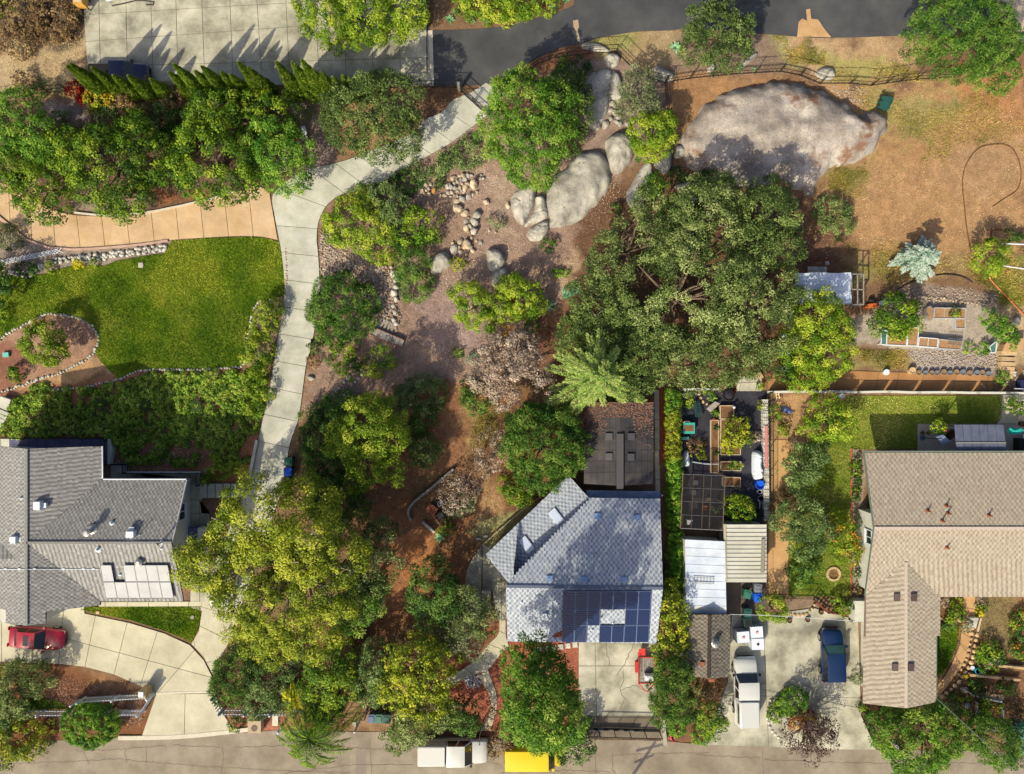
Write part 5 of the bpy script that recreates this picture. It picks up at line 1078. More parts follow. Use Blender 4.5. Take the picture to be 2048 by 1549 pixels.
for a, b in (((919,182),(946,206)), ((948,208),(974,231))):
 a, b = P(*a), P(*b); f = MB()
 for z in (.1, .7, 1.3): f.bar((a[0], a[1], z), (b[0], b[1], z), .05)
 f.bar((a[0], a[1], .1), (a[0], a[1], 1.4), .06); f.bar((b[0], b[1], .1), (b[0], b[1], 1.4), .06); f.bar((a[0], a[1], .1), (b[0], b[1], 1.3), .04); lf = f.build("gate_leaf", M['iron'], gt)
 bb = MB()
 for i in range(12): t = (i + .5) / 12; bb.box((a[0]+(b[0]-a[0])*t, a[1]+(b[1]-a[1])*t, .1), (.02, .02, 1.2))
 tag(bb.build("bar", M['iron'], lf), kind="stuff")
for x, y in ((919,181),(975,232)): MB().box(P(x, y), (.22, .22, 1.5)).build("gate_post", M['steel'], gt)
sg = thing("sliding_gate", "black iron sliding gate across the middle driveway", "gate", P(1168,1458)); a, b = P(1166,1457), P(1318,1461); f = MB()
for z in (.08, .25, 1.55): f.bar((a[0], a[1], z), (b[0], b[1], z), .07)
f.build("gate_frame", M['iron'], sg)
for i in range(6): t = i / 5; MB().box((a[0]+(b[0]-a[0])*t, a[1]+(b[1]-a[1])*t, .05), (.06, .05, 1.5)).build("stile", M['iron'], sg)
bb = MB()
for i in range(44): t = (i + .5) / 44; bb.box((a[0]+(b[0]-a[0])*t, a[1]+(b[1]-a[1])*t, .08), (.016, .016, 1.46))
tag(bb.build("bar", M['iron'], sg), kind="stuff")
for i in range(11): t = .03 + i * .066; MB().box((a[0]+(b[0]-a[0])*t, a[1]+(b[1]-a[1])*t + .09, .2), (.42, .05, .3)).build("slat_panel", M['bin_grey'] if i % 2 else M['iron'], sg)
gp = thing("gate_wall", "stub wall and post at the street end of the middle driveway gate", "wall", P(1324,1470)); MB().prism([p[:2] for p in PL([(1321,1432),(1326,1432),(1330,1482),(1322,1480)])], 0, .9).build("wall_segment", M['concrete_old'], gp); MB().box(P(1156,1448), (.3, .3, 1.3)).build("pier", M['concrete_old'], gp)
wr = thing("wooden_railing", "dark red wooden railing beside the steps to the sunny lawn", "railing", P(1630,1200)); q = [P(1627,1200), P(1648,1220), P(1682,1224)]
for a, b in zip(q, q[1:]):
 for z in (.3, .6, .9): MB().bar((a[0], a[1], z), (b[0], b[1], z), .06, .09).build("rail", M['wood_red'], wr)
 for i in range(5): t = i / 4; MB().box((a[0]+(b[0]-a[0])*t, a[1]+(b[1]-a[1])*t, 0), (.09, .09, 1.0)).build("post", M['wood_red'], wr)
tl = thing("lattice_trellis", "white diamond lattice trellis leaning at the end of the stone wall", "trellis", P(60,525)); q0, q1 = np.array(P(2,533,0)), np.array(P(130,507,0)); nn = 9; ud = (q1 - q0) / nn; vd = np.array([-ud[1], ud[0], 0]) / np.linalg.norm(ud) * .42
for i in range(nn):
 for s in (0, 1):
  a = q0 + ud * i + vd * (s * 1.0) + [0, 0, .3]; b = q0 + ud * (i + 1) + vd * (1 - s) + [0, 0, .3]; MB().bar(tuple(a), tuple(b), .05, .03).build("slat", M['white'], tl)
 for s in (0, 1):
  a = q0 + ud * (i - .5) + vd * s + [0, 0, .33]; b = q0 + ud * (i + .5) + vd * (1 - s) + [0, 0, .33]; MB().bar(tuple(a), tuple(b), .045, .03).build("slat", M['white'], tl)
st = thing("garden_steps", "pale curved garden steps at the photo edge below the ringed bed", "steps", P(10,830))
for i in range(5): MB().prism([p[:2] for p in PL([(-14,810+i*9),(26-i*5,826+i*8),(22-i*5,832+i*8),(-14,817+i*9)])], 0, .5 - i * .09).build("tread", M['concrete'], st)
MB().prism([p[:2] for p in PL([(10,793),(30,800),(24,822),(0,812)])], 0, .55).build("landing", M['concrete'], st)
st = thing("stone_steps", "tan curved stone steps climbing from the terrace walk", "steps", P(2008,735))
for i, y in enumerate((758,750,742,733,723,712)): MB().prism([p[:2] for p in PL([(1996-(i>4)*3,y),(2024,y),(2024,y-7),(1996-(i>4)*3,y-9)])], 0, .12 + i * .1).build("tread", M['paver'], st)
MB().prism([p[:2] for p in PL([(1993,704),(1998,690),(2010,680),(2036,678),(2034,700),(2022,704)])], 0, .75).build("landing", mat("salmon_landing", A(206,160,112), rough=.9, fk=.12), st)
st = thing("porch_steps", "grey steps going down beside the porch of the silver roofed house", "steps", P(973,1195))
for i in range(7): MB().prism([p[:2] for p in PL([(965,1178+i*6.5),(982,1178+i*6.5),(982,1183.5+i*6.5),(965,1183.5+i*6.5)])], 0, .75 - i * .1).build("tread", M['concrete_old'], st)
st = thing("path_steps", "pale wide steps in the salmon path", "steps", P(1942,1242))
for i in range(4): MB().prism([p[:2] for p in PL([(1934,1233+i*6),(1951,1233+i*6),(1950,1238+i*6),(1934,1238+i*6)])], 0, .45 - i * .1).build("tread", M['concrete'], st)
wl = thing("slope_step_walk", "row of square white stepping slabs below the silver blue roof", "stepping stones", P(1115,1296)); me = MB().box((0, 0, 0), (.42, .42, .07)).mesh("slab", M['stone_white'])
for i in range(6): c = P(1079 + i * 14.2, 1299.5 - i * 1.9); link("slab", me, wl, (c[0] - wl.location[0], c[1] - wl.location[1], 0), .06)
# ---------------------------------------------------------------- vehicles
def paint(name, c, met=.0): return mat(name, c, rough=.28, spec=.5, metal=met, coat=.7, fk=.02)
VG = M['glass']; HL = mat("headlight_lens", A(226,228,230), rough=.15, fk=.02); TL = mat("tail_lens", A(170,20,22), rough=.2, fk=.02)
def bev(o, wd=.07):
 m = o.modifiers.new('soft_edge', 'BEVEL'); m.width = wd; m.segments = 3; m.limit_method = 'ANGLE'; o.data.polygons.foreach_set('use_smooth', [True] * len(o.data.polygons)); return o
def loft(st, W, zb):
 "st: (x, half width fraction, top z)"
 V, F = [], []; k = 10
 for x, wf, zt in st:
  w2 = W / 2 * wf; sec = [(-.90,zb),(-1.0,zb+.35*(zt-zb)),(-1.0,zb+.62*(zt-zb)),(-.95,zt-.07),(-.84,zt-.015),(.84,zt-.015),(.95,zt-.07),(1.0,zb+.62*(zt-zb)),(1.0,zb+.35*(zt-zb)),(.90,zb)]
  V += [(x, w2 * a, z) for a, z in sec]
 m = len(st)
 for i in range(m - 1):
  for j in range(k): F.append((i*k+j, i*k+(j+1)%k, (i+1)*k+(j+1)%k, (i+1)*k+j))
 F.append(tuple(range(k))); F.append(tuple(range((m-1)*k, m*k))[::-1]); return V, F
def vehicle(name, label, px, py, deg, L, W, Ht, kind, pm, cat_="car", glass_m=None, sunroof=False, zc=.8):
 g = glass_m or VG; c = P(px, py, zc); root = thing(name, label, cat_, (c[0], c[1], 0), math.radians(deg)); belt = Ht * .64; hood = Ht * .60
 X = lambda f: f * L
 if kind == 'sedan': st = [(-.5,.5,.6),(-.49,.72,.74),(-.47,.85,.85),(-.43,.93,.93),(-.36,.97,belt+.02),(-.15,1,belt),(.12,1,belt),(.2,.99,belt-.02),(.33,.97,.86),(.42,.93,.78),(.465,.84,.70),(.49,.68,.60),(.5,.45,.5)]; cab = (-.37,.19,-.25,.04,.88,.74)
 elif kind == 'suv': st = [(-.5,.6,.7),(-.49,.80,.92),(-.46,.92,belt-.02),(-.2,1,belt),(.12,1,belt),(.2,.99,belt-.03),(.34,.97,.98),(.42,.94,.90),(.465,.86,.8),(.49,.70,.68),(.5,.46,.55)]; cab = (-.485,.21,-.43,.06,.9,.80)
 elif kind == 'pickup': st = [(-.5,.90,.62),(-.495,.95,1.0),(-.05,.97,1.04),(.0,1,1.06),(.12,1,1.08),(.26,1,1.06),(.40,.98,1.02),(.47,.95,.94),(.495,.88,.8),(.5,.80,.6)]; cab = (-.09,.28,-.07,.17,.95,.86)
 else: st = [(-.5,.92,.62),(-.495,.96,1.05),(.0,1,1.1),(.25,1,1.08),(.36,.98,1.0),(.46,.94,.9),(.495,.86,.74),(.5,.76,.55)]; cab = (-.495,.36,-.48,.24,.95,.84)
 V, F = loft([(X(a), b, z) for a, b, z in st], W, .24); o = MB().add(V, F).build("body", pm, root, smooth=True, world=False)
 x0, x1, r0, r1, wb, wr_ = cab; bz = (belt if kind in ('sedan','suv') else 1.06) - .04; tz = Ht; x0, x1, r0, r1 = X(x0), X(x1), X(r0), X(r1); hb, hr = W/2*wb*1.06, W/2*wr_
 Bq = [(x0,-hb,bz),(x1,-hb,bz),(x1,hb,bz),(x0,hb,bz)]; Tq = [(r0,-hr,tz-.06),(r1,-hr,tz-.06),(r1,hr,tz-.06),(r0,hr,tz-.06)]
 bev(MB().add(Bq + Tq, [(4,5,6,7),(0,1,5,4),(1,2,6,5),(2,3,7,6),(3,0,4,7)]).build("cabin", pm, root, world=False), .05)
 dm = MB(); n = 7; V, F = [], []
 for i in range(n):
  for j in range(5):
   u, v = i/(n-1), j/4; V.append((r0-.05+(r1-r0+.1)*u, (-1+2*v)*hr*1.0, tz-.065+.075*(1-(2*u-1)**4)*(1-(2*v-1)**4*.8)))
 for i in range(n-1):
  for j in range(4): F.append((i*5+j,(i+1)*5+j,(i+1)*5+j+1,i*5+j+1))
 dm.add(V, F).build("roof", pm, root, smooth=True, world=False)
 def pane(nm, a, b, c_, d, s=.86, u=.88, mt=None):
  q = [np.array(p) for p in (a, b, c_, d)]; cc = sum(q) / 4; nrm = np.cross(q[1]-q[0], q[3]-q[0]); nrm = nrm / np.linalg.norm(nrm)
  if nrm @ (cc - np.array([(x0+x1)/2, 0, bz])) < 0: nrm = -nrm
  MB().add([tuple(cc + (p - cc) * s + nrm * .012) for p in q], [(0,1,2,3)]).build(nm, mt or g, root, world=False)
 pane("windscreen", Bq[1], Bq[2], Tq[2], Tq[1], .9, mt=g);
 if kind != 'van': pane("rear_window", Bq[3], Bq[0], Tq[0], Tq[3], .86)
 for s0, s1, t0, t1 in ((Bq[0],Bq[1],Tq[0],Tq[1]), (Bq[3],Bq[2],Tq[3],Tq[2])):
  s0, s1, t0, t1 = map(np.array, (s0, s1, t0, t1)); k = 3 if kind == 'suv' else 2
  if kind == 'van': pane("side_window", s0+(s1-s0)*.72, s1, t1, t0+(t1-t0)*.78, .8); continue
  for i in range(k): pane("side_window", s0+(s1-s0)*i/k, s0+(s1-s0)*(i+1)/k, t0+(t1-t0)*(i+1)/k, t0+(t1-t0)*i/k, .84)
 if sunroof: MB().box(((r0+r1)/2 + .05, 0, tz-.005), (.42, W*.46, .02)).build("sunroof", g, root, world=False)
 wr2 = .34 if kind != 'sedan' else .32
 for sx in (-.30, .31):
  for sy in (-1, 1):
   t = MB(); V = []; n = 18
   for yy in (-.11, .11):
    for i in range(n): V.append((math.cos(2*math.pi*i/n)*wr2, yy, math.sin(2*math.pi*i/n)*wr2))
   t.add(V, [tuple(range(n)), tuple(range(2*n-1, n-1, -1))] + [(i, n+i, n+(i+1)%n, (i+1)%n) for i in range(n)])
   tw = link("wheel", t.mesh("wheel", M['rubber']), root, (X(sx), sy*(W/2-.09), wr2))
   V = [(math.cos(2*math.pi*i/n)*wr2*.64, sy*.118, math.sin(2*math.pi*i/n)*wr2*.64) for i in range(n)]; link("rim", MB().add(V, [tuple(range(n))]).mesh("rim", M['steel']), tw)
 for sy in (-1, 1):
  MB().box((x1-.12, sy*(W/2+.09), bz+.02), (.2, .2, .14)).build("wing_mirror", pm if kind != 'pickup' else M['black'], root, world=False)
  zf = [z for a, b, z in st][-2]; MB().add([(X(.487), sy*W*.40, zf-.07), (X(.43), sy*W*.455, zf+.05), (X(.44), sy*W*.34, zf+.09), (X(.49), sy*W*.27, zf)], [(0,1,2,3)]).build("headlight", HL, root, world=False)
  MB().box((X(-.497), sy*W*.38, .62), (.06, W*.16, .2)).build("tail_light", TL, root, world=False)
 MB().box((X(.5), 0, .38), (.08, W*.55, .16)).build("grille", M['black'], root, world=False); MB().box((X(-.503), 0, .34), (.08, W*.86, .16)).build("bumper", M['black'] if kind != 'pickup' else M['steel'], root, world=False)
 MB().bar((X(.2)+.04, -W*.36, belt+.0), (X(.2)+.1, W*.05, belt+.01), .025).build("wiper", M['black'], root, world=False)
 sl = MB()
 for sy in (-1, 1): sl.bar((X(.22), sy*W*.33, [z for a, b, z in st][-4]+.01), (X(.42), sy*W*.30, [z for a, b, z in st][-3]+.012), .02, .008)
 tag(sl.build("bonnet_seam", M['black'] if kind == 'sedan' else pm, root, world=False), kind="stuff")
 return root
vehicle("sedan", "red sedan with a sunroof parked nose to the east on the forecourt", 71, 1278, -4, 4.7, 1.82, 1.42, 'sedan', paint("red_car_paint", A(176,12,44)), sunroof=True)
vehicle("suv", "blue estate car with a teal tinted windscreen on the big driveway", 1666, 1311, 91, 4.5, 1.86, 1.62, 'suv', paint("blue_car_paint", A(18,48,86), .1), glass_m=None)
for o in bpy.data.objects["suv"].children:
 if o.name.startswith("windscreen"): o.data.materials[0] = M['glass_teal']
WP = paint("white_car_paint", A(216,212,200))
v = vehicle("camper_truck", "white pickup truck with a camper shell on the big driveway", 1492, 1382, 91, 5.6, 1.96, 1.75, 'pickup', WP, "truck")
def shell(root, L, W, x0, x1, z0, z1, m, win=True):
 o = MB().add([(x0,-W*.47,z0),(x1,-W*.47,z0),(x1,W*.47,z0),(x0,W*.47,z0),(x0+.03,-W*.42,z1),(x1-.06,-W*.42,z1),(x1-.06,W*.42,z1),(x0+.03,W*.42,z1)], [(4,5,6,7),(0,1,5,4),(1,2,6,5),(2,3,7,6),(3,0,4,7)]).build("camper_shell", m, root, world=False); bev(o, .12)
 if win:
  for s in (-1, 1): MB().add([(x0+.3,s*(W*.457),z0+.18),(x1-.3,s*(W*.457),z0+.18),(x1-.35,s*(W*.434),z1-.14),(x0+.35,s*(W*.434),z1-.14)], [(0,1,2,3)]).build("shell_window", VG, root, world=False)
 MB().add([(x0+.08,-W*.36,z1+.004),(x1-.12,-W*.36,z1+.004),(x1-.12,W*.36,z1+.004),(x0+.08,W*.36,z1+.004)], [(0,1,2,3)]).build("shell_roof_panel", m, root, world=False)
shell(v, 5.6, 1.96, -2.78, -.48, 1.02, 1.78, WP)
v = vehicle("pickup_truck", "white crew cab pickup with a long white bed cover parked on the street", 906, 1503, 0, 5.85, 2.0, 1.85, 'pickup', paint("white_pickup_paint", A(220,214,200)), "truck")
shell(v, 5.85, 2.0, -2.9, -.5, 1.02, 1.74, bpy.data.materials["white_pickup_paint"], False)
v = vehicle("pickup_truck", "dark navy pickup truck half hidden by the cypress row", 237, 151, 0, 5.0, 1.95, 1.75, 'pickup', paint("navy_paint", A(34,42,74)), "truck")
MB().box((-1.45, 0, .98), (1.9, 1.7, .1)).build("bed_cover", M['black'], v, world=False)
vehicle("van", "bright yellow van parked under the tall street tree", 1067, 1511, 0, 4.85, 1.95, 1.95, 'van', M['yellow'], "van")
vehicle("white_car", "white car mostly hidden under the huge yellow tree", 449, 1166, 254, 4.5, 1.8, 1.45, 'sedan', WP)
# ---------------------------------------------------------------- yard things
def bin_(label, px, py, deg, key, grp="wheelie bins", fallen=False, z=0, open_=False):
 c = P(px, py, .5 if not fallen else .3); root = thing("wheelie_bin", label, "bin", (c[0], c[1], z), math.radians(deg), grp); m = M[key]
 bm = MB(); bm.box((0, 0, .12), (.48, .52, .88), 0, 1.2); bm.build("body", m, root, world=False)
 if open_: MB().box((0, 0, .98), (.5, .56, .03)).build("opening", M['black'], root, world=False)
 l = MB(); l.box((0, 0, 1.0), (.64, .68, .05)); l.box((0, 0, 1.05), (.5, .52, .05), 0, .8)
 if not open_: l.build("lid", m, root, world=False)
 MB().bar((-.26, .37, 1.0), (.26, .37, 1.0), .04).build("handle", m, root, world=False)
 for s in (-1, 1):
  V = [(s*.24+e, .27+math.cos(6.283*i/12)*.13, .13+math.sin(6.283*i/12)*.13) for e in (-.03,.03) for i in range(12)]; MB().add(V, [tuple(range(12)), tuple(range(23,11,-1))] + [(i,12+i,12+(i+1)%12,(i+1)%12) for i in range(12)]).build("wheel", M['rubber'], root, world=False)
 if fallen: root.rotation_euler = (math.radians(84), 0, math.radians(deg)); root.location.z = .34
 return root
for px, py, d, k, l, kw in ((580,923,0,'bin_green',"pale green bin on the long drive beside the dark shrubs",{}), (579,943,3,'bin_blue',"blue bin on the long drive between a green and a grey one",{}), (573,963,-8,'bin_grey',"grey bin on the long drive below the blue one",{}), (745,1433,0,'bin_slate',"slate blue bin in the street row of three",{}), (760,1433,0,'bin_green',"middle pale green bin in the street row of three",{}), (776,1434,0,'bin_dark',"dark green bin in the street row of three",{}), (1491,1186,-14,'bin_green',"pale green bin in the dark yard below the carport",{}), (1512,1174,-3,'bin_grey',"grey bin in the dark yard below the carport",{}), (1512,1193,0,'bin_blue',"blue bin in the dark yard below the carport",{}), (1492,1223,0,'bin_dark',"dark green bin standing behind the white tanks",{}), (1492,1243,0,'bin_dark',"open empty bin touching the white tanks",{'open_':True}), (1757,199,72,'bin_dark',"dark green bin lying beside the huge outcrop, upper of two",{'fallen':True}), (1752,208,72,'bin_dark',"dark green bin lying beside the huge outcrop, lower of two",{'fallen':True})): bin_(l, px, py, d, k, **kw)
def tote(label, px, py, deg, capc):
 c = P(px, py, 1.1); root = thing("water_tank", label, "tank", (c[0], c[1], 0), math.radians(deg), "caged white water tanks"); MB().box((0, 0, .0), (1.1, 1.0, .14)).build("pallet", M['wood_grey'], root, world=False)
 MB().box((0, 0, .14), (1.04, .94, .96), 0, .97).build("bottle", M['tank_white'], root, world=False)
 rb = MB()
 for i in range(5): x = -.44 + i * .22; rb.bar((x, -.46, 1.11), (x, .46, 1.11), .05, .03)
 rb.build("top_rib", M['tank_white'], root, world=False)
 for z in (.25, .5, .75, 1.0):
  f = MB(); q = [(-.54,-.49,z),(.54,-.49,z),(.54,.49,z),(-.54,.49,z)]
  for i in range(4): f.bar(q[i-1], q[i], .025)
  f.build("cage_rail", M['steel'], root, world=False)
 f = MB()
 for i in range(6):
  for s in (-1, 1): f.bar((-.54+i*.216, s*.49, .14), (-.54+i*.216, s*.49, 1.1), .02)
 tag(f.build("cage_bar", M['steel'], root, world=False), kind="stuff"); MB().lathe((0, 0, 1.1), [(.11,0),(.11,.05),(.08,.06)], 14).build("cap", M[capc], root, world=False); MB().lathe((0, 0, 1.155), [(.05,0),(.05,.01)], 10).build("cap_label", M['white'] if capc == 'red' else M['black'], root, world=False)
tote("white caged tank with a red cap, alone beside the brown shed", 1487, 1275, 4, 'red'); tote("white caged tank with a red cap, upper one of the pair", 1514, 1265, 4, 'red'); tote("white caged tank with a black cap, lower one of the pair", 1516, 1289, 2, 'black')
tr = thing("utility_trailer", "red utility trailer with a grey plank deck on the middle driveway", "trailer", P(1293,1340)); o = Vector(tr.location)
for i in range(8): a = P(1279 + i * 3.9, 1316, .55); b = P(1279 + i * 3.9, 1366, .55); MB().bar(a, b, .14, .04).build("deck_plank", M['wood_grey'], tr)
f = MB()
for e in (((1277,1315),(1277,1367)), ((1310,1315),(1310,1367)), ((1277,1315),(1310,1315)), ((1277,1367),(1310,1367)), ((1277,1367),(1292,1384)), ((1310,1367),(1294,1384))): f.bar(P(*e[0], .6), P(*e[1], .6), .07, .1)
f.build("frame", M['red'], tr); f = MB()
for z in (.85, 1.1): f.bar(P(1277,1316,z), P(1277,1362,z), .04); f.bar(P(1277,1367,z), P(1310,1367,z), .04)
f.build("side_rail", M['red'], tr)
for x in (1273, 1313): MB().box((*P(x, 1334, .6)[:2], .55), (.26, 1.05, .16), 0, .85).build("mudguard", M['red'], tr); MB().box((*P(x, 1334, .3)[:2], .02), (.2, .62, .6)).build("wheel", M['rubber'], tr)
MB().slabp([P(1276,1313,.6),P(1291,1311,.6),P(1290,1297,1.2),P(1278,1299,1.2)], .05).build("ramp", M['red'], tr)
tk = thing("spray_tank", "small white and black tank strapped on the red trailer", "tank", P(1298,1354,.6)); MB().tube([P(1289,1354,.85), P(1308,1354,.85)], .3, .3, 14).build("barrel", M['tank_white'], tk); MB().box((*P(1298,1348,.6)[:2], .6), (.6, .25, .3)).build("pump", M['black'], tk); MB().lathe(P(1292,1354,1.12), [(.1,0),(.1,.05)], 10).build("cap", M['white'], tk)
# footbridge
fb = thing("footbridge", "small weathered plank footbridge with red edges over the dry creek", "bridge", P(775,675)); a, b = np.array(P(744,662,.25)), np.array(P(806,688,.25)); ax = (b - a) / 17; pv = np.array([-ax[1], ax[0], 0]) / np.linalg.norm(ax) * .31
for i in range(17): c = a + ax * (i + .5) + [0, 0, .12 * math.sin(math.pi * (i + .5) / 17)]; MB().bar(tuple(c - pv), tuple(c + pv), float(np.linalg.norm(ax)) * .9, .05).build("plank", M['wood_grey'], fb)
for s in (-1, 1): MB().bar(tuple(a + pv * s * 1.08 + [0,0,.06]), tuple(b + pv * s * 1.08 + [0,0,.06]), .06, .12).build("edge_rail", M['wood_red'], fb)
ct = thing("creek_timbers", "grey timber steps in the dry creek beside the footbridge", "steps", P(773,650))
for i, (p, q) in enumerate((((770,640),(757,660)), ((776,642),(766,662)), ((782,645),(774,664)), ((789,648),(781,666)), ((763,642),(752,656)))): MB().bar(P(*p, .08), P(*q, .08), .2, .1).build("timber", M['wood_grey'], ct)
tag(MB().tube([P(*q, .1) for q in ((786,600),(792,618),(797,632),(797,645),(792,655))], .05).build("timber_edging", M['wood']), "bent timber edging on the east bank of the dry creek", "edging")
# fire table terrace
ft = thing("fire_table", "square red brown slatted table on the terrace", "table", P(864,1019));
for i in range(5): c = -0.36 + i * .18; MB().box((c, 0, .42), (.16, .88, .06)).build("slat", M['wood_red'], ft, world=False)
MB().box((0, 0, 0), (.7, .7, .42)).build("base", M['wood_red'], ft, world=False); ft.rotation_euler.z = math.radians(-38)
sf = thing("garden_bench", "dark cushioned wooden bench under the pale twiggy bush", "bench", P(889,1026)); sf.rotation_euler.z = math.radians(38)
MB().box((0, 0, .2), (1.5, .75, .18)).build("frame", M['wood_red'], sf, world=False)
for x in (-.36, .36): MB().box((x, -.05, .38), (.66, .6, .14), 0, .95).build("seat_cushion", M['black'], sf, world=False); MB().box((x, .3, .5), (.66, .14, .35)).build("back_cushion", M['black'], sf, world=False)
for s in (-.78, .78): MB().box((s, 0, .0), (.1, .72, .6)).build("armrest", M['wood_red'], sf, world=False)
fp = thing("fire_bowl", "round dark metal stool on the terrace beside the table", "fire bowl", P(882,1007)); MB().lathe((0,0,0), [(.16,0),(.24,.25),(.27,.42),(.22,.43),(.18,.36)], 18).build("bowl", M['bin_slate'], fp, world=False); MB().lathe((0,0,.36), [(.17,0),(.15,.02)], 14).build("grate", M['black'], fp, world=False)
for x, y, l in ((971,1073,"pale sign board lying by the bamboo fence"), (957,1078,"second pale board lying by the bamboo fence")): tag(MB().box(P(x, y, .03), (.36, .16, .1), .1).build("board", M['stone_white']), l, "board")
# street furniture
pm_ = thing("mailbox_pier", "tan mailbox pier with a white cap at the short picket fence", "mailbox", P(300,1376)); MB().box(P(300,1376), (.55, .6, 1.35)).build("pier", M['paver'], pm_); MB().box(P(299,1375.5,0)[:2] + (1.35,), (.42, .42, .12)).build("cap", M['white'], pm_)
ub = thing("utility_box", "tan utility cabinet with a dark fan grille on the street bed", "cabinet", P(516,1445)); MB().box(P(516,1445), (1.1, 1.02, .9)).build("cabinet", mat("cabinet_tan", A(186,160,124), A(196,170,134), rough=.7), ub); MB().lathe((*P(516,1447)[:2], .9), [(.27,0),(.27,.02)], 20).build("fan_grille", mat("fan_grille", A(112,92,76), rough=.7), ub)
tag(MB().box(P(551,1441), (.5, .85, .12)).build("utility_cover", M['kerb']), "pale rectangular utility cover beside the tan cabinet", "cover")
for x, y, h_, r, l in ((562,1456,1.0,.13,"short white bollard at the street edge below the cabinet"), (720,1441,2.2,.09,"tall white post beside the street bins")): tag(MB().lathe(P(x, y), [(r,0),(r,h_),(r*.7,h_+.05)], 14).build("white_post", M['white'], None, at=P(x, y)), l, "post")
tag(MB().box(P(709,1448), (.3, .4, .1), .1, .9).build("utility_cover", M['stone_white']), "small pale cover stone near the tall white post", "cover"); tag(MB().box(P(282,531,.03), (.42, .42, .06)).build("utility_cover", M['stone_white']), "square white irrigation cover in the west lawn", "cover"); tag(MB().box(P(14,710,.0), (.5, .38, .2), .1).build("utility_cover", M['pale_teal']), "pale green valve box in the ringed bed", "cover")
tag(MB().lathe(P(385,1235,.03), [(.17,0),(.17,.05)], 14).build("utility_cover", M['wood_grey']), "round grey cover in the front lawn", "cover"); tag(MB().box(P(197,1225,.02), (.3, .24, .15), 0, .9).build("stone_block", M['paver']), "small tan stone block on the front lawn", "stone")
tag(MB().lathe(P(1344,1476), [(.2,0),(.2,.04),(.1,.05),(.08,.75),(.05,.8)], 12).build("traffic_cone", M['pink']), "pink plastic marker post at the street edge", "marker")
for x, y in ((493,1246),): tag(MB().tube([P(486,1247,.1), P(500,1252,.1)], .06).build("white_pipe", M['white']), "short white pipe lying by the drive spur", "pipe")
# flag, pole and wires
fl = thing("flagpole", "tall flagpole in front of the tan wing flying a striped flag", "flagpole", P(1731,1436)); b0 = P(1731,1436); MB().tube([b0, (b0[0], b0[1], 4.9)], .035, .02, 8).build("pole", M['steel'], fl)
flg = thing("striped_flag", "red and white striped flag with a blue canton hanging on the flagpole", "flag", (b0[0], b0[1], 4.7)); d = np.array([.62, -.55, 0]); d /= np.linalg.norm(d)
def flag_pt(u, v): return tuple(np.array(b0) + d * (.04 + u * 1.15) + np.array([.55, .62, 0]) * .09 * math.sin(u * 9) + [0, 0, 4.75 - v * .75 - u * .35])
RW = (mat("flag_red", A(200,40,50), rough=.8), M['white'])
for i in range(13):
 u0 = .42 if i < 7 else 0; V, F = [], []
 for k in range(9): u = u0 + (1 - u0) * k / 8; V += [flag_pt(u, i / 13), flag_pt(u, (i + 1) / 13)]
 F = [(2*k, 2*k+1, 2*k+3, 2*k+2) for k in range(8)]; MB().add(V, F).build("stripe", RW[i % 2], flg)
V = []
for k in range(5): V += [flag_pt(.42 * k / 4, 0), flag_pt(.42 * k / 4, 7 / 13)]
cn = MB().add(V, [(2*k, 2*k+1, 2*k+3, 2*k+2) for k in range(4)]).build("canton", mat("flag_blue", A(40,50,110), rough=.8), flg); bm = MB()
for r in range(5):
 for c in range(6): p = flag_pt(.04 + .065 * c, (.6 + r * 1.35) / 13); q = Vector(p) + Vector((.02, .02, .03)); bm.box(tuple(q), (.03, .03, .03))
tag(bm.build("star", M['white'], cn), kind="stuff")
tag(MB().tube([P(1861,1386,4.2), P(1930,1449,4.5), P(2010,1524,5.2), P(2120,1625,6.2)], .016, n=5).build("service_wire", M['bin_grey']), "grey service wire running from the tan wing's roof to the street", "wire")
tag(MB().tube([P(*q) for q in ((1461,1229,2.8),(1530,1231,2.7),(1600,1235,2.7),(1700,1242,2.9),(1722,1244,3.0))], .018, n=4).build("clothes_line", M['white']), "thin pale cable strung across the top of the big driveway", "wire")
up = thing("utility_pole", "wooden utility pole whose shadow falls across the street", "utility pole", P(1169,1694)); b0 = P(1169,1694); MB().tube([b0, (b0[0], b0[1], 9)], .16, .12, 10).build("pole", M['wood'], up)
for z, l in ((8.6, 1.3), (7.6, .8)): MB().bar((b0[0]-l, b0[1]-.3, z), (b0[0]+l, b0[1]+.3, z), .12).build("crossarm", M['wood'], up)
# upper left corner things
cr = thing("orange_crate", "orange wooden crate with dark legs at the corner of the concrete pad", "crate", P(174,18)); MB().box((*P(174,12)[:2], .5), (.75, 1.0, .9)).build("box", mat("orange_plywood", A(206,150,62), A(226,172,86), rough=.8, sc=2), cr); MB().box((*P(174,12)[:2], 1.38), (.6, .8, .04)).build("lid", M['timber'], cr)
for x, y in ((166,4),(182,4),(166,22),(182,22)): MB().box((*P(x, y)[:2], 0), (.07, .07, .6)).build("leg", M['iron'], cr)
tag(MB().tube([P(*q, .06) for q in ((224,12),(245,8),(270,2),(290,2),(308,5),(306,10),(292,10))], .05).build("black_hose", M['black']), "black hose lying on the concrete pad at the photo's upper edge", "hose"); tag(MB().box((*P(236,-14)[:2], .3), (1.9, 1.5, 1.0), .2).build("white_cabinet", M['white']), "white cabinet cut off by the photo's upper edge", "cabinet")
gw = thing("gate_track", "dark steel gate track and post beside the hedge trees", "gate", P(851,30)); MB().bar(P(848,-20,.4), P(849,56,.4), .3, .8).build("gate_panel", M['bin_slate'], gw); MB().box(P(846,54), (.3, .5, .9)).build("motor_box", M['iron'], gw); MB().bar(P(853,-20,.1), P(854,150,.04), .06, .05).build("track", M['iron'], gw)
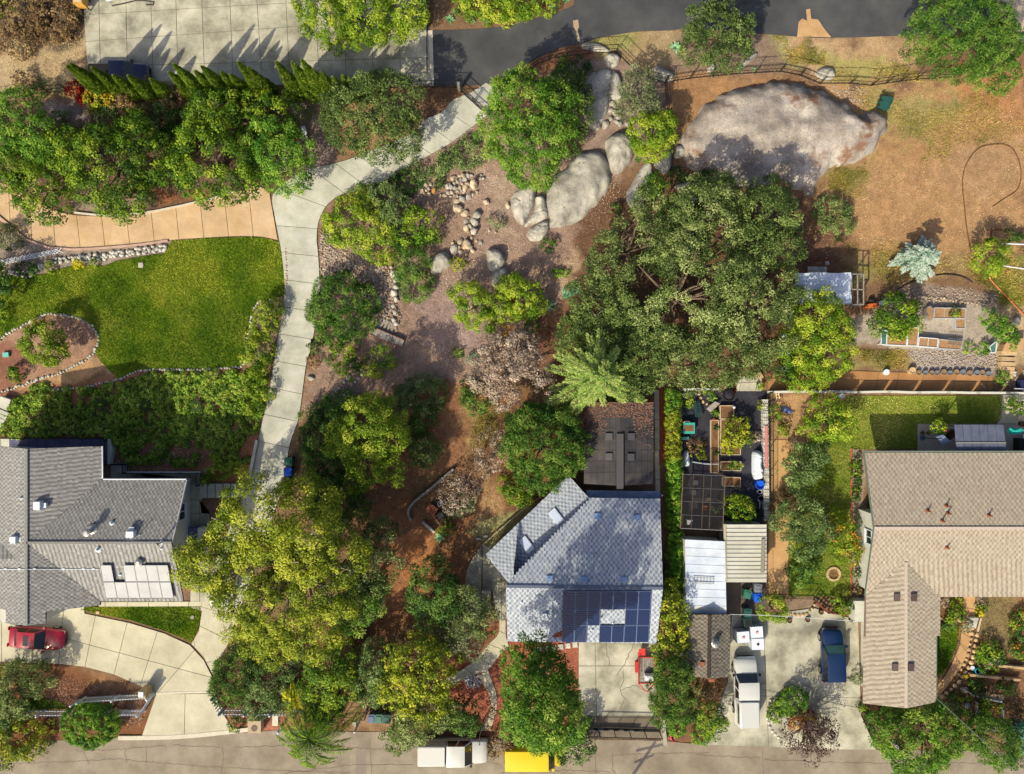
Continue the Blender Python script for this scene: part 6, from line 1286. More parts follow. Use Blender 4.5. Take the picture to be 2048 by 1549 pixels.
wbn = thing("white_bench", "white stone bench on pinkish mulch by the pinnate tree", "bench", P(611,268)); wbn.rotation_euler.z = math.radians(-76); MB().box((0,0,.36), (1.0,.36,.09)).build("seat", M['white'], wbn, world=False)
for s in (-.36, .36): MB().box((s,0,0), (.12,.3,.36)).build("leg", M['white'], wbn, world=False)
tag(MB().lathe(P(594,272), [(.4,0),(.45,.25),(.46,.4),(.38,.41),(.36,.34)], 20).build("terracotta_bowl", M['terracotta']), "wide terracotta bowl half hidden beside the white bench", "bowl")
# right yard
cp_ = thing("white_canopy", "white tarpaulin canopy on a timber frame beside the oak thicket", "canopy", P(1650,577)); z = 2.5; V, F = [], []; nx, ny = 12, 8; px0, px1 = 1590, 1702
for i in range(nx + 1):
 for j in range(ny + 1):
  u, v_ = i / nx, j / ny; V.append(P(px0 + (px1 - px0) * u + (math.sin(v_ * 9) * 1.2), 546 + 62 * v_ + math.sin(u * 11) * .8, z + .12 * math.sin(math.pi * v_) + .05 * math.sin(u * 14 + v_ * 5)))
for i in range(nx):
 for j in range(ny): a = i * (ny + 1) + j; F.append((a, a + 1, a + ny + 2, a + ny + 1))
MB().add(V, F).build("tarpaulin", M['tarp'], cp_, smooth=True); f = MB()
for e in (((1592,547),(1727,549)), ((1592,609),(1727,610)), ((1727,549),(1727,610)), ((1703,548),(1703,610)), ((1703,579),(1727,580)), ((1715,549),(1715,610))): MB().bar(P(*e[0], 2.4), P(*e[1], 2.4), .08).build("beam", M['wood_grey'], cp_)
for x, y in ((1594,549),(1725,550),(1725,608),(1594,607),(1703,549),(1703,609)): MB().box((*P(x, y, 2.2)[:2], 0), (.09, .09, 2.36)).build("post", M['wood_grey'], cp_)
tag(MB().bar(P(1717,598,1.2), P(1723,629,.1), .2, .05).build("leaning_plank", M['wood']), "weathered plank leaning on the canopy frame", "plank")
tl_ = thing("orange_tiller", "orange garden tiller with a white tank beside the dark leafed tree", "tiller", P(1742,612)); MB().box((*P(1741,613)[:2], .25), (.85, .36, .3), .1).build("body", M['orange'], tl_); MB().bar(P(1723,617,.4), P(1738,615,.4), .1, .1).build("handle_arm", M['orange'], tl_); MB().box((*P(1758,608)[:2], .3), (.45, .42, .4), .3, .8).build("fuel_tank", M['tank_white'], tl_)
for x, y in ((1742,603),(1764,608)): MB().tube([P(x,y-3,.25), P(x,y+2,.25)], .24, .24, 12).build("wheel", M['rubber'], tl_)
pv_ = thing("paver_patch", "patch of pale square pavers on dark soil above the white canopy", "pavers", P(1632,540)); me = MB().box((0,0,0), (.25,.25,.06)).mesh("paver", M['stone_white'])
for i in range(6):
 for j in range(2): c = P(1618 + i * 6.4, 537 + j * 6.6); link("paver", me, pv_, (c[0]-pv_.location[0], c[1]-pv_.location[1], 0))
tag(MB().bar(P(1596,518,.12), P(1668,520,.12), .12, .2).build("timber_edge", M['wood_red']), "dark red timber edging above the paver patch", "edging"); tag(MB().box(P(1653,527), (.3,.3,.2), .2).build("pale_block", M['stone_white']), "pale pink block beside the paver patch", "block")
tag(MB().tube([P(*q, .04) for q in _catmull([(1942,505),(1934,460),(1929,415),(1925,362),(1934,326),(1958,297),(1990,289),(2020,294),(2037,320),(2042,352),(2034,380),(2008,398),(1985,414)], 6)], .035, n=5).build("garden_hose", mat("brown_hose", A(110,74,40), rough=.7)), "long brown hose looped on the dirt yard", "hose")
tag(MB().tube([P(*q, .05) for q in _catmull([(1792,582),(1815,568),(1850,556),(1890,549),(1925,554),(1945,566)], 6)], .045, n=5).build("garden_hose", M['black']), "dark hose arching above the gravel slope", "hose"); tag(MB().tube([P(*q, .06) for q in _catmull([(1978,556),(2000,580),(2025,606),(2055,638)], 5)], .05, n=5).build("power_cable", M['orange']), "orange cord running down across the bright grass", "cord")
gf = thing("goal_frame", "white pipe goal frame on the dirt yard at the photo edge", "goal", P(2030,510))
for a, b in (((2005,487,.9),(2060,490,.9)), ((2005,487,.9),(2007,531,.05)), ((2007,532,.05),(2060,540,.05)), ((2060,490,.9),(2060,540,.05))): MB().tube([P(*a), P(*b)], .06, n=8).build("pipe", M['white'], gf)
sb = thing("scrap_lumber_frame", "small dark lumber frame casting a shadow by the goal frame", "frame", P(1990,480)); [MB().bar(P(*a, .35), P(*b, .35), .12).build("beam", M['wood_red'], sb) for a, b in (((1982,460),(2005,460)), ((1982,460),(1982,490)))]
def bed_box(label, quad, ht, frame_m, soil_m, name="raised_bed", div=0, grp="raised garden beds", th=.06):
 root = thing(name, label, "raised bed", P(*np.mean(quad, 0)), 0, grp); q = [P(*p, ht) for p in quad]
 for i in range(4): a, b = q[i-1], q[i]; MB().bar((a[0],a[1],ht/2), (b[0],b[1],ht/2), th, ht).build("side_board", frame_m, root)
 for k in range(div): t = (k+1)/(div+1); a = [q[0][i]+(q[1][i]-q[0][i])*t for i in (0,1)]; b = [q[3][i]+(q[2][i]-q[3][i])*t for i in (0,1)]; MB().bar((*a,ht/2-.02), (*b,ht/2-.02), .03, ht-.04).build("divider", frame_m, root)
 MB().prism([p[:2] for p in q], 0, ht - .06).build("soil_fill", soil_m, root); return root
SG = mat("zinc_board", A(186,184,180), rough=.6)
bed_box("grey framed bed of three bays with one round shrub", [(1869,616),(1932,617),(1931,637),(1868,637)], .5, SG, M['soil_light'], div=2); bed_box("small square bed hooked below the three bay bed", [(1911,638),(1931,638),(1931,657),(1912,657)], .45, SG, M['soil_light'])
bed_box("white framed bed beside the cold frame", [(1774,672),(1815,674),(1813,692),(1774,690)], .5, M['white'], M['soil_light']); bed_box("upright white framed bed crossing the long row", [(1817,655),(1838,656),(1835,692),(1815,692)], .55, M['white'], M['soil_light'], div=0); bed_box("white framed bed in the middle of the long row", [(1839,675),(1877,678),(1875,696),(1837,693)], .5, M['white'], M['soil_light'], div=1); bed_box("last bed of the long row, under the wire grid", [(1879,679),(1925,684),(1922,700),(1877,697)], .5, SG, M['soil_light'])
ov = thing("oval_trough", "oval galvanised trough of soil at the end of the three bay bed", "trough", P(1853,628)); pts = [(P(1853,628)[0]+math.cos(a)*.26, P(1853,628)[1]+math.sin(a)*.3+(.32 if math.sin(a)>0 else -.32)) for a in np.linspace(0,6.28,25)[:-1]]; MB().prism(pts, 0, .5).build("trough_wall", M['steel'], ov); MB().prism([(p[0]*.84+P(1853,628)[0]*.16, p[1]*.9+P(1853,628)[1]*.1) for p in pts], .4, .505).build("soil_fill", M['soil_light'], ov)
gd = thing("wire_grid", "wire grid panel lying over the end of the long bed row", "grid", P(1910,684))
for i in range(7): MB().bar(P(1897+i*4.6,676,.6), P(1895+i*4.6,692,.6), .02).build("wire", M['steel'], gd)
for i in range(4): MB().bar(P(1896,677+i*4.6,.61), P(1926,680+i*4.6,.61), .02).build("wire", M['steel'], gd)
def cold_frame(label, quad, hi, grp="cold frames"):
 root = thing("cold_frame", label, "cold frame", P(*np.mean(quad, 0)), 0, grp); q = [P(*p, hi) for p in quad]
 for i in range(4): MB().bar(q[i-1], q[i], .07).build("frame_bar", M['white'], root); MB().bar((q[i][0],q[i][1],0), q[i], .06).build("leg", M['white'], root)
 MB().slabp([(p[0],p[1],p[2]-.02) for p in q], .01).build("pane", M['glass_teal'], root)
cold_frame("white cold frame at the left end of the long bed row", [(1763,661),(1774,662),(1773,690),(1762,689)], .6); cold_frame("white and teal cold frame by the curved stone steps", [(1979,694),(1994,682),(1991,705),(1983,706)], .6)
for k, (x, y, r) in enumerate(((1834,746,5),(1847,746,5),(1860,746,5),(1870,746,5),(1884,745,6),(1896,746,5),(1909,745,6),(1922,745,6),(1935,747,6),(1950,746,6),(1960,746,6),(1972,748,5.5))): tag(MB().lathe((0,0,0), [(r*S*.8,0),(r*S,.3),(r*S*.86,.31),(r*S*.8,.22)], 12).build("plant_pot", M['bin_grey'] if k % 2 else M['wood'], None), "%s plant pot in the row below the gravel slope, %s from the round tub" % ("grey" if k % 2 else "brown", ("first","second","third","fourth","fifth","sixth","seventh","eighth","ninth","tenth","eleventh","last")[k]), "pot", "row of plant pots").location = P(x, y)
tag(MB().lathe(P(1820,742), [(.26,0),(.3,.42),(.25,.43),(.23,.34)], 16).build("round_tub", M['paver']), "round tan tub at the start of the pot row", "tub"); wp = tag(MB().lathe(P(1769,745), [(.2,0),(.26,.36),(.2,.37)], 14).build("white_pot", M['white']), "white pot with a green plant on the terrace walk", "pot"); shrub0 = (1769, 743)
tp = thing("black_tarp", "black plastic sheet on the ground under the bright leafy tree", "tarp", P(1575,720)); MB().prism([p[:2] for p in PL([(1558,690),(1574,694),(1582,715),(1598,744),(1592,752),(1570,753),(1564,720)])], 0, .05).build("sheet", M['black'], tp)
for x, y, r, key, l in ((1567,673,7,'tarp',"pale bag at the top of the black sheet"), (1574,686,7,'wood_grey',"greyish bag on the black sheet"), (1576,703,7,'tarp',"pinkish white bag low on the black sheet")): o = rockat(x, y, r, 'rock', l, None, flat=.6); o.name = "bag"; o["category"] = "bag"; o.data = o.data.copy(); o.data.materials[0] = M[key]
def bucket(name, label, px, py, r, ht, key, cat_="bucket", inner='black', grp=None):
 root = thing(name, label, cat_, P(px, py), 0, grp); MB().lathe((0,0,0), [(r*.82,0),(r,ht),(r*.9,ht),(r*.86,ht*.75)], 16).build("shell", M[key], root, world=False); MB().lathe((0,0,ht*.7), [(r*.87,0),(r*.8,.02)], 16).build("filling", M[inner], root, world=False); return root
bucket("bucket", "white bucket on the black sheet", 1566, 738, .2, .35, 'white'); bucket("bucket", "red bucket at the corner of the black sheet", 1573, 757, .2, .35, 'red'); bucket("bucket", "pale blue and white bucket on the corner of the sunny lawn", 1681, 792, .22, .35, 'tarp', inner='white')
rp = slabbed("ramp_landing", [(1479,752),(1524,749),(1522,783),(1470,783)], [((1486,752),(1478,783)), ((1518,750),(1510,783)), ((1475,766),(1524,764))], M['concrete_old'], .06)
tag(MB().bar(P(1431,752,.5), P(1452,738,.5), .12, .06).build("loose_plank", M['timber']), "pale loose plank on the brown terrace walk", "plank")
# vegetable garden
bed_box("square bed of bare soil in the vegetable garden", [(1441,812),(1468,812),(1468,838),(1441,838)], .4, M['timber'], M['soil']); bed_box("long pale framed bed filled by a spreading plant", [(1442,840),(1481,841),(1481,910),(1442,910)], .4, M['timber'], M['soil']); bed_box("raised bed of bright green crops", [(1442,924),(1482,924),(1482,942),(1442,941)], .4, M['timber'], M['soil']); bed_box("bed of dark red soil beside the netted frame", [(1446,955),(1481,956),(1481,973),(1446,972)], .35, M['timber'], M['soil']); bed_box("narrow long bed between the two garden aisles", [(1422,841),(1437,841),(1437,946),(1422,946)], .25, M['timber'], M['soil'])
tag(MB().tube([P(1384,924,.15), P(1410,928,.18), P(1438,929,.15)], .06).build("white_pipe", M['white']), "white pipe lying across the lower garden aisle", "pipe"); pd = thing("black_pond_tub", "round black tub with plastic sheeting near the top of the vegetable garden", "tub", P(1455,791)); MB().lathe((0,0,0), [(.44,0),(.5,.45),(.44,.46),(.4,.3)], 20).build("shell", M['black'], pd, world=False); MB().lathe((0,0,.3), [(.4,0),(.32,.05),(.1,.12)], 9).build("sheeting", M['fabric'], pd, world=False)
bucket("bucket", "small red bucket beside the black tub", 1468, 784, .13, .25, 'red'); bucket("plant_pot", "red clay pot at the head of the narrow bed", 1425.5, 840, .14, .25, 'red', "pot", 'soil'); bucket("plant_pot", "black pot with a green plant by the square bed", 1430, 827, .22, .35, 'black', "pot", 'soil'); tag(MB().lathe(P(1467,815,.4), [(.1,0),(.12,.25),(.05,.32)], 10).build("white_jug", M['white']), "white jug on the corner of the square bed", "jug")
tag(MB().slabp([P(1413,818,.5),P(1430,803,.5),P(1440,808,.5),P(1421,825,.5)], .06).build("grey_board", M['wood_grey']), "wide grey tan board lying askew beside the arc of stones", "board"); lc = thing("garden_lounger", "dark green metal lounger frame in the vegetable garden", "lounger", P(1396,819)); GI = mat("dark_green_metal", A(40,70,66), rough=.5)
for a, b in (((1388,804,.4),(1398,804,.4)), ((1398,804,.4),(1405,832,.4)), ((1388,804,.4),(1391,834,.4)), ((1391,834,.4),(1405,832,.4))): MB().bar(P(*a), P(*b), .06).build("frame_bar", GI, lc)
for i in range(7): MB().bar(P(1388.6+i*.4,808+i*3.8,.41), P(1399+i*.9,808+i*3.5,.41), .09, .02).build("slat", GI, lc)
for x, y in ((1389,806),(1399,806),(1391,832),(1404,830)): MB().box((*P(x,y)[:2],0), (.05,.05,.4)).build("leg", GI, lc)
tc = thing("teal_cart", "teal plastic garden cart beside the flowering hedge", "cart", P(1374,858)); MB().box((*P(1374,856)[:2],.3), (.9,.85,.4), 0, 1.1).build("tub", mat("teal_plastic", A(70,176,152), rough=.45), tc); MB().prism([p[:2] for p in PL([(1364,850),(1383,850),(1383,862),(1364,862)])], .69, .715).build("load", M['soil'], tc)
for x in (1366, 1382): MB().tube([P(x-1,868,.2), P(x+1,868,.2)], .2, .2, 12).build("wheel", M['rubber'], tc)
MB().tube([P(1366,847,.75), P(1370,843,.9), P(1378,843,.9), P(1382,847,.75)], .03).build("handle", M['steel'], tc); tag(MB().box(P(1369,877), (.7,.24,.3), .05, .9).build("pale_box", M['pale_teal']), "pale green long box below the teal cart", "box")
for l, q, hh, key in (("grey tarp bundle at the edge of the hedge", [(1368,904),(1376,902),(1379,915),(1378,930),(1368,934),(1364,925)], .7, 'tarp'), ("long thing under a white sheet beside the pierced wall", [(1505,905),(1514,902),(1522,907),(1523,930),(1522,955),(1506,958),(1503,930)], 1.0, 'tank_white'), ("smaller white wrapped bundle on the long sheet", [(1510,932),(1522,932),(1524,950),(1518,958),(1508,955)], 1.2, 'white')):
 o = boulder("covered_bundle", l, q, hh, M[key], 300 + len(l), None, 0, .8); o["category"] = "bundle"
bucket("blue_barrel", "blue barrel with a mesh top by the pierced wall", 1514, 968, .38, .8, 'bin_blue', "barrel", 'bin_slate'); bucket("bucket", "white bucket with a dark hole below the blue barrel", 1517, 983, .18, .4, 'white'); bucket("dark_tub", "dark round tub below the white bucket", 1520, 996, .26, .4, 'bin_grey', "tub"); bucket("dark_tub", "black round tub at the corner of the carport", 1519, 1026, .34, .5, 'black', "tub")
tag(MB().tube([P(1516,1000,.1), P(1520,1005,.1), P(1519,1018,.1)], .04).build("white_pipe", M['white']), "bent white pipe between the dark tubs", "pipe")
nf = thing("netted_frame", "timber shade frame covered with dark see through netting", "shade frame", P(1405,1005)); z = 2.2; qa = [(1366,949),(1450,952),(1445,1061),(1361,1057)]
def nfp(u, v, z=z): a = np.array(qa[0]) + (np.array(qa[1])-qa[0])*u; b = np.array(qa[3]) + (np.array(qa[2])-qa[3])*u; return P(*(a + (b-a)*v), z)
for u in (0, .25, .5, .68, 1): MB().bar(nfp(u,0), nfp(u,1), .06, .08).build("beam", M['wood'], nf)
for v_ in (0, .25, .5, .75, 1): MB().bar(nfp(0,v_,z+.08), nfp(1,v_,z+.08), .05, .05).build("cross_beam", M['steel'], nf)
for u in (0.01, .99):
 for v_ in (0.01, .5, .99): p = nfp(u, v_); MB().box((p[0],p[1],0), (.08,.08,z)).build("post", M['wood'], nf)
MB().slabp([nfp(0,0,z+.13), nfp(1,0,z+.13), nfp(1,1,z+.13), nfp(0,1,z+.13)], .004).build("netting", sheer("dark_netting", (.02,.02,.025), .3), nf)
pch = thing("plastic_chair", "white plastic chair under the netted frame", "chair", P(1376,1043)); MB().box((0,0,.4), (.45,.45,.05)).build("seat", M['white'], pch, world=False); MB().box((0,.22,.45), (.45,.05,.4)).build("backrest", M['white'], pch, world=False)
for sx in (-.2,.2):
 for sy in (-.2,.2): MB().box((sx,sy,0), (.04,.04,.4)).build("leg", M['white'], pch, world=False)
for x, y, key, l in ((1408,1016,'terracotta',"square terracotta planter under the netted frame"), (1416,1000,'wood',"brown pot under the netted frame"), (1390,965,'bin_grey',"grey pot under the netted frame"), (1386,985,'bin_grey',"lower grey pot under the netted frame")): tag(MB().box(P(x,y), (.36,.36,.3), 0, 1.1).build("planter", M[key]), l, "planter")
ch = thing("tan_frame_chair", "tan tubular chair frame lying by the white wall", "chair", P(1550,797)); TF = mat("tan_tube", A(226,196,146), rough=.6)
for a, b in (((1541,807,.3),(1556,805,.3)), ((1556,805,.3),(1559,796,.5)), ((1559,796,.5),(1557,785,.7)), ((1557,785,.7),(1552,784,.7)), ((1552,784,.7),(1553,806,.3)), ((1553,796,.5),(1559,796,.5)), ((1553,790,.6),(1558,790,.6))): MB().tube([P(*a), P(*b)], .04, n=6).build("tube", TF, ch)
tw = boulder("blue_towel", "crumpled blue towel on the sandy path", [(1563,815),(1572,814),(1582,820),(1586,824),(1578,828),(1568,824)], .18, mat("blue_cloth", A(96,112,176), A(130,150,206), rough=.9, sc=4), 71, None, 0, .8); tw["category"] = "towel"
# patio
um = thing("closed_umbrella", "folded pale grey cantilever umbrella on the grey patio", "umbrella", P(1844,876)); MB().lathe((*P(1844,876)[:2],0), [(.24,0),(.24,.08),(.06,.1)], 16).build("base", M['bin_slate'], um); MB().tube([(*P(1844,876)[:2],.05), P(1872,878,2.0), P(1886,878,2.3)], .035).build("pole", M['iron'], um)
MB().add([P(1871,874,1.9), P(1886,870,2.1), P(1904,884,1.6), P(1885,892,1.7), P(1880,880,2.2)], [(0,1,4),(1,2,4),(2,3,4),(3,0,4)]).build("canopy", mat("pale_grey_canvas", A(150,164,190), rough=.8), um)
tu = thing("closed_umbrella", "folded teal umbrella lying over the east patio table", "umbrella", P(2028,863)); MB().tube([P(2010,864,1.2), P(2046,862,1.5)], .03).build("pole", M['steel'], tu); MB().add([P(2012,865,1.2), P(2020,856,1.35), P(2042,857,1.5), P(2050,862,1.45), P(2040,868,1.3), P(2022,869,1.2), P(2030,862,1.65)], [(0,1,6),(1,2,6),(2,3,6),(3,4,6),(4,5,6),(5,0,6)]).build("canopy", M['teal'], tu)
wc = thing("wicker_chair", "dark wicker chair beside the slatted patio cover", "chair", P(1897,869)); wc.rotation_euler.z = .5; MB().box((0,0,.25), (.6,.6,.2)).build("seat", M['wood_red'], wc, world=False); MB().box((0,.28,.4), (.6,.08,.4)).build("backrest", M['black'], wc, world=False)
for s in (-.3,.3): MB().box((s,0,0), (.07,.6,.6)).build("armrest", M['black'], wc, world=False)
for x, y, l in ((1843,866,"small dark pot on the grey patio"), (1855,866,"second dark pot on the grey patio")): bucket("plant_pot", l, x, y, .14, .25, 'black', "pot", 'soil')
bk = thing("patio_table", "white and black patio table at the photo edge", "table", P(2040,880)); MB().box((*P(2040,874)[:2],.7), (.5,.5,.05)).build("top", M['white'], bk); MB().box((*P(2036,888)[:2],0), (.9,1.0,.8)).build("grill_body", M['black'], bk)
tag(MB().lathe(P(2033,836), [(.16,.4),(.2,.42),(.2,.46)], 16).build("round_stool", M['timber']), "round tan stool on the east patio", "stool"); bucket("tyre_planter", "dark round planter on the east patio", 2040, 848, .22, .3, 'black', "planter", 'soil')
for x, y, l in ((1577,1240,"dark pot with a plant at the top of the big driveway"), (1613,1238,"second dark pot at the top of the big driveway"), (1700,1238,"tyre like planter by the white wall on the big driveway"), (1640,1223,"flat dark mat like tub below the wooden railing")): bucket("drive_planter", l, x, y, .2, .3, 'black', "planter", 'soil')
rs = thing("round_stone", "round grey stone ball under the service wire", "stone ball", P(1931,1409)); MB().lathe((0,0,0), [(.1,0),(.2,.06),(.25,.2),(.22,.34),(.1,.42)], 16).build("ball", M['rock'], rs, smooth=True, world=False)
bucket("turquoise_pot", "turquoise glazed pot on the garden terrace", 1951, 1340, .26, .4, 'turq', "pot", 'turq'); bucket("white_dish", "white round dish beside the turquoise pot", 1942, 1335, .19, .2, 'white', "dish", 'tarp'); tag(MB().box(P(1928,1351), (.25,.25,.35), .3).build("yellow_box", M['yellow']), "small yellow box at the end of the middle terrace wall", "box")
tag(MB().bar(P(1962,1236,.3), P(1955,1264,.3), .14, .08).build("leaning_board", M['timber']), "pale board lying on the bright courtyard grass", "board"); tag(MB().bar(P(1962,768,.3), P(1972,778,.5), .12, .05).build("leaning_board", M['wood']), "brown board leaning on the long white wall", "board")
bx = thing("blue_tarp_box", "dark blue covered box with a white pipe at the end of the terrace walk", "box", P(2040,772)); MB().box(P(2042,770), (.9,.9,.6), 0, .9).build("box", mat("navy_tarp", A(40,48,80), rough=.6), bx); MB().tube([P(2028,778,.7), P(2046,778,.7), P(2047,785,.7)], .05).build("pipe", M['white'], bx)
bnc = thing("curved_kerb_block", "tan block bench on the lower terrace walk", "bench", P(1525,752)); MB().bar(P(1517,745,.2), P(1523,757,.2), .3, .3).build("seat", M['paver'], bnc)
# ---------------------------------------------------------------- plants
def unit(v): return v / np.maximum(np.linalg.norm(v, axis=-1, keepdims=True), 1e-9)
def leaf_quads(pos, nrm, dr, l, wd):
 n = len(pos); s = np.cross(nrm, dr); l = np.broadcast_to(l, n)[:, None]; wd = np.broadcast_to(wd, n)[:, None]
 V = np.stack([pos - dr * l * .5, pos + s * wd * .5 + nrm * wd * .15, pos + dr * l * .5, pos - s * wd * .5 + nrm * wd * .15], 1)
 return V.reshape(-1, 3)
def crown_arrays(lobes, rb, leaf, dens, style, seed, gap=0.0):
 rg = np.random.default_rng(seed); PV, TT = [], []; L = np.array(lobes, float)
 for i, (x, y, zc, r, rz) in enumerate(lobes):
  ar = 2 * math.pi * r * (r + rz) / 2; nb = max(7, int(ar / (math.pi * rb * rb) * 1.9))
  fz = 1 - 1.3 * (np.arange(nb) + .5) / nb; fa = np.arange(nb) * 2.39996 + rg.uniform(0, 6.28); fr = np.sqrt(1 - fz * fz); d = unit(np.stack([np.cos(fa) * fr, np.sin(fa) * fr, fz], -1) + rg.normal(0, .5 / math.sqrt(nb) * 1.6, (nb, 3)))
  rad = 1 - (.1 if style == 'tight' else .42) * rg.uniform(0, 1, nb) ** 1.8; k = rg.uniform(0, 1, nb) < (0 if style == 'tight' else .16); rad[k] *= rg.uniform(1.02, 1.16, k.sum())
  c = np.array([x, y, zc]) + d * rad[:, None] * np.array([r, r, rz])
  keep = np.ones(nb, bool)
  for j in range(len(lobes)):
   if j != i: keep &= ((((c - L[j, :3]) / np.array([L[j, 3], L[j, 3], L[j, 4]])) ** 2).sum(1) > .42)
  if gap: keep &= fbm(c[:, 0] * .45 + c[:, 2] * .5, c[:, 1] * .45, seed % 97, 3) > gap
  if keep.sum() < 5: keep[:] = True
  c, d = c[keep], d[keep]; nb = len(c)
  br = rb * rg.uniform(.55, 1.3, nb); nl = np.maximum(5, (2 * math.pi * br ** 2 / (leaf[0] * leaf[1]) * dens * 1.45)).astype(int)
  ix = np.repeat(np.arange(nb), nl); n = len(ix)
  ld = unit(unit(rg.normal(size=(n, 3))) + .55 * d[ix] + np.array([0, 0, .35]))
  pos = c[ix] + ld * (br[ix] * (.55 + .55 * rg.uniform(0, 1, n)))[:, None] * np.array([1, 1, .85])
  if style == 'feather':
   ho = unit(np.stack([ld[:, 0], ld[:, 1], np.full(n, -.25)], -1) + rg.normal(0, .45, (n, 3))); nrm = unit(ld + rg.normal(0, .3, (n, 3)) + np.array([0, 0, .3])); nrm = unit(nrm - ho * (nrm * ho).sum(1)[:, None])
  elif style == 'spray':
   ho = unit(ld * .6 + rg.normal(0, .5, (n, 3))); nrm = unit(ld + rg.normal(0, .3, (n, 3)) + np.array([0, 0, .3])); nrm = unit(nrm - ho * (nrm * ho).sum(1)[:, None])
  else:
   nrm = unit(ld * .95 + rg.normal(0, .3, (n, 3)) + np.array([0, 0, .25])); ho = unit(np.cross(nrm, unit(rg.normal(size=(n, 3)))))
  sz = rg.uniform(.7, 1.3, n)
  PV.append(leaf_quads(pos, nrm, ho, leaf[0] * sz, leaf[1] * sz))
  bt = np.clip(rg.normal(.5, .24, nb), 0, 1); TT.append(np.clip(bt[ix] + rg.normal(0, .14, n), 0, 1))
 return np.concatenate(PV), np.concatenate(TT)
def leaf_obj(name, V, T, m, parent=None, off=(0, 0, 0), loc=(0, 0, 0)):
 V = V - np.array(off); return link(name, np_mesh(name, V, np.arange(len(V)).reshape(-1, 4), m, tone=T), parent, loc)
LF = {
 'citrus': leafmat("citrus_leaves", A(36,66,10), A(80,114,20), A(146,160,40)),
 'dark': leafmat("dark_leaves", A(30,56,18), A(60,94,30), A(104,130,50)),
 'oak': leafmat("oak_leaves", A(60,76,36), A(108,124,60), A(160,166,100)),
 'oak_dark': leafmat("dark_oak_leaves", A(50,66,30), A(86,106,48), A(130,144,74)),
 'grey': leafmat("grey_green_leaves", A(74,84,54), A(118,126,80), A(164,164,116)),
 'lime': leafmat("lime_leaves", A(62,96,14), A(116,140,26), A(172,176,56)),
 'bright': leafmat("bright_leaves", A(50,92,18), A(92,132,32), A(150,168,64)),
 'yellow': leafmat("yellow_green_leaves", A(70,86,14), A(122,136,28), A(184,180,56)),
 'olive': leafmat("olive_leaves", A(60,82,40), A(100,122,62), A(150,162,96)),
 'pine': leafmat("pine_needles", A(40,74,22), A(76,112,34), A(130,150,62)),
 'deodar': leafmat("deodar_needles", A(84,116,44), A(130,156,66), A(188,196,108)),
 'blue': leafmat("blue_needles", A(108,132,112), A(150,172,146), A(196,206,178)),
 'cypress': leafmat("cypress_sprays", A(76,104,26), A(126,150,44), A(184,194,84)),
 'dry': leafmat("dry_blossom", A(104,86,70), A(148,126,106), A(186,164,142), trans=.1),
 'purple': leafmat("plum_leaves", A(44,30,28), A(74,54,48), A(112,88,78)),
 'red': leafmat("red_bracts", A(110,10,10), A(176,20,26), A(214,50,40)),
 'orange': leafmat("orange_bloom", A(190,90,20), A(226,130,34), A(236,176,60)),
 'gold': leafmat("golden_fronds", A(190,160,10), A(226,200,20), A(240,224,60)),
 'mint': leafmat("blue_green_succulent", A(52,110,78), A(96,156,116), A(150,196,156)),
 'agave': leafmat("agave_blades", A(70,150,74), A(130,196,120), A(190,226,170)),
 'brown': leafmat("brown_leaves", A(78,56,34), A(118,92,58), A(156,128,84), trans=.1),
 'mound': leafmat("mounded_shrub_leaves", A(62,100,26), A(116,146,42), A(176,184,74), rnd=.28),
 'hedge': leafmat("clipped_hedge_leaves", A(48,88,16), A(90,136,28), A(146,168,54)),
 'vine': leafmat("yellow_vine_leaves", A(78,98,20), A(126,138,28), A(184,178,48)),
}
SEED = [100]
STY = {  # material: (blob radius, leaf, density, style, gap)
 'citrus': (.6, (.19,.12), .6, 'leaf', 0), 'dark': (.55, (.18,.11), .6, 'leaf', 0), 'oak': (.5, (.18,.09), .6, 'spray', .37), 'oak_dark': (.5, (.18,.09), .62, 'spray', .2),
 'grey': (.42, (.18,.07), .6, 'spray', .3), 'lime': (.5, (.17,.10), .6, 'leaf', .12), 'bright': (.5, (.2,.09), .62, 'feather', .1), 'yellow': (.6, (.19,.11), .6, 'leaf', .16),
 'olive': (.42, (.2,.08), .6, 'spray', .32), 'pine': (.42, (.24,.06), .7, 'spray', .2), 'dry': (.42, (.15,.09), .5, 'leaf', .36), 'purple': (.4, (.16,.1), .45, 'leaf', .46),
 'red': (.3, (.16,.12), .6, 'leaf', 0), 'orange': (.25, (.14,.1), .6, 'leaf', .3), 'gold': (.3, (.3,.08), .6, 'feather', 0), 'mint': (.2, (.16,.08), .7, 'spray', 0),
 'brown': (.4, (.18,.1), .5, 'leaf', .35), 'mound': (.25, (.14,.09), .7, 'leaf', 0), 'hedge': (.26, (.13,.08), .8, 'tight', 0), 'vine': (.42, (.2,.13), .55, 'leaf', .32), 'cypress': (.2, (.2,.07), .7, 'spray', 0), 'blue': (.3, (.3,.05), .7, 'spray', .2), 'deodar': (.3, (.25,.05), .7, 'spray', 0)}
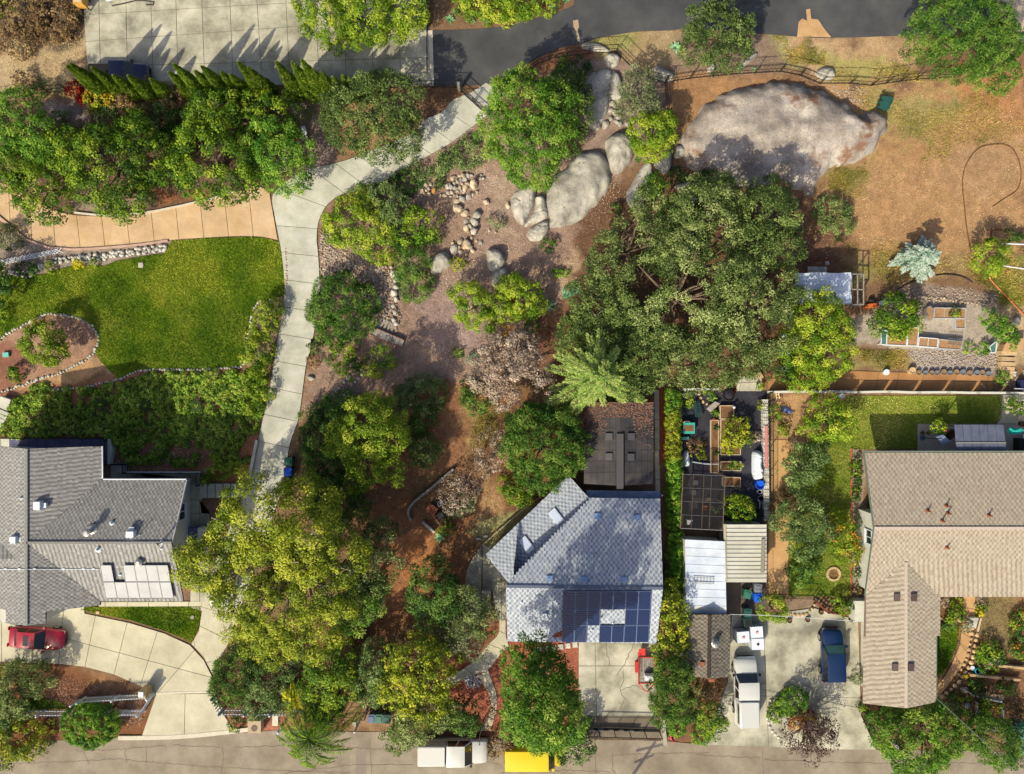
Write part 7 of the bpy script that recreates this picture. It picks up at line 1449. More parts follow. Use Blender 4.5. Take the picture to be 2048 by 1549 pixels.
def plant(name, label, catg, lobes, zt, kind, group=None, base=None, tree=True, trunk_m='bark', tr=None, extra=None, flat=None, bare=0, rbk=1.0, dk=1.0, gp=None):
 "lobes: (px, py, radius px[, top height]) in the photo; zt: height of the highest lobe"
 SEED[0] += 1; seed = SEED[0]; W = []
 for lb in lobes:
  t = lb[3] if len(lb) > 3 else zt
  r0 = lb[2] * S; rz = min(r0 * .82, t * .42) if tree else t * (.62 if flat is None else flat); zc = t - rz
  p = P(lb[0], lb[1], zc); W.append((p[0], p[1], zc, r0 * (1 - zc / H), rz))
 rb, leaf, dens, style, gap = STY[kind]; gap = gap if gp is None else gp
 rb = min(rb, min(q[3] for q in W) * .55) * rbk
 V, T = crown_arrays(W, rb, leaf, dens * dk, style, seed, gap)
 if base is None: bx, by = np.mean([q[0] for q in W]), np.mean([q[1] for q in W])
 else: bx, by, _ = P(*base)
 if not tree:
  o = leaf_obj(name, V, T, LF[kind], None, (bx, by, 0), (bx, by, 0)); tag(o, label, catg, group)
  if extra: add_flowers(o, V, extra, seed)
  return o
 root = thing(name, label, catg, (bx, by, 0), 0, group)
 rg = random.Random(seed); zmax = max(q[2] + q[4] for q in W); tr = tr or max(.07, .028 * zmax + .012 * max(q[3] for q in W) * 2)
 bm = MB(); cx, cy = np.mean([q[0] for q in W]), np.mean([q[1] for q in W]); fork = min(q[2] for q in W) * .62
 fk = (bx + (cx - bx) * .35, by + (cy - by) * .35, fork)
 bm.tube([(bx, by, -.1), (bx + rg.uniform(-.08, .08), by + rg.uniform(-.08, .08), fork * .5), fk], tr * 1.15, tr * .75, 8)
 for q in W:
  for k in range(2 + bare):
   a = rg.uniform(0, 6.28); rr = q[3] * rg.uniform(.3, .95 if bare else .8); e = (q[0] + math.cos(a) * rr, q[1] + math.sin(a) * rr, q[2] + q[4] * rg.uniform(-.1, .75))
   m = tuple((fk[i] * .5 + e[i] * .5) + rg.uniform(-.25, .25) for i in range(3)); bm.tube([fk, m, e], tr * .55, tr * .1, 5)
   if bare:
    for j in range(3):
     a2 = rg.uniform(0, 6.28); f = tuple(m[i] + (e[i] - m[i]) * rg.uniform(.2, .9) for i in range(3)); bm.tube([f, (f[0] + math.cos(a2) * q[3] * .3, f[1] + math.sin(a2) * q[3] * .3, f[2] + rg.uniform(.0, .5))], tr * .14, tr * .04, 4)
 bm.build("trunk", M[trunk_m], root)
 o = leaf_obj("crown", V, T, LF[kind], root, (bx, by, 0))
 if extra: add_flowers(o, V, extra, seed)
 return root
def add_flowers(o, V, extra, seed):
 kind, share = extra; rg = np.random.default_rng(seed); q = V.reshape(-1, 4, 3); c = q.mean(1)
 top = c[:, 2] > np.quantile(c[:, 2], .45); cl = fbm(c[:, 0] * 1.3, c[:, 1] * 1.3, seed, 3) > .52
 k = top & cl & (rg.uniform(0, 1, len(c)) < share); c = c[k]
 if not len(c): return
 n = unit(rg.normal(0, .5, (len(c), 3)) + [0, 0, 1]); d = unit(np.cross(n, unit(rg.normal(size=n.shape))))
 off = np.array(o.location) if o.parent is None else np.array(o.parent.location)
 leaf_obj("blossom", leaf_quads(c + [0, 0, .05], n, d, .16, .13), rg.uniform(0, 1, len(c)), LF[kind], o)
 # vertices are already in the plant's own frame: crown meshes were shifted to the base
 b = o.children[-1]; b.data.transform(__import__("mathutils").Matrix.Translation((-off[0], -off[1], 0)))
def tree(*a, **k): return plant(*a, **k)
def shrub(name, label, lobes, zt, kind, group=None, **k): return plant(name, label, k.pop('cat', 'shrub'), lobes, zt, kind, group, tree=False, **k)
# -- upper left garden
tree("feathery_tree", "bright feathery tree at the west edge above the tan drive", "tree", [(40,232,46),(70,268,42,4.6),(12,300,50,4.4),(95,300,36,4),(20,250,40)], 5.2, 'bright', base=(45,275))
tree("feathery_tree", "yellow green feathery tree overhanging the start of the tan drive", "tree", [(10,340,44),(40,330,34)], 3.8, 'lime')
G1 = "round leafy trees along the tan drive"
tree("round_leafy_tree", "small dark green tree at the bend of the tan drive", "tree", [(88,388,56),(112,345,42,3.6),(60,385,30,3)], 4.2, 'citrus', G1)
tree("round_leafy_tree", "largest round leafy tree, drooping over the mulch bed and kerb of the tan drive", "tree", [(225,345,82),(180,310,55,4.4),(285,320,62,4.6),(255,395,46,4),(140,305,46,4.2),(265,275,45,4.4)], 5.2, 'citrus', G1)
tree("round_leafy_tree", "round leafy tree between the largest one and the pinnate tree", "tree", [(430,325,80),(400,290,45,4.4),(470,360,46,4.2),(440,265,40,4.2),(360,340,36,3.8)], 5.0, 'citrus', G1)
tree("round_leafy_tree", "dark green tree behind the cypress row and above the pinnate tree", "tree", [(440,222,52),(500,230,58,3.4),(550,235,46,3.2),(480,258,46,3.2),(412,226,30,3)], 3.6, 'citrus', G1)
tree("pinnate_tree", "open fine leaved tree with pale limbs by the white bench", "tree", [(545,300,56),(575,345,44,3.8),(520,330,40,3.6),(590,300,34,3.6)], 4.4, 'bright', trunk_m='bark_pale', bare=1)
tree("grey_oak", "grey green oak between the cypress row and the long drive", "tree", [(745,225,72),(700,255,50,5),(790,205,56,5.6),(760,270,56,5),(800,265,46,4.8),(690,215,42,4.6)], 6.0, 'oak_dark', base=(750,235))
shrub("bougainvillea", "crimson bougainvillea at the west end of the cypress row", [(156,182,18),(172,196,14,1.0)], 1.5, 'red')
shrub("flowering_bush", "yellow green bush with orange flowers below the bougainvillea", [(200,200,26),(225,185,22,1.4),(190,190,16,1.2)], 1.7, 'vine', extra=('orange', .4))
shrub("straggly_shrub", "grey brown straggly shrub below the dark pickup", [(280,205,44),(330,205,36,1.3),(250,220,36,1.3)], 1.7, 'brown')
shrub("straggly_shrub", "olive straggly shrub between the brown one and the largest round tree", [(230,240,34),(290,250,36,1.2),(330,240,30,1.2)], 1.3, 'olive')
shrub("small_dark_shrub", "small dark shrub on pinkish mulch by the feathery trees", [(122,236,15)], .9, 'dark')
shrub("round_dark_shrub", "dark shrub squeezed between two round leafy trees", [(345,290,36),(370,255,32,1.6)], 2.0, 'dark')
shrub("weedy_shrub", "small weedy shrub by the wire fence near the tan dirt", [(78,178,13)], .7, 'dark')
shrub("weedy_shrub", "bushy weed on the edge of the dry brush", [(146,35,9)], .5, 'lime')
shrub("yucca_clump", "spiky grey yucca clump beside the pale stones near the white bench", [(610,218,18)], .9, 'grey')
# dry brush in the corner
for i, (x, y, r, l) in enumerate(((40,28,50,"tangled dry brown brush in the corner beyond the tan dirt"), (108,40,46,"dry brown brush beside the orange crate"), (30,80,36,"low dry brush fringe above the tan dirt"))):
 shrub("dry_brush", l, [(x,y,r),(x+18,y+14,r*.7,.8)], 1.2, 'brown', "dry brush west of the concrete pad")
shrub("green_weed", "green weed patch at the photo's upper corner", [(6,12,18)], .8, 'lime')
shrub("shadow_shrub", "brown twiggy bush on tan dirt above the wire fence", [(48,165,24)], 1.0, 'brown')
# cypress row
def cypress(tx, ty, label, by=192.0):
 SEED[0] += 1; rg = np.random.default_rng(SEED[0]); z = max(2.6, min(7.0, H * (1 - (CY - by) / (CY - ty)))); p = P(tx, ty, z); R0 = .5 + .025 * z
 n = int(850 * z); t = rg.uniform(0, 1, n) ** .85; prof = R0 * np.minimum(1, (t * 7 + .25)) * np.power(1 - t, .75) * 1.2; a = rg.uniform(0, 6.283, n)
 lump = .8 + .35 * vnoise(a * 2.2, t * z * 2.2, SEED[0]); rr = prof * lump * rg.uniform(.82, 1.08, n)
 pos = np.stack([np.cos(a) * rr, np.sin(a) * rr, t * z], -1); d = unit(np.stack([np.cos(a) * .45, np.sin(a) * .45, np.ones(n) * .9], -1) + rg.normal(0, .22, (n, 3)))
 nr = unit(np.stack([np.cos(a), np.sin(a), np.full(n, .3)], -1) + rg.normal(0, .3, (n, 3))); nr = unit(nr - d * (nr * d).sum(1)[:, None])
 root = thing("cypress", label, "tree", (p[0], p[1], 0), 0, "columnar cypresses along the concrete pad")
 leaf_obj("crown", leaf_quads(pos, nr, d, .27 * rg.uniform(.7, 1.2, n), .10), np.clip(vnoise(a * 3, t * z * 3, 5) * .6 + rg.uniform(0, .45, n), 0, 1), LF['cypress'], root)
 MB().tube([(0, 0, -.1), (0, 0, z * .8)], .09, .02, 6).build("trunk", M['bark'], root, world=False)
for k, (x, y) in enumerate(((134,133),(141,129),(183,136),(226,152),(256,152),(300,159))):
 cypress(x, y, "slim cypress beside the dark pickup, %s from its tail" % ("nearest", "second", "third", "fourth", "fifth", "sixth")[k])
for k, (x, y) in enumerate(((338,145),(347,129),(372,150),(390,143),(403,133),(420,150),(442,145),(460,150),(476,125),(496,136),(515,150))):
 cypress(x, y, "cypress of the middle clump behind the round trees, %s counted from the pickup" % ("first", "second", "third", "fourth", "fifth", "sixth", "seventh", "eighth", "ninth", "tenth", "last")[k])
for k, (x, y) in enumerate(((552,124),(584,125),(603,120),(625,140),(642,146),(665,155),(685,152),(700,160),(717,152),(735,158))):
 cypress(x, y, "cypress of the clump nearest the grey oak, %s counted towards the oak" % ("first", "second", "third", "fourth", "fifth", "sixth", "seventh", "eighth", "ninth", "last")[k], 196)
# top hedge and verge
G2 = "lime green hedge trees on the concrete pad"
tree("hedge_tree", "dark sided hedge tree overhanging the open concrete pad", "tree", [(655,40,52),(625,8,42,4.2),(680,80,30,3.4),(690,30,40,4.6)], 5.0, 'lime', G2)
tree("hedge_tree", "yellow green hedge tree in the middle of the pad hedge", "tree", [(735,35,50),(720,5,44,5),(745,70,26,3.6)], 5.2, 'lime', G2)
tree("hedge_tree", "hedge tree beside the iron gate track", "tree", [(800,15,48),(815,40,32,3.6),(790,55,28,3.4)], 4.6, 'lime', G2)
shrub("lime_shrub", "lime shrub on orange dirt above the asphalt lane", [(960,0,44),(1000,10,34,1.5),(930,-12,30)], 1.8, 'lime')
shrub("lime_shrub", "lime shrub next to the lane where it leaves the photo", [(1050,0,42),(1085,6,28,1.3),(1020,14,24,1.2)], 1.6, 'lime')
def agave(px, py, r, label, n=26, z=.5, kind='agave', grp="pale agaves", name="agave"):
 SEED[0] += 1; rg = np.random.default_rng(SEED[0]); p = P(px, py); R_ = r * S; a = np.arange(n) * 2.4 + rg.uniform(-.2, .2, n); el = np.linspace(.15, 1.25, n); q = np.linspace(1, .5, n) * R_
 d = np.stack([np.cos(a) * np.cos(el), np.sin(a) * np.cos(el), np.sin(el)], -1); s = np.stack([-np.sin(a), np.cos(a), np.zeros(n)], -1); nr = np.cross(d, s); nr[nr[:, 2] < 0] *= -1
 V = leaf_quads(d * q[:, None] * .52 + [0, 0, .06], nr, d, q, R_ * .30); return tag(leaf_obj(name, V, rg.uniform(.2, 1, n), LF[kind], None, (0, 0, 0), (p[0], p[1], 0)), label, "agave" if name == "agave" else "plant", grp)
for x, y, r, l in ((900,41,12,"pale agave at the corner of the iron gate post"), (911,27,9,"small agave behind the one at the gate post"), (946,45,6,"small agave on the lane verge below the lime shrub"), (971,45,6,"second small agave along the lane verge"), (1063,29,9,"agave on the verge where the lane bends"), (1105,18,9,"agave below the lime shrub nearest the photo edge"), (1131,2,9,"agave at the tip of the dirt verge"),
                   (1350,98,15,"large pale agave beside the olive green tree on the lane"), (2046,80,14,"pale agave at the photo edge by the tall lane tree"), (879,1075,13,"agave below the fire table terrace"), (1508,141,6,"bright little agave by the wire fence above the huge boulder")): agave(x, y, r, l)
# centre, around the boulders
tree("pepper_tree", "large bright feathery pepper tree over the boulders by the gate", "tree", [(1045,210,66),(1075,270,72,6.4),(1002,255,44,5),(1110,220,50,5.6),(1060,335,50,5),(1016,196,36,5.2),(1030,290,50,5.6)], 6.8, 'bright', base=(1055,270))
tree("olive_bush_tree", "dull olive tree tucked behind the bright pepper tree", "tree", [(1145,225,42),(1130,270,38,3.4),(1150,180,28,3)], 4, 'oak_dark')
shrub("dark_shrub", "dark shrub in the shade beside the lane fence", [(1145,150,34),(1120,165,22,1.1)], 1.4, 'dark')
tree("grey_olive_tree", "grey olive tree between the cracked rocks and the fence corner", "tree", [(1272,180,38),(1285,210,30,2.8),(1262,215,26,2.6)], 3.4, 'grey')
tree("lime_tree", "round lime green tree next to the egg shaped boulder", "tree", [(1305,272,44),(1325,250,26,2.8),(1290,295,28,2.6)], 3.4, 'lime', dk=1.4, gp=0)
shrub("green_shrub", "green shrub on the rock crevice near the wire fence", [(1308,368,22),(1300,385,16,.9)], 1.2, 'bright')
shrub("green_shrub", "small green shrub beside the dark fence post near the huge boulder", [(1357,352,14)], .8, 'dark')
shrub("rosemary", "rosemary groundcover along the drive, stretch nearest the pepper tree", [(930,312,30),(960,305,22,.7),(900,325,22,.7)], .8, 'olive', "rosemary strip along the drive")
shrub("rosemary", "rosemary groundcover stretch in the middle of the strip", [(870,330,28),(845,342,24,.7)], .8, 'olive', "rosemary strip along the drive")
shrub("rosemary", "dark rosemary groundcover nearest the fork of the drives", [(815,366,28),(790,372,20,.6),(880,368,10,.5)], .8, 'dark', "rosemary strip along the drive")
shrub("round_shrub", "bright broad shrub beside the fork of the drives", [(700,445,46),(745,460,48,2),(760,490,36,1.4),(675,465,26,1.4)], 2.3, 'lime')
shrub("round_shrub", "grey green shrub at the back of the shrub mass by the fork", [(770,405,38),(790,430,36,1.9)], 2.1, 'olive')
shrub("round_shrub", "lime shrub tip touching the drive kerb behind the mass", [(725,395,22),(740,410,22,1.5)], 1.8, 'lime')
shrub("round_shrub", "dense shrub with yellow green leaves next to the dry creek stones", [(845,455,36),(815,470,30,2)], 2.4, 'citrus')
shrub("fine_shrub", "soft needle leaved shrub above the white stone edging", [(825,535,34),(830,570,32,1.2),(815,505,24,1.4)], 1.7, 'pine')
shrub("big_round_shrub", "big dark green feathery shrub spilling over the long drive", [(680,600,52),(700,640,46,2),(650,625,34,1.8),(725,600,32,1.7),(670,660,34,1.5)], 2.7, 'pine')
shrub("leafy_shrub", "broad leafed shrub below the footbridge", [(685,712,28),(700,735,22,1.4)], 1.8, 'citrus')
shrub("leafy_shrub", "yellow green low shrub beside the creek below the footbridge", [(738,735,18),(752,742,14,.8)], 1.0, 'lime')
shrub("leafy_shrub", "round green shrub just south of the footbridge", [(768,716,21)], 1.3, 'citrus')
shrub("leafy_shrub", "small shrub on the drive edge above the white stone", [(631,695,13)], .9, 'dark'); shrub("leafy_shrub", "brown tinged small shrub on the drive edge", [(628,722,11)], .7, 'brown')
tree("lime_tree", "round lime tree on the mulch, the one nearer the footbridge", "tree", [(945,610,38),(930,590,26,2.6),(965,640,28,2.6)], 3.2, 'lime', "lime trees in the mulch clearing", dk=1.4, gp=0)
tree("lime_tree", "round lime tree on the mulch beside the split boulder", "tree", [(1040,595,40),(1020,580,28,2.6),(1062,610,26,2.5),(1010,620,26,2.4)], 3.2, 'lime', "lime trees in the mulch clearing", dk=1.4, gp=0)
for x, y, r, k, l in ((1116,547,9,'bright',"small green mound on the sandy path"), (1130,547,8,'bright',"small green mound touching its twin on the sandy path"), (1133,587,9,'mint',"bluish mound below the twin green mounds"), (1150,581,10,'mint',"bluish mound against the oak thicket"), (1101,610,9,'mint',"bluish mound beside the lime tree"), (914,706,8,'bright',"lone green tuft on the mulch clearing"), (950,718,12,'mint',"bluish tuft beside the dry pink tree"), (1097,491,12,'dark',"dark sprig below the flat boulder"), (1232,417,10,'dark',"dark tuft on the sandy path near the rocks"), (917,530,13,'vine',"yellow green round shrub below the rock steps"), (993,442,14,'grey',"sparse grey tuft among small stones"), (1065,655,14,'dark',"dark tuft under the lime trees")):
 shrub("small_mound", l, [(x,y,r)], r * S * 1.5, k)
tree("dry_blossom_tree", "dry pinkish grey tree without green leaves in the centre", "tree", [(1015,720,58),(1055,765,50,3.6),(980,748,46,3.4),(1035,696,42,3.8),(1000,785,38,3)], 4.2, 'dry', trunk_m='twig', bare=6, dk=.75, gp=.42)
shrub("weed_clump", "green clump at the foot of the dry pinkish tree", [(955,800,30),(940,780,20,.9)], 1.1, 'dark')
# deodar: tiers of long drooping branches with needle sprays
def conifer(name, label, px, py, ht, R0, kind, nb=34, pal=None, needle=.26, group=None, top=(1.0), lean=1.15):
 SEED[0] += 1; rg = np.random.default_rng(SEED[0]); p = P(px, py, ht * .7); root = thing(name, label, "tree", (p[0], p[1], 0), 0, group); bm = MB().tube([(0, 0, -.1), (0, 0, ht)], .2, .03, 8); PV, TT = [], []
 for i in range(nb):
  t = (i + .5) / nb; z = ht * (.12 + .86 * t); L = R0 * (1 - t) ** .75 * rg.uniform(.5, lean) + .35; a = i * 2.4 + rg.uniform(-.3, .3); up = rg.uniform(.05, .35)
  s = np.linspace(0, 1, 9); pts = np.stack([np.cos(a) * L * s, np.sin(a) * L * s, z + L * (up * s - .32 * s * s)], -1); bm.tube([tuple(q) for q in pts[::2]], .05, .012, 4)
  n = int(L * 150); u = rg.uniform(.12, 1, n); c = np.stack([np.interp(u, s, pts[:, k]) for k in range(3)], -1)
  side = rg.normal(0, 1, n); wd = (L * .17) * (1 - u * .8) * rg.uniform(.1, 1, n) + .05; tv = np.array([-math.sin(a), math.cos(a), 0]); ax = np.array([math.cos(a), math.sin(a), -.1])
  c = c + np.sign(side)[:, None] * wd[:, None] * (tv + .55 * ax) + rg.normal(0, .05, (n, 3)) + np.array([0, 0, -.06]) * (wd / .3)[:, None]
  d = unit(np.sign(side)[:, None] * tv * .8 + ax + rg.normal(0, .35, (n, 3))); nr = unit(np.cross(d, np.cross(np.array([0, 0, 1.0]), d)) + rg.normal(0, .25, (n, 3)))
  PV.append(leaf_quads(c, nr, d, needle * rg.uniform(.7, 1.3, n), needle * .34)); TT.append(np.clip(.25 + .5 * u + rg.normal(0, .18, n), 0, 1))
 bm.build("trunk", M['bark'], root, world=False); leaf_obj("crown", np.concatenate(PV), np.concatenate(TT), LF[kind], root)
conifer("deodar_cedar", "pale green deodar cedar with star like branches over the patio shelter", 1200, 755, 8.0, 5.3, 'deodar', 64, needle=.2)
conifer("blue_cedar", "silvery blue cedar standing alone on the dirt yard", 1853, 512, 3.4, 1.9, 'blue', 30, needle=.3)
# oak thicket
G3 = "oaks of the central thicket"
tree("oak_tree", "oak at the thicket's sandy path edge", "tree", [(1275,480,62),(1230,520,52,5.6),(1300,430,50,5.6),(1215,560,40,4.4)], 6.4, 'oak', G3, bare=2)
tree("oak_tree", "oak reaching up towards the huge boulder", "tree", [(1405,430,70),(1370,480,60,6),(1450,400,46,5.6),(1440,470,55,6.4)], 7.0, 'oak', G3, bare=2)
tree("oak_tree", "darker oak beside the bare dirt yard", "tree", [(1530,430,58),(1555,490,48,5.4),(1500,500,56,6),(1540,390,34,5)], 6.4, 'oak_dark', G3, bare=2)
tree("oak_tree", "broad oak in the heart of the thicket", "tree", [(1370,590,86),(1375,535,52,7),(1300,570,60,6.4),(1430,560,70,7),(1390,650,70,6.6),(1310,640,56,6)], 7.6, 'oak', G3, bare=1)
tree("oak_tree", "oak next to the white canopy", "tree", [(1490,610,74),(1540,580,50,6),(1530,660,60,6.2),(1460,670,60,6.2)], 7.0, 'oak', G3, bare=2)
tree("oak_tree", "oak above the garden wall and paved landing", "tree", [(1420,715,66),(1355,720,56,5.8),(1480,710,50,5.6),(1390,750,40,5)], 6.4, 'oak', G3, bare=2)
tree("oak_tree", "sparse grey oak beside the bluish mounds", "tree", [(1190,600,46),(1200,650,44,4),(1230,690,50,4.4),(1240,630,40,4.2)], 4.8, 'oak_dark', G3, bare=2, trunk_m='bark_pale')
tree("oak_tree", "oak scrub behind the deodar's upper branch", "tree", [(1290,710,50),(1270,760,44,4.6),(1330,690,40,4.6),(1150,670,34,3)], 5.2, 'oak_dark', G3, bare=1)
tree("bright_leafy_tree", "bright green tree beside the white canopy and terrace path", "tree", [(1630,640,54),(1650,700,54,5),(1600,690,40,4.6),(1610,620,38,4.4),(1668,660,36,4.4)], 5.6, 'lime', base=(1620,670), bare=1)
tree("bright_leafy_tree", "small bright tree leaning over the brown terrace walk", "tree", [(1620,752,30),(1600,765,20,2.6),(1635,735,22,2.8)], 3.2, 'lime')
# right yard
tree("olive_lane_tree", "dense olive green tree at the edge of the asphalt lane", "tree", [(1430,70,52),(1395,95,36,3.6),(1455,105,40,3.8),(1470,65,36,4),(1410,45,34,4)], 4.8, 'oak_dark', base=(1430,90), rbk=.9, dk=1.15)
tree("tall_lane_tree", "tall fine leaved tree by the lane and pale gravel", "tree", [(1890,45,62),(1950,40,64,7),(1920,100,66,6.6),(1980,90,56,6),(1850,80,42,5.4),(1990,150,40,4.4)], 7.6, 'pine', base=(1935,95), bare=1)
tree("bright_round_tree", "round bright tree at the white pipe goal frame", "tree", [(1975,515,32),(1990,500,22,2.4)], 3.0, 'lime', bare=1)
tree("wide_leaf_tree", "dark wide leafed tree with yellow fringe by the cold frame", "tree", [(1790,625,36),(1775,645,28,2.4),(1810,640,28,2.4)], 3.0, 'citrus', extra=('gold', .0))
shrub("yellow_leaf_shrub", "yellow leaved shrub beside the cold frame and raised bed", [(1795,660,20),(1808,652,14,.8)], 1.1, 'vine')
tree("young_fruit_tree", "young open fruit tree by the curved tan path", "tree", [(1990,650,22),(2010,665,20,2.2),(1975,635,14,2),(2022,680,14,2)], 2.6, 'bright', bare=2)
shrub("round_bed_shrub", "round green shrub growing in the long raised bed", [(1907,627,9)], .9, 'citrus')
shrub("agapanthus", "spiky green clump beside the stone steps", [(2000,757,12)], .7, 'bright')
shrub("green_bed_plants", "green plants by the second cold frame", [(1965,697,12),(1940,697,10,.4)], .6, 'bright')
shrub("scrub_bush", "low bush by the dark soil near the goal frame", [(2025,474,14)], .9, 'dark')
for x, y, r, l in ((1660,430,34,"shrubby scrub in the shade of the thicket"), (1350,440,40,"scrubby undergrowth below the boulders"), (1420,385,40,"scrub at the foot of the huge boulder"), (1320,520,36,"undergrowth under the path side oak"), (1560,720,40,"dark undergrowth beside the black tarp")):
 shrub("undergrowth", l, [(x,y,r),(x+18,y+20,r*.7,.9)], 1.3, 'dark' if r > 36 else 'olive', "undergrowth of the thicket")
# -- west lawn and beds
tree("lime_bed_tree", "bushy lime tree in the stone ringed bed beside the west lawn", "tree", [(92,692,38),(75,680,26,2.8),(110,705,26,2.8),(95,668,24,2.6)], 3.3, 'lime', dk=1.4, gp=0)
shrub("bed_shrub", "round green shrub in the stone ringed bed near the path", [(34,750,16)], 1.0, 'citrus'); shrub("bed_shrub", "small shrub at the edge of the lawn bed", [(72,645,8)], .5, 'vine')
tree("edge_tree", "dark tree at the photo edge shading the west lawn", "tree", [(2,565,22),(-10,590,26,2.6),(-20,555,30,3)], 3.4, 'dark')
shrub("edge_shrub", "yellow green sprig at the photo edge on the west lawn", [(8,630,11)], .9, 'lime')
for x, y, r, k, l in ((102,535,10,'vine',"yellow flowering mound on the stone wall"), (157,530,9,'gold',"golden flowering mound by the stone wall"), (190,526,7,'lime',"lime mound at the tapering end of the stone wall"), (50,540,15,'dark',"dark round shrub at the end of the lattice"), (70,541,8,'dark',"second dark shrub by the stone wall")): shrub("wall_mound", l, [(x,y,r)], .7, k)
shrub("grey_round_shrub", "grey round shrub by the kerb of the tan drive", [(14,476,24),(25,470,16,1)], 1.3, 'grey')
tree("hedge_tree", "leafy shrub mass between the lawn corner and the long drive", "tree", [(535,628,26),(528,650,26,1.6),(545,612,18,1.4)], 1.9, 'lime', rbk=.8)
shrub("bed_edge_shrub", "yellow green shrub in the bed strip halfway along the drive", [(520,700,26),(510,720,26,1.2),(530,685,18,1)], 1.4, 'lime')
shrub("bed_edge_shrub", "yellow green shrub at the corner of the groundcover bed", [(512,755,26),(518,785,24,1.2),(505,805,20,1)], 1.4, 'lime')
shrub("bed_edge_shrub", "low edging shrub along the lawn border stones", [(500,690,10),(498,715,10,.5),(503,665,9,.5)], .6, 'vine')
# groundcover mounds: copies of four low shrubs
def mound_proto(k):
 V, T = crown_arrays([(0, 0, .12, .42, .34), (.22 * (k % 2), .16, .1, .3, .28)], .2, (.15, .1), .62, 'leaf', 900 + k)
 return np_mesh("low_mound", V, np.arange(len(V)).reshape(-1, 4), LF['mound'], tone=T)
MP = [mound_proto(k) for k in range(4)]
BED = [(8,815),(70,770),(140,775),(236,765),(300,745),(390,742),(490,742),(530,745),(530,800),(520,850),(505,895),(495,940),(430,935),(420,900),(380,935),(260,925),(232,900),(226,876),(10,874)]
rg = np.random.default_rng(77); pts = []; CQ = np.stack([rg.uniform(5, 530, 9000), rg.uniform(740, 942, 9000)], -1)
CQ = CQ[(dist_poly(BED, CQ[:, 0], CQ[:, 1]) > 5) & (fbm(CQ[:, 0] * .02, CQ[:, 1] * .02, 8, 3) > .36)]
for x, y in CQ:
 if len(pts) < 285 and all((x - a) ** 2 + (y - b) ** 2 > 12.6 ** 2 for a, b in pts) and min((x-208)**2+(y-811)**2, (x-298)**2+(y-812)**2, (x-398)**2+(y-812)**2) > 260: pts.append((float(x), float(y)))
for i, (x, y) in enumerate(pts):
 p = P(x, y); s = rg.uniform(.7, 1.12)
 o = link("mounded_shrub", MP[i % 4], None, p, rg.uniform(0, 6.28), (s, s, s * rg.uniform(.7, 1.1)))
 tag(o, "low mounded green shrub in the mulched bed behind the grey roofed house", "shrub", "mounded shrubs in the sloping bed")
def cycad(px, py, r, label):
 SEED[0] += 1; rg = np.random.default_rng(SEED[0]); p = P(px, py); PV, TT = [], []; n = 22; root = thing("cycad", label, "cycad", (p[0], p[1], 0), 0, "cycads in the groundcover bed")
 for k in range(n):
  a = k * 2.4; L = r * S * rg.uniform(.8, 1.1); s = np.linspace(.1, 1, 22); c = np.stack([np.cos(a) * L * s, np.sin(a) * L * s, .45 + .55 * s - .75 * s * s], -1); tv = np.array([-math.sin(a), math.cos(a), 0]); ax = np.array([math.cos(a), math.sin(a), -.2])
  for sg in (-1, 1): PV.append(leaf_quads(c + sg * tv * .08, np.tile([0, 0, 1.0], (22, 1)), unit(np.tile(sg * tv + .7 * ax, (22, 1))), .2 * (1.1 - s), .035)); TT.append(rg.uniform(0, .5, 22))
 leaf_obj("crown", np.concatenate(PV), np.concatenate(TT), LF['dark'], root); MB().lathe((0, 0, 0), [(.14, 0), (.16, .3), (.1, .5)], 10).build("trunk", M['bark'], root, world=False)
 leaf_obj("cone", leaf_quads(rg.normal(0, .07, (30, 3)) + [0, 0, .52], np.tile([0, 0, 1.0], (30, 1)), unit(rg.normal(size=(30, 3)) * [1, 1, 0]), .12, .08), rg.uniform(.5, 1, 30), LF['vine'], root)
for x, y, l in ((207,810,"cycad in the groundcover bed nearest the slate patio"), (298,811,"middle cycad of the groundcover bed"), (398,812,"cycad of the groundcover bed nearest the long drive")): cycad(x, y, 17, l)
shrub("ramp_shrub", "round shrub with pale flowers where the ramp railing ends", [(412,959,11)], .9, 'citrus'); shrub("pink_flower_shrub", "pale pink flowering sprig above the concrete steps", [(417,946,9)], .6, 'dry')
shrub("clipped_shrub", "low green shrub at the end of the concrete steps", [(440,938,24),(462,930,16,.9)], 1.1, 'lime')
# big yellow tree and its neighbours
tree("yellow_tree", "very large yellow green tree with bare pale limbs beside the grey roofed house", "tree", [(520,1030,80),(600,1020,70,11),(440,1120,70,10),(500,1150,80,10.4),(570,1200,85,10),(640,1180,70,10.6),(620,1090,70,12),(395,1135,44,8.4),(555,1260,62,8.6),(620,1250,60,9),(500,1210,60,9),(680,1120,50,10),(480,1060,50,10)], 12.0, 'yellow', base=(640,1080), trunk_m='bark_pale', bare=3, rbk=1.15)
tree("green_tree", "green tree in the shade side of the huge yellow tree", "tree", [(700,1100,52),(740,1140,48,7),(690,1180,50,7),(760,1080,40,6),(720,1200,40,6)], 7.6, 'oak', base=(730,1070), bare=1)
tree("green_tree", "bright tree patch at the lower edge of the dark clearing", "tree", [(730,1195,40),(700,1225,40,5.4),(745,1165,30,5)], 6, 'bright')
shrub("dark_understory", "dark understory shrub beside the drive and wheelie bins", [(650,872,50),(642,912,34,2.6),(662,930,44,2.8)], 3.2, 'dark')
shrub("dark_understory", "dark understory shrub between the lime pine and the yellow tree", [(662,985,44),(690,1000,48,2.6),(650,1010,30,2.4)], 3.0, 'dark')
shrub("dark_understory", "dark ivy covered shrub by the creek's lower end", [(680,820,34),(650,830,30,1.6)], 2, 'dark')
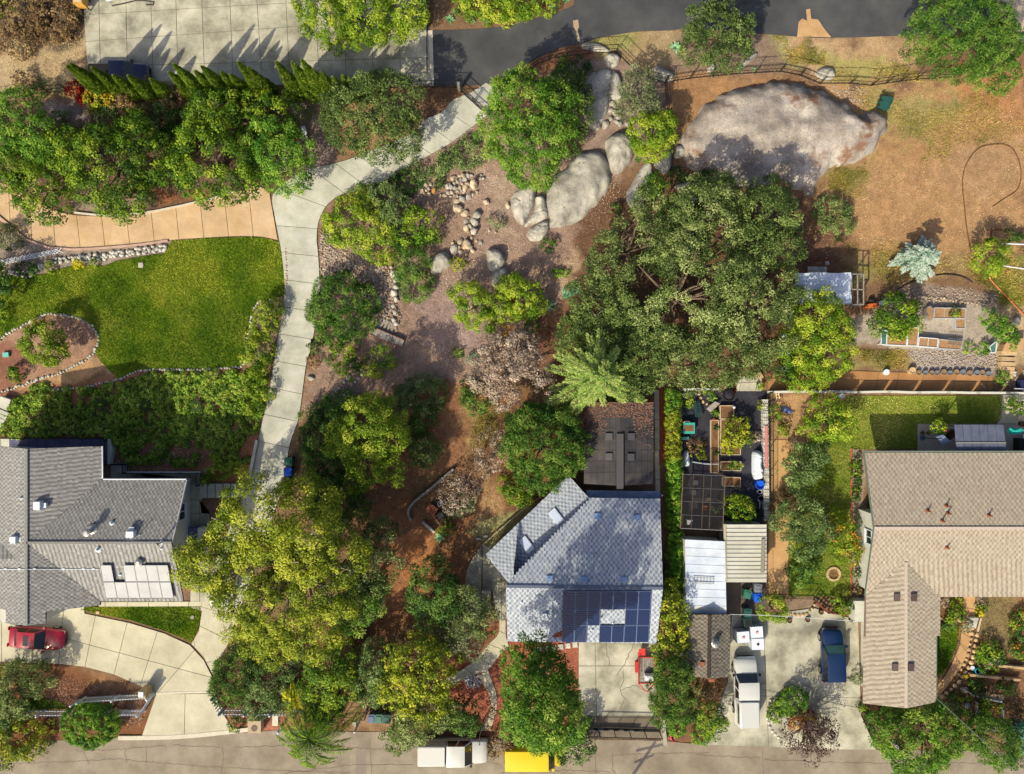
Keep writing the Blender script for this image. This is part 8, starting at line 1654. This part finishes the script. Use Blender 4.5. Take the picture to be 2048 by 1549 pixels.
shrub("fine_dark_shrub", "soft bluish dark shrub at the top of the brown clearing", [(845,795,42),(815,810,34,1.4),(870,785,30,1.3)], 1.8, 'olive')
shrub("fine_dark_shrub", "fine leaved low shrub under the lime pine", [(850,840,26),(830,855,20,.9)], 1.1, 'dark')
tree("lime_pine", "glowing lime pine like tree with layered clumps above the clearing", "tree", [(735,850,56),(700,880,44,6.6),(770,880,44,6.8),(740,920,42,6),(745,820,38,6.2),(780,850,36,6.2),(715,960,24,4.6),(785,940,26,5)], 7.6, 'lime', base=(760,860), rbk=1.1)
tree("round_fine_bush", "dark round fine leaved bush alone in the brown clearing", "bush", [(851,902,27),(845,912,20,1.8)], 2.2, 'oak_dark', dk=1.3)
tree("fine_leaf_tree", "wide soft green tree beside the patio shelter and wing roof", "tree", [(1090,880,70),(1060,860,50,4.6),(1130,900,50,4.8),(1080,940,46,4.2),(1040,900,36,3.8),(1120,850,42,4.2)], 5.4, 'pine', base=(1085,895), dk=1.2)
shrub("big_leaf_shrub", "dark big leaved shrub at the tip of the angled wing", [(1035,985,28),(1020,970,20,1.6),(1050,990,18,1.4)], 2.0, 'citrus')
for x, y, r, l in ((985,905,38,"bare grey brown twiggy bush left of the wide soft tree"), (915,985,34,"pale bare twiggy bush over the terrace wall")):
 tree("twiggy_bush", l, "bush", [(x,y,r),(x+18,y-16,r*.7,1.8),(x-8,y+24,r*.6,1.6)], 2.2, 'dry', trunk_m='twig', bare=4, dk=.45)
shrub("terrace_shrub", "grey green shrub behind the dark bench", [(925,1005,20),(915,1020,16,1)], 1.2, 'grey'); shrub("terrace_shrub", "green shrub behind the fire table terrace", [(895,1055,15)], .9, 'citrus')
# around the front yard of the middle house
tree("leafy_yard_tree", "dense green tree below the shaded orange path area", "tree", [(865,1165,44),(850,1195,36,4),(890,1200,40,4.2),(860,1225,34,3.8)], 5, 'dark', base=(880,1160), dk=1.1)
tree("leafy_yard_tree", "airy green tree next to the porch steps", "tree", [(935,1215,38),(960,1240,34,3.6),(920,1250,34,3.6)], 4.4, 'oak', bare=2)
tree("bare_yard_tree", "bare grey branched tree above the front path", "tree", [(915,1262,46),(945,1285,34,3.4),(890,1290,30,3.4)], 4.2, 'grey', trunk_m='bark_pale', bare=5, dk=.35)
tree("yellow_yard_tree", "yellow green tree mass west of the front path", "tree", [(825,1320,54),(860,1350,50,5.4),(800,1370,46,5),(850,1400,50,5),(830,1290,36,4.6),(885,1310,36,4.4)], 6.0, 'vine', base=(850,1320), bare=2)
tree("olive_yard_tree", "olive green tree between the bins and the white pickup", "tree", [(835,1435,40),(875,1418,38,3.6),(812,1460,30,3.2),(788,1482,22,2.4)], 4.2, 'oak', bare=1)
tree("bluish_yard_tree", "bluish green tree over the white pickup's nose", "tree", [(925,1432,30),(905,1425,26,2.6),(940,1448,20,2.4)], 3.4, 'dark')
tree("round_leaf_tree", "dark round leafed tree beside the yellow green mass", "tree", [(755,1325,42),(735,1350,34,3.6),(770,1365,34,3.6),(745,1385,28,3)], 4.2, 'olive', dk=1.2)
tree("dark_green_tree", "dark green tree between the mulch and the gate arch", "tree", [(665,1330,44),(640,1365,42,4.2),(680,1375,40,4.2),(655,1405,34,3.6),(690,1300,26,3.6)], 5.0, 'citrus', base=(665,1340), bare=1)
shrub("dark_twig_shrub", "dark brown twiggy shrub under the yellow tree's edge", [(695,1250,34),(715,1265,24,1.4)], 1.8, 'purple')
shrub("front_bed_shrub", "yellow flecked feathery shrub at the drive apron", [(475,1345,44),(460,1375,36,1.8),(500,1320,34,1.8)], 2.2, 'pine'); shrub("front_bed_shrub", "grey green feathery shrub above the picket fence", [(535,1355,44),(560,1330,38,1.8),(520,1395,40,1.6),(560,1390,30,1.4)], 2.2, 'olive')
shrub("front_bed_shrub", "small dark shrub among the shaded rocks of the mulch bed", [(530,1290,18),(545,1275,16,.8)], 1, 'dark'); shrub("flower_clump", "round flowering clump by the street kerb", [(472,1447,14)], .5, 'dark', extra=('vine', .5))
def palm(name, label, px, py, ht, R0, kind, n=18, droop=.55, group=None, lf=.55, trunk_r=.16):
 SEED[0] += 1; rg = np.random.default_rng(SEED[0]); p = P(px, py, ht); root = thing(name, label, "palm", (p[0], p[1], 0), 0, group); MB().tube([(0, 0, -.1), (.05, 0, ht * .5), (0, 0, ht)], trunk_r, trunk_r * .75, 9).build("trunk", M['bark'], root, world=False)
 for k in range(n):
  a = k * 2.4 + rg.uniform(-.2, .2); L = R0 * rg.uniform(.75, 1.08); el = rg.uniform(.15, .9); s = np.linspace(0, 1, 44); c = np.stack([np.cos(a) * L * s, np.sin(a) * L * s, ht + L * (el * s - (el + droop) * s * s)], -1); tv = np.array([-math.sin(a), math.cos(a), 0]); ax = np.array([math.cos(a), math.sin(a), -.3])
  PV, TT = [], []
  for sg in (-1, 1):
   ll = lf * np.sin(np.clip(s * 3.0 + .15, 0, 3.1)) ** .6 + .05; d = unit(np.tile(sg * tv * .9 + ax * .6 + [0, 0, -.35], (44, 1)) + rg.normal(0, .08, (44, 3))); nr = unit(np.cross(d, np.tile(ax, (44, 1)))); nr[nr[:, 2] < 0] *= -1
   PV.append(leaf_quads(c + d * ll[:, None] * .5, nr, d, ll, .065)); TT.append(np.clip(rg.uniform(.1, .9, 44), 0, 1))
  o = leaf_obj("frond", np.concatenate(PV), np.concatenate(TT), LF[kind], root); MB().tube([tuple(q) for q in c[::8]], .03, .008, 4).build("rib", LF[kind], o, world=False)
palm("street_palm", "tall feather palm leaning fronds over the street", 618, 1478, 4.6, 3.6, 'citrus', 26, .85)
palm("golden_palm", "small golden yellow palm behind the picket fence", 592, 1398, 1.6, 1.4, 'gold', 12, .4, lf=.3, trunk_r=.08)
palm("fern_palm", "shaggy green palm beside the golden one", 640, 1430, 3.2, 2.2, 'dark', 16, lf=.4)
# tall tree in front of the middle house
tree("tall_street_tree", "tall dense green tree in front of the silver blue roof", "tree", [(1062,1325,52,9),(1075,1375,62,13),(1085,1425,64,16),(1050,1405,44,12),(1125,1440,46,13.5),(1080,1452,46,14.5),(1120,1395,40,12),(1045,1440,40,12),(1100,1345,40,10)], 16.0, 'bright', base=(1066,1322), dk=1.0)
tree("oleander", "pale flowering oleander at the driveway gate", "shrub", [(1150,1470,28),(1165,1495,20,1.8),(1140,1500,24,1.8)], 2.4, 'dark', extra=('dry', .35))
shrub("brown_hedge_bush", "brown dry bush between the front path and the tall tree", [(1003,1440,26),(1015,1475,26,1.6),(1000,1490,22,1.4)], 2, 'brown')
tree("vine_tree", "yellow green vine covered tree between the silver roof and brown shed", "tree", [(1340,1215,30),(1343,1260,32,3.8),(1336,1300,32,3.6),(1354,1240,24,3.4),(1362,1285,18,3.2),(1335,1180,20,3)], 4.4, 'vine', bare=1)
tree("gate_pine", "dark green feathery tree beside the trailer", "tree", [(1345,1345,38),(1340,1385,42,3.8),(1360,1410,34,3.6),(1330,1420,28,3)], 4.6, 'pine', dk=1.1)
shrub("clipped_ball", "clipped green ball shrub by the gate corner", [(1354,1452,18)], 1.0, 'hedge'); shrub("clipped_ball", "clipped ball shrub at the driveway mouth", [(1402,1471,17)], 1.0, 'hedge')
tree("lemon_tree", "small lemon tree beside the clipped ball at the driveway mouth", "tree", [(1425,1430,26),(1432,1450,20,2),(1415,1445,20,2)], 2.6, 'citrus', extra=('gold', .04))
shrub("dry_bed_shrub", "brown scrubby shrub in the bed below the brown shed", [(1425,1390,20),(1432,1370,14,.8)], 1.1, 'brown'); shrub("dry_bed_shrub", "small green tuft in the bed below the brown shed", [(1404,1378,11)], .6, 'grey'); shrub("dry_bed_shrub", "small leafy tuft lower in the shed bed", [(1392,1412,9)], .5, 'grey'); shrub("dry_bed_shrub", "dark shrub in the corner of the brown shed", [(1378,1365,14)], .9, 'dark')
# hedge between the lots
hd = thing("long_hedge", "long narrow clipped hedge with orange flowers between the silver roof house and the garden", "hedge", P(1347,985))
for k in range(9):
 y = 790 + k * 46; V, T = crown_arrays([(*P(1345 + k * .6, y + j * 15, .8)[:2], .8, .55, .85) for j in range(3)], .24, (.14,.09), .8, 'tight', 700 + k)
 o = leaf_obj("hedge_section", V, T, LF['vine' if 1 <= k <= 2 else 'hedge'], hd, hd.location)
 if k < 3: add_flowers(o, V - np.array(hd.location), ('orange', .55 - .12 * k), 60 + k);
# east yard
tree("lime_yard_tree", "bright lime tree at the corner of the sunny lawn", "tree", [(1655,835,40),(1635,855,30,2.8),(1675,850,28,2.8),(1650,815,26,2.8)], 3.4, 'lime')
tree("olive_tree", "grey olive tree beside the sandy path, upper one", "tree", [(1610,925,36),(1590,945,30,2.8),(1630,910,28,2.8),(1605,960,26,2.6)], 3.4, 'olive', bare=1)
tree("olive_tree", "grey olive tree beside the sandy path, lower one with brown twigs", "tree", [(1600,1035,44),(1570,1045,30,2.8),(1625,1060,36,3),(1610,1085,32,2.8)], 3.8, 'olive', bare=1)
shrub("brown_olive_bush", "brown twiggy bush joined to the lower olive tree", [(1565,1005,20),(1580,1000,16,1.6)], 2, 'brown')
shrub("dark_yard_shrub", "dark shrub below the lower olive tree", [(1608,1130,26),(1600,1145,20,1.2)], 1.6, 'dark')
tree("orange_flower_shrub", "orange flowering shrub on the lawn by the white gable wall", "shrub", [(1675,1070,34),(1690,1100,30,1.6),(1665,1045,24,1.6)], 2.0, 'lime', extra=('orange', .3))
tree("driveway_tree", "round bright tree beside the bins and patio steps", "tree", [(1543,1215,27),(1555,1228,18,1.8)], 2.4, 'lime'); shrub("steps_shrub", "green shrub at the end of the wooden railing", [(1687,1212,18),(1675,1205,14,1)], 1.3, 'citrus')
shrub("path_shrub", "dense green shrub by the garden wire fence and blue towel", [(1551,827,14)], 1.0, 'citrus'); shrub("path_shrub", "dry brown bush below the blue towel", [(1570,840,12)], .8, 'brown'); shrub("path_shrub", "slim green shrub on the sandy path edge", [(1565,862,10)], .8, 'lime')
for k, (y, kd, r) in enumerate(((912,'grey',8),(928,'citrus',8),(945,'citrus',8),(962,'dark',8),(980,'citrus',8),(995,'dark',7))): shrub("row_plant", "%s plant in the row along the tan house, %s from its corner" % (("greyish" if kd=='grey' else "leafy" if kd=='citrus' else "dark"), ("first","second","third","fourth","fifth","sixth")[k]), [(1711,y,r)], .7, kd, "plants along the tan house wall")
for x, y, r, k, l in ((1712,1040,9,'grey',"plant below the white wall's upper corner"), (1708,1108,12,'grey',"pale bush against the white gable wall"), (1712,1146,9,'dark',"dark plant by the white gable wall"), (1713,1180,7,'brown',"brown plant at the wall buttress"), (1712,1355,10,'grey',"weedy plant at the driveway's white wall"), (1723,1413,8,'citrus',"round plant at the corner of the tan wing")): shrub("wall_plant", l, [(x,y,r)], .8, k)
tree("patio_tree", "bright potted tree on the grey patio beside the closed pale umbrella", "tree", [(1876,853,14),(1882,860,10,1.5)], 1.9, 'lime', extra=('red', .06)); tree("patio_shrub", "bright green shrub on the east patio", "shrub", [(2022,808,14),(2038,818,13,1.2)], 1.6, 'citrus')
# driveway island
shrub("island_shrub", "clipped dark shrub on the driveway island", [(1588,1402,26),(1570,1412,18,.9)], 1.2, 'hedge'); shrub("island_shrub", "edging plants along the island's paver rim", [(1550,1430,13),(1546,1412,10,.6)], .7, 'citrus'); shrub("island_flowers", "orange blooming shrub under the purple tree", [(1612,1438,18),(1590,1445,12,.7)], .9, 'orange')
tree("purple_tree", "bare purple leafed plum tree on the driveway island", "tree", [(1610,1460,40),(1640,1475,32,3.2),(1590,1470,30,3),(1625,1500,28,2.8),(1650,1450,20,3)], 4.0, 'purple', base=(1603,1435), bare=6, dk=.5)
tree("street_front_tree", "broad green tree below the tan wing by the flagpole", "tree", [(1830,1475,62),(1786,1462,44,3.8),(1872,1465,46,3.8),(1830,1512,50,3.6),(1850,1440,42,3.8)], 4.3, 'bright', base=(1840,1450), rbk=1.05)
tree("corner_tree", "feathery olive green tree right of the broad tree below the tan wing", "tree", [(1985,1480,44),(1960,1460,34,3.4),(2000,1500,34,3.2),(1935,1465,30,3)], 4.2, 'pine'); shrub("corner_shrub", "bluish grey shrub in the corner beyond the garden beds", [(2040,1480,26),(2045,1460,20,1.4)], 1.7, 'mint'); shrub("corner_shrub", "white flowering shrub by the street corner", [(2035,1515,22)], 1.2, 'grey', extra=('dry', .2))
for x, y, r, k, l in ((1780,1412,22,'dark',"dark shrub under the tan wing's gable"), (1750,1440,18,'dark',"dark shrub beside the flagpole fence"), (1930,1440,20,'dark',"shaded shrub by the dark retaining wall")): shrub("shade_shrub", l, [(x,y,r)], 1.3, k)
# courtyard and terrace garden
CG = [(1905,1225,17,'citrus',"leafy shrub in the courtyard corner bed"), (1912,1203,12,'vine',"yellow flowering shrub at the head of the salmon path"), (1888,1204,9,'dry',"pale flowering sprig in the courtyard corner"), (1930,1247,13,'grey',"white flowering shrub at the path steps"), (1957,1204,8,'dry',"white flowering plant at the roof edge"), (1962,1216,9,'citrus',"green plant beside the salmon path"), (1957,1224,7,'gold',"yellow flowers beside the salmon path"), (1900,1250,10,'dark',"low dark hedge along the courtyard border"), (1886,1252,9,'dark',"low dark hedge end by the wall"), (1972,1300,18,'citrus',"tall green plant below the shaded lawn patch"), (1962,1316,12,'bright',"leafy plant at the terrace corner"), (1993,1312,16,'dark',"green plant at the end of the dry lawn"), (1985,1322,12,'grey',"pale flowering plant above the terrace wall"),
 (2036,1240,16,'citrus',"tall orange flowering shrub at the photo edge, upper"), (2042,1270,15,'dark',"orange flowering shrub at the photo edge, middle"), (2038,1300,16,'citrus',"orange flowering shrub at the photo edge, lower"), (1966,1332,11,'bright',"green plants beside the turquoise pot"), (1985,1337,9,'citrus',"leafy plant on the middle terrace"), (1950,1372,14,'dark',"dark leafed plant above the stone stepping strip"), (1975,1375,12,'brown',"brown plant on the lower terrace"), (2010,1372,14,'dark',"dark plant at the terrace end"), (2018,1382,9,'bright',"small green plant by the terrace end"), (1905,1408,13,'olive',"grey plant under the service wire"), (1915,1395,9,'vine',"yellowish plant below the stone strip"), (1937,1398,5,'bright',"lime tuft beside the round stone"), (1966,1405,11,'citrus',"plant in the left bed frame"), (1970,1425,10,'bright',"green plant low in the left bed frame"), (1998,1415,9,'vine',"yellow green plant in the right bed frame"), (2035,1420,15,'brown',"brown green plant at the terrace corner"), (1886,1420,6,'grey',"white flowering tuft in the shade")]
for x, y, r, k, l in CG: shrub("garden_plant", l, [(x,y,r)], max(.3, r * S * 1.3), k, extra=('orange', .3) if "orange" in l else ('dry', .3) if "white" in l else None)
# vegetable garden
for x, y, r, k, l in ((1378,803,11,'lime',"leafy green plant beside the flowering hedge"), (1424,793,7,'bright',"green plant in the arc edged bed"), (1521,810,9,'vine',"yellow green plant by the pale garden wall"), (1430,827,7,'bright',"plant in a black pot in the vegetable garden"), (1392,893,15,'brown',"dry tangled bush by the teal cart"), (1397,905,13,'vine',"yellow green bush by the grey tarp bundle"), (1432,905,5,'dark',"dark seedlings in the narrow bed"), (1432,855,5,'dark',"seedlings at the upper end of the narrow bed"), (1462,932,10,'bright',"bright green crop in a raised bed"), (1474,931,9,'bright',"second bright crop clump in the raised bed"), (1515,875,10,'dry',"dried stalks by the pale garden wall"), (1440,1024,14,'olive',"plants under the netted shade frame")): shrub("crop_plant", l, [(x,y,r)], max(.35, r * S * 1.4), k)
tree("bed_tree", "spreading olive green plant filling the raised bed", "plant", [(1467,865,24),(1480,855,18,1.4),(1460,885,20,1.2),(1485,880,16,1.2)], 1.8, 'vine', bare=1)
tree("citrus_shrub", "bright citrus bush beside the netted shade frame", "tree", [(1481,1018,27),(1468,1010,18,1.6),(1495,1025,16,1.4)], 2.2, 'lime')
for x, y, r, l in ((1520,772,7,"green sprig on the paved landing"), (1412,783,6,"sprig on the white garden wall")): shrub("sprig", l, [(x,y,r)], .5, 'lime')
# street front west
tree("strip_tree", "leafy tree left of the picket fence lawn strip", "tree", [(50,1370,44),(30,1400,36,3),(75,1355,30,2.8),(15,1370,34,3)], 3.8, 'oak', base=(55,1365), dk=1.1)
shrub("street_shrub", "yellow green shrub on the street edge at the photo corner", [(45,1475,40),(70,1485,28,1.4),(15,1490,40,1.6)], 2.0, 'vine'); shrub("street_shrub", "dark shrub behind the yellow one at the photo corner", [(10,1430,34),(-10,1400,30,1.6)], 2.0, 'dark'); shrub("street_shrub", "pale fern tuft under the picket fence", [(98,1458,14)], .5, 'vine')
tree("clipped_hedge", "big clipped dome hedge with tiny white flowers below the picket fence", "hedge", [(165,1448,40,1.7),(203,1446,36,1.6),(185,1452,42,1.9)], 1.9, 'hedge', tr=.08, dk=1.2)
shrub("orange_edge_bush", "orange leafed bush at the photo edge below the red sedan", [(2,1345,12)], .9, 'orange')
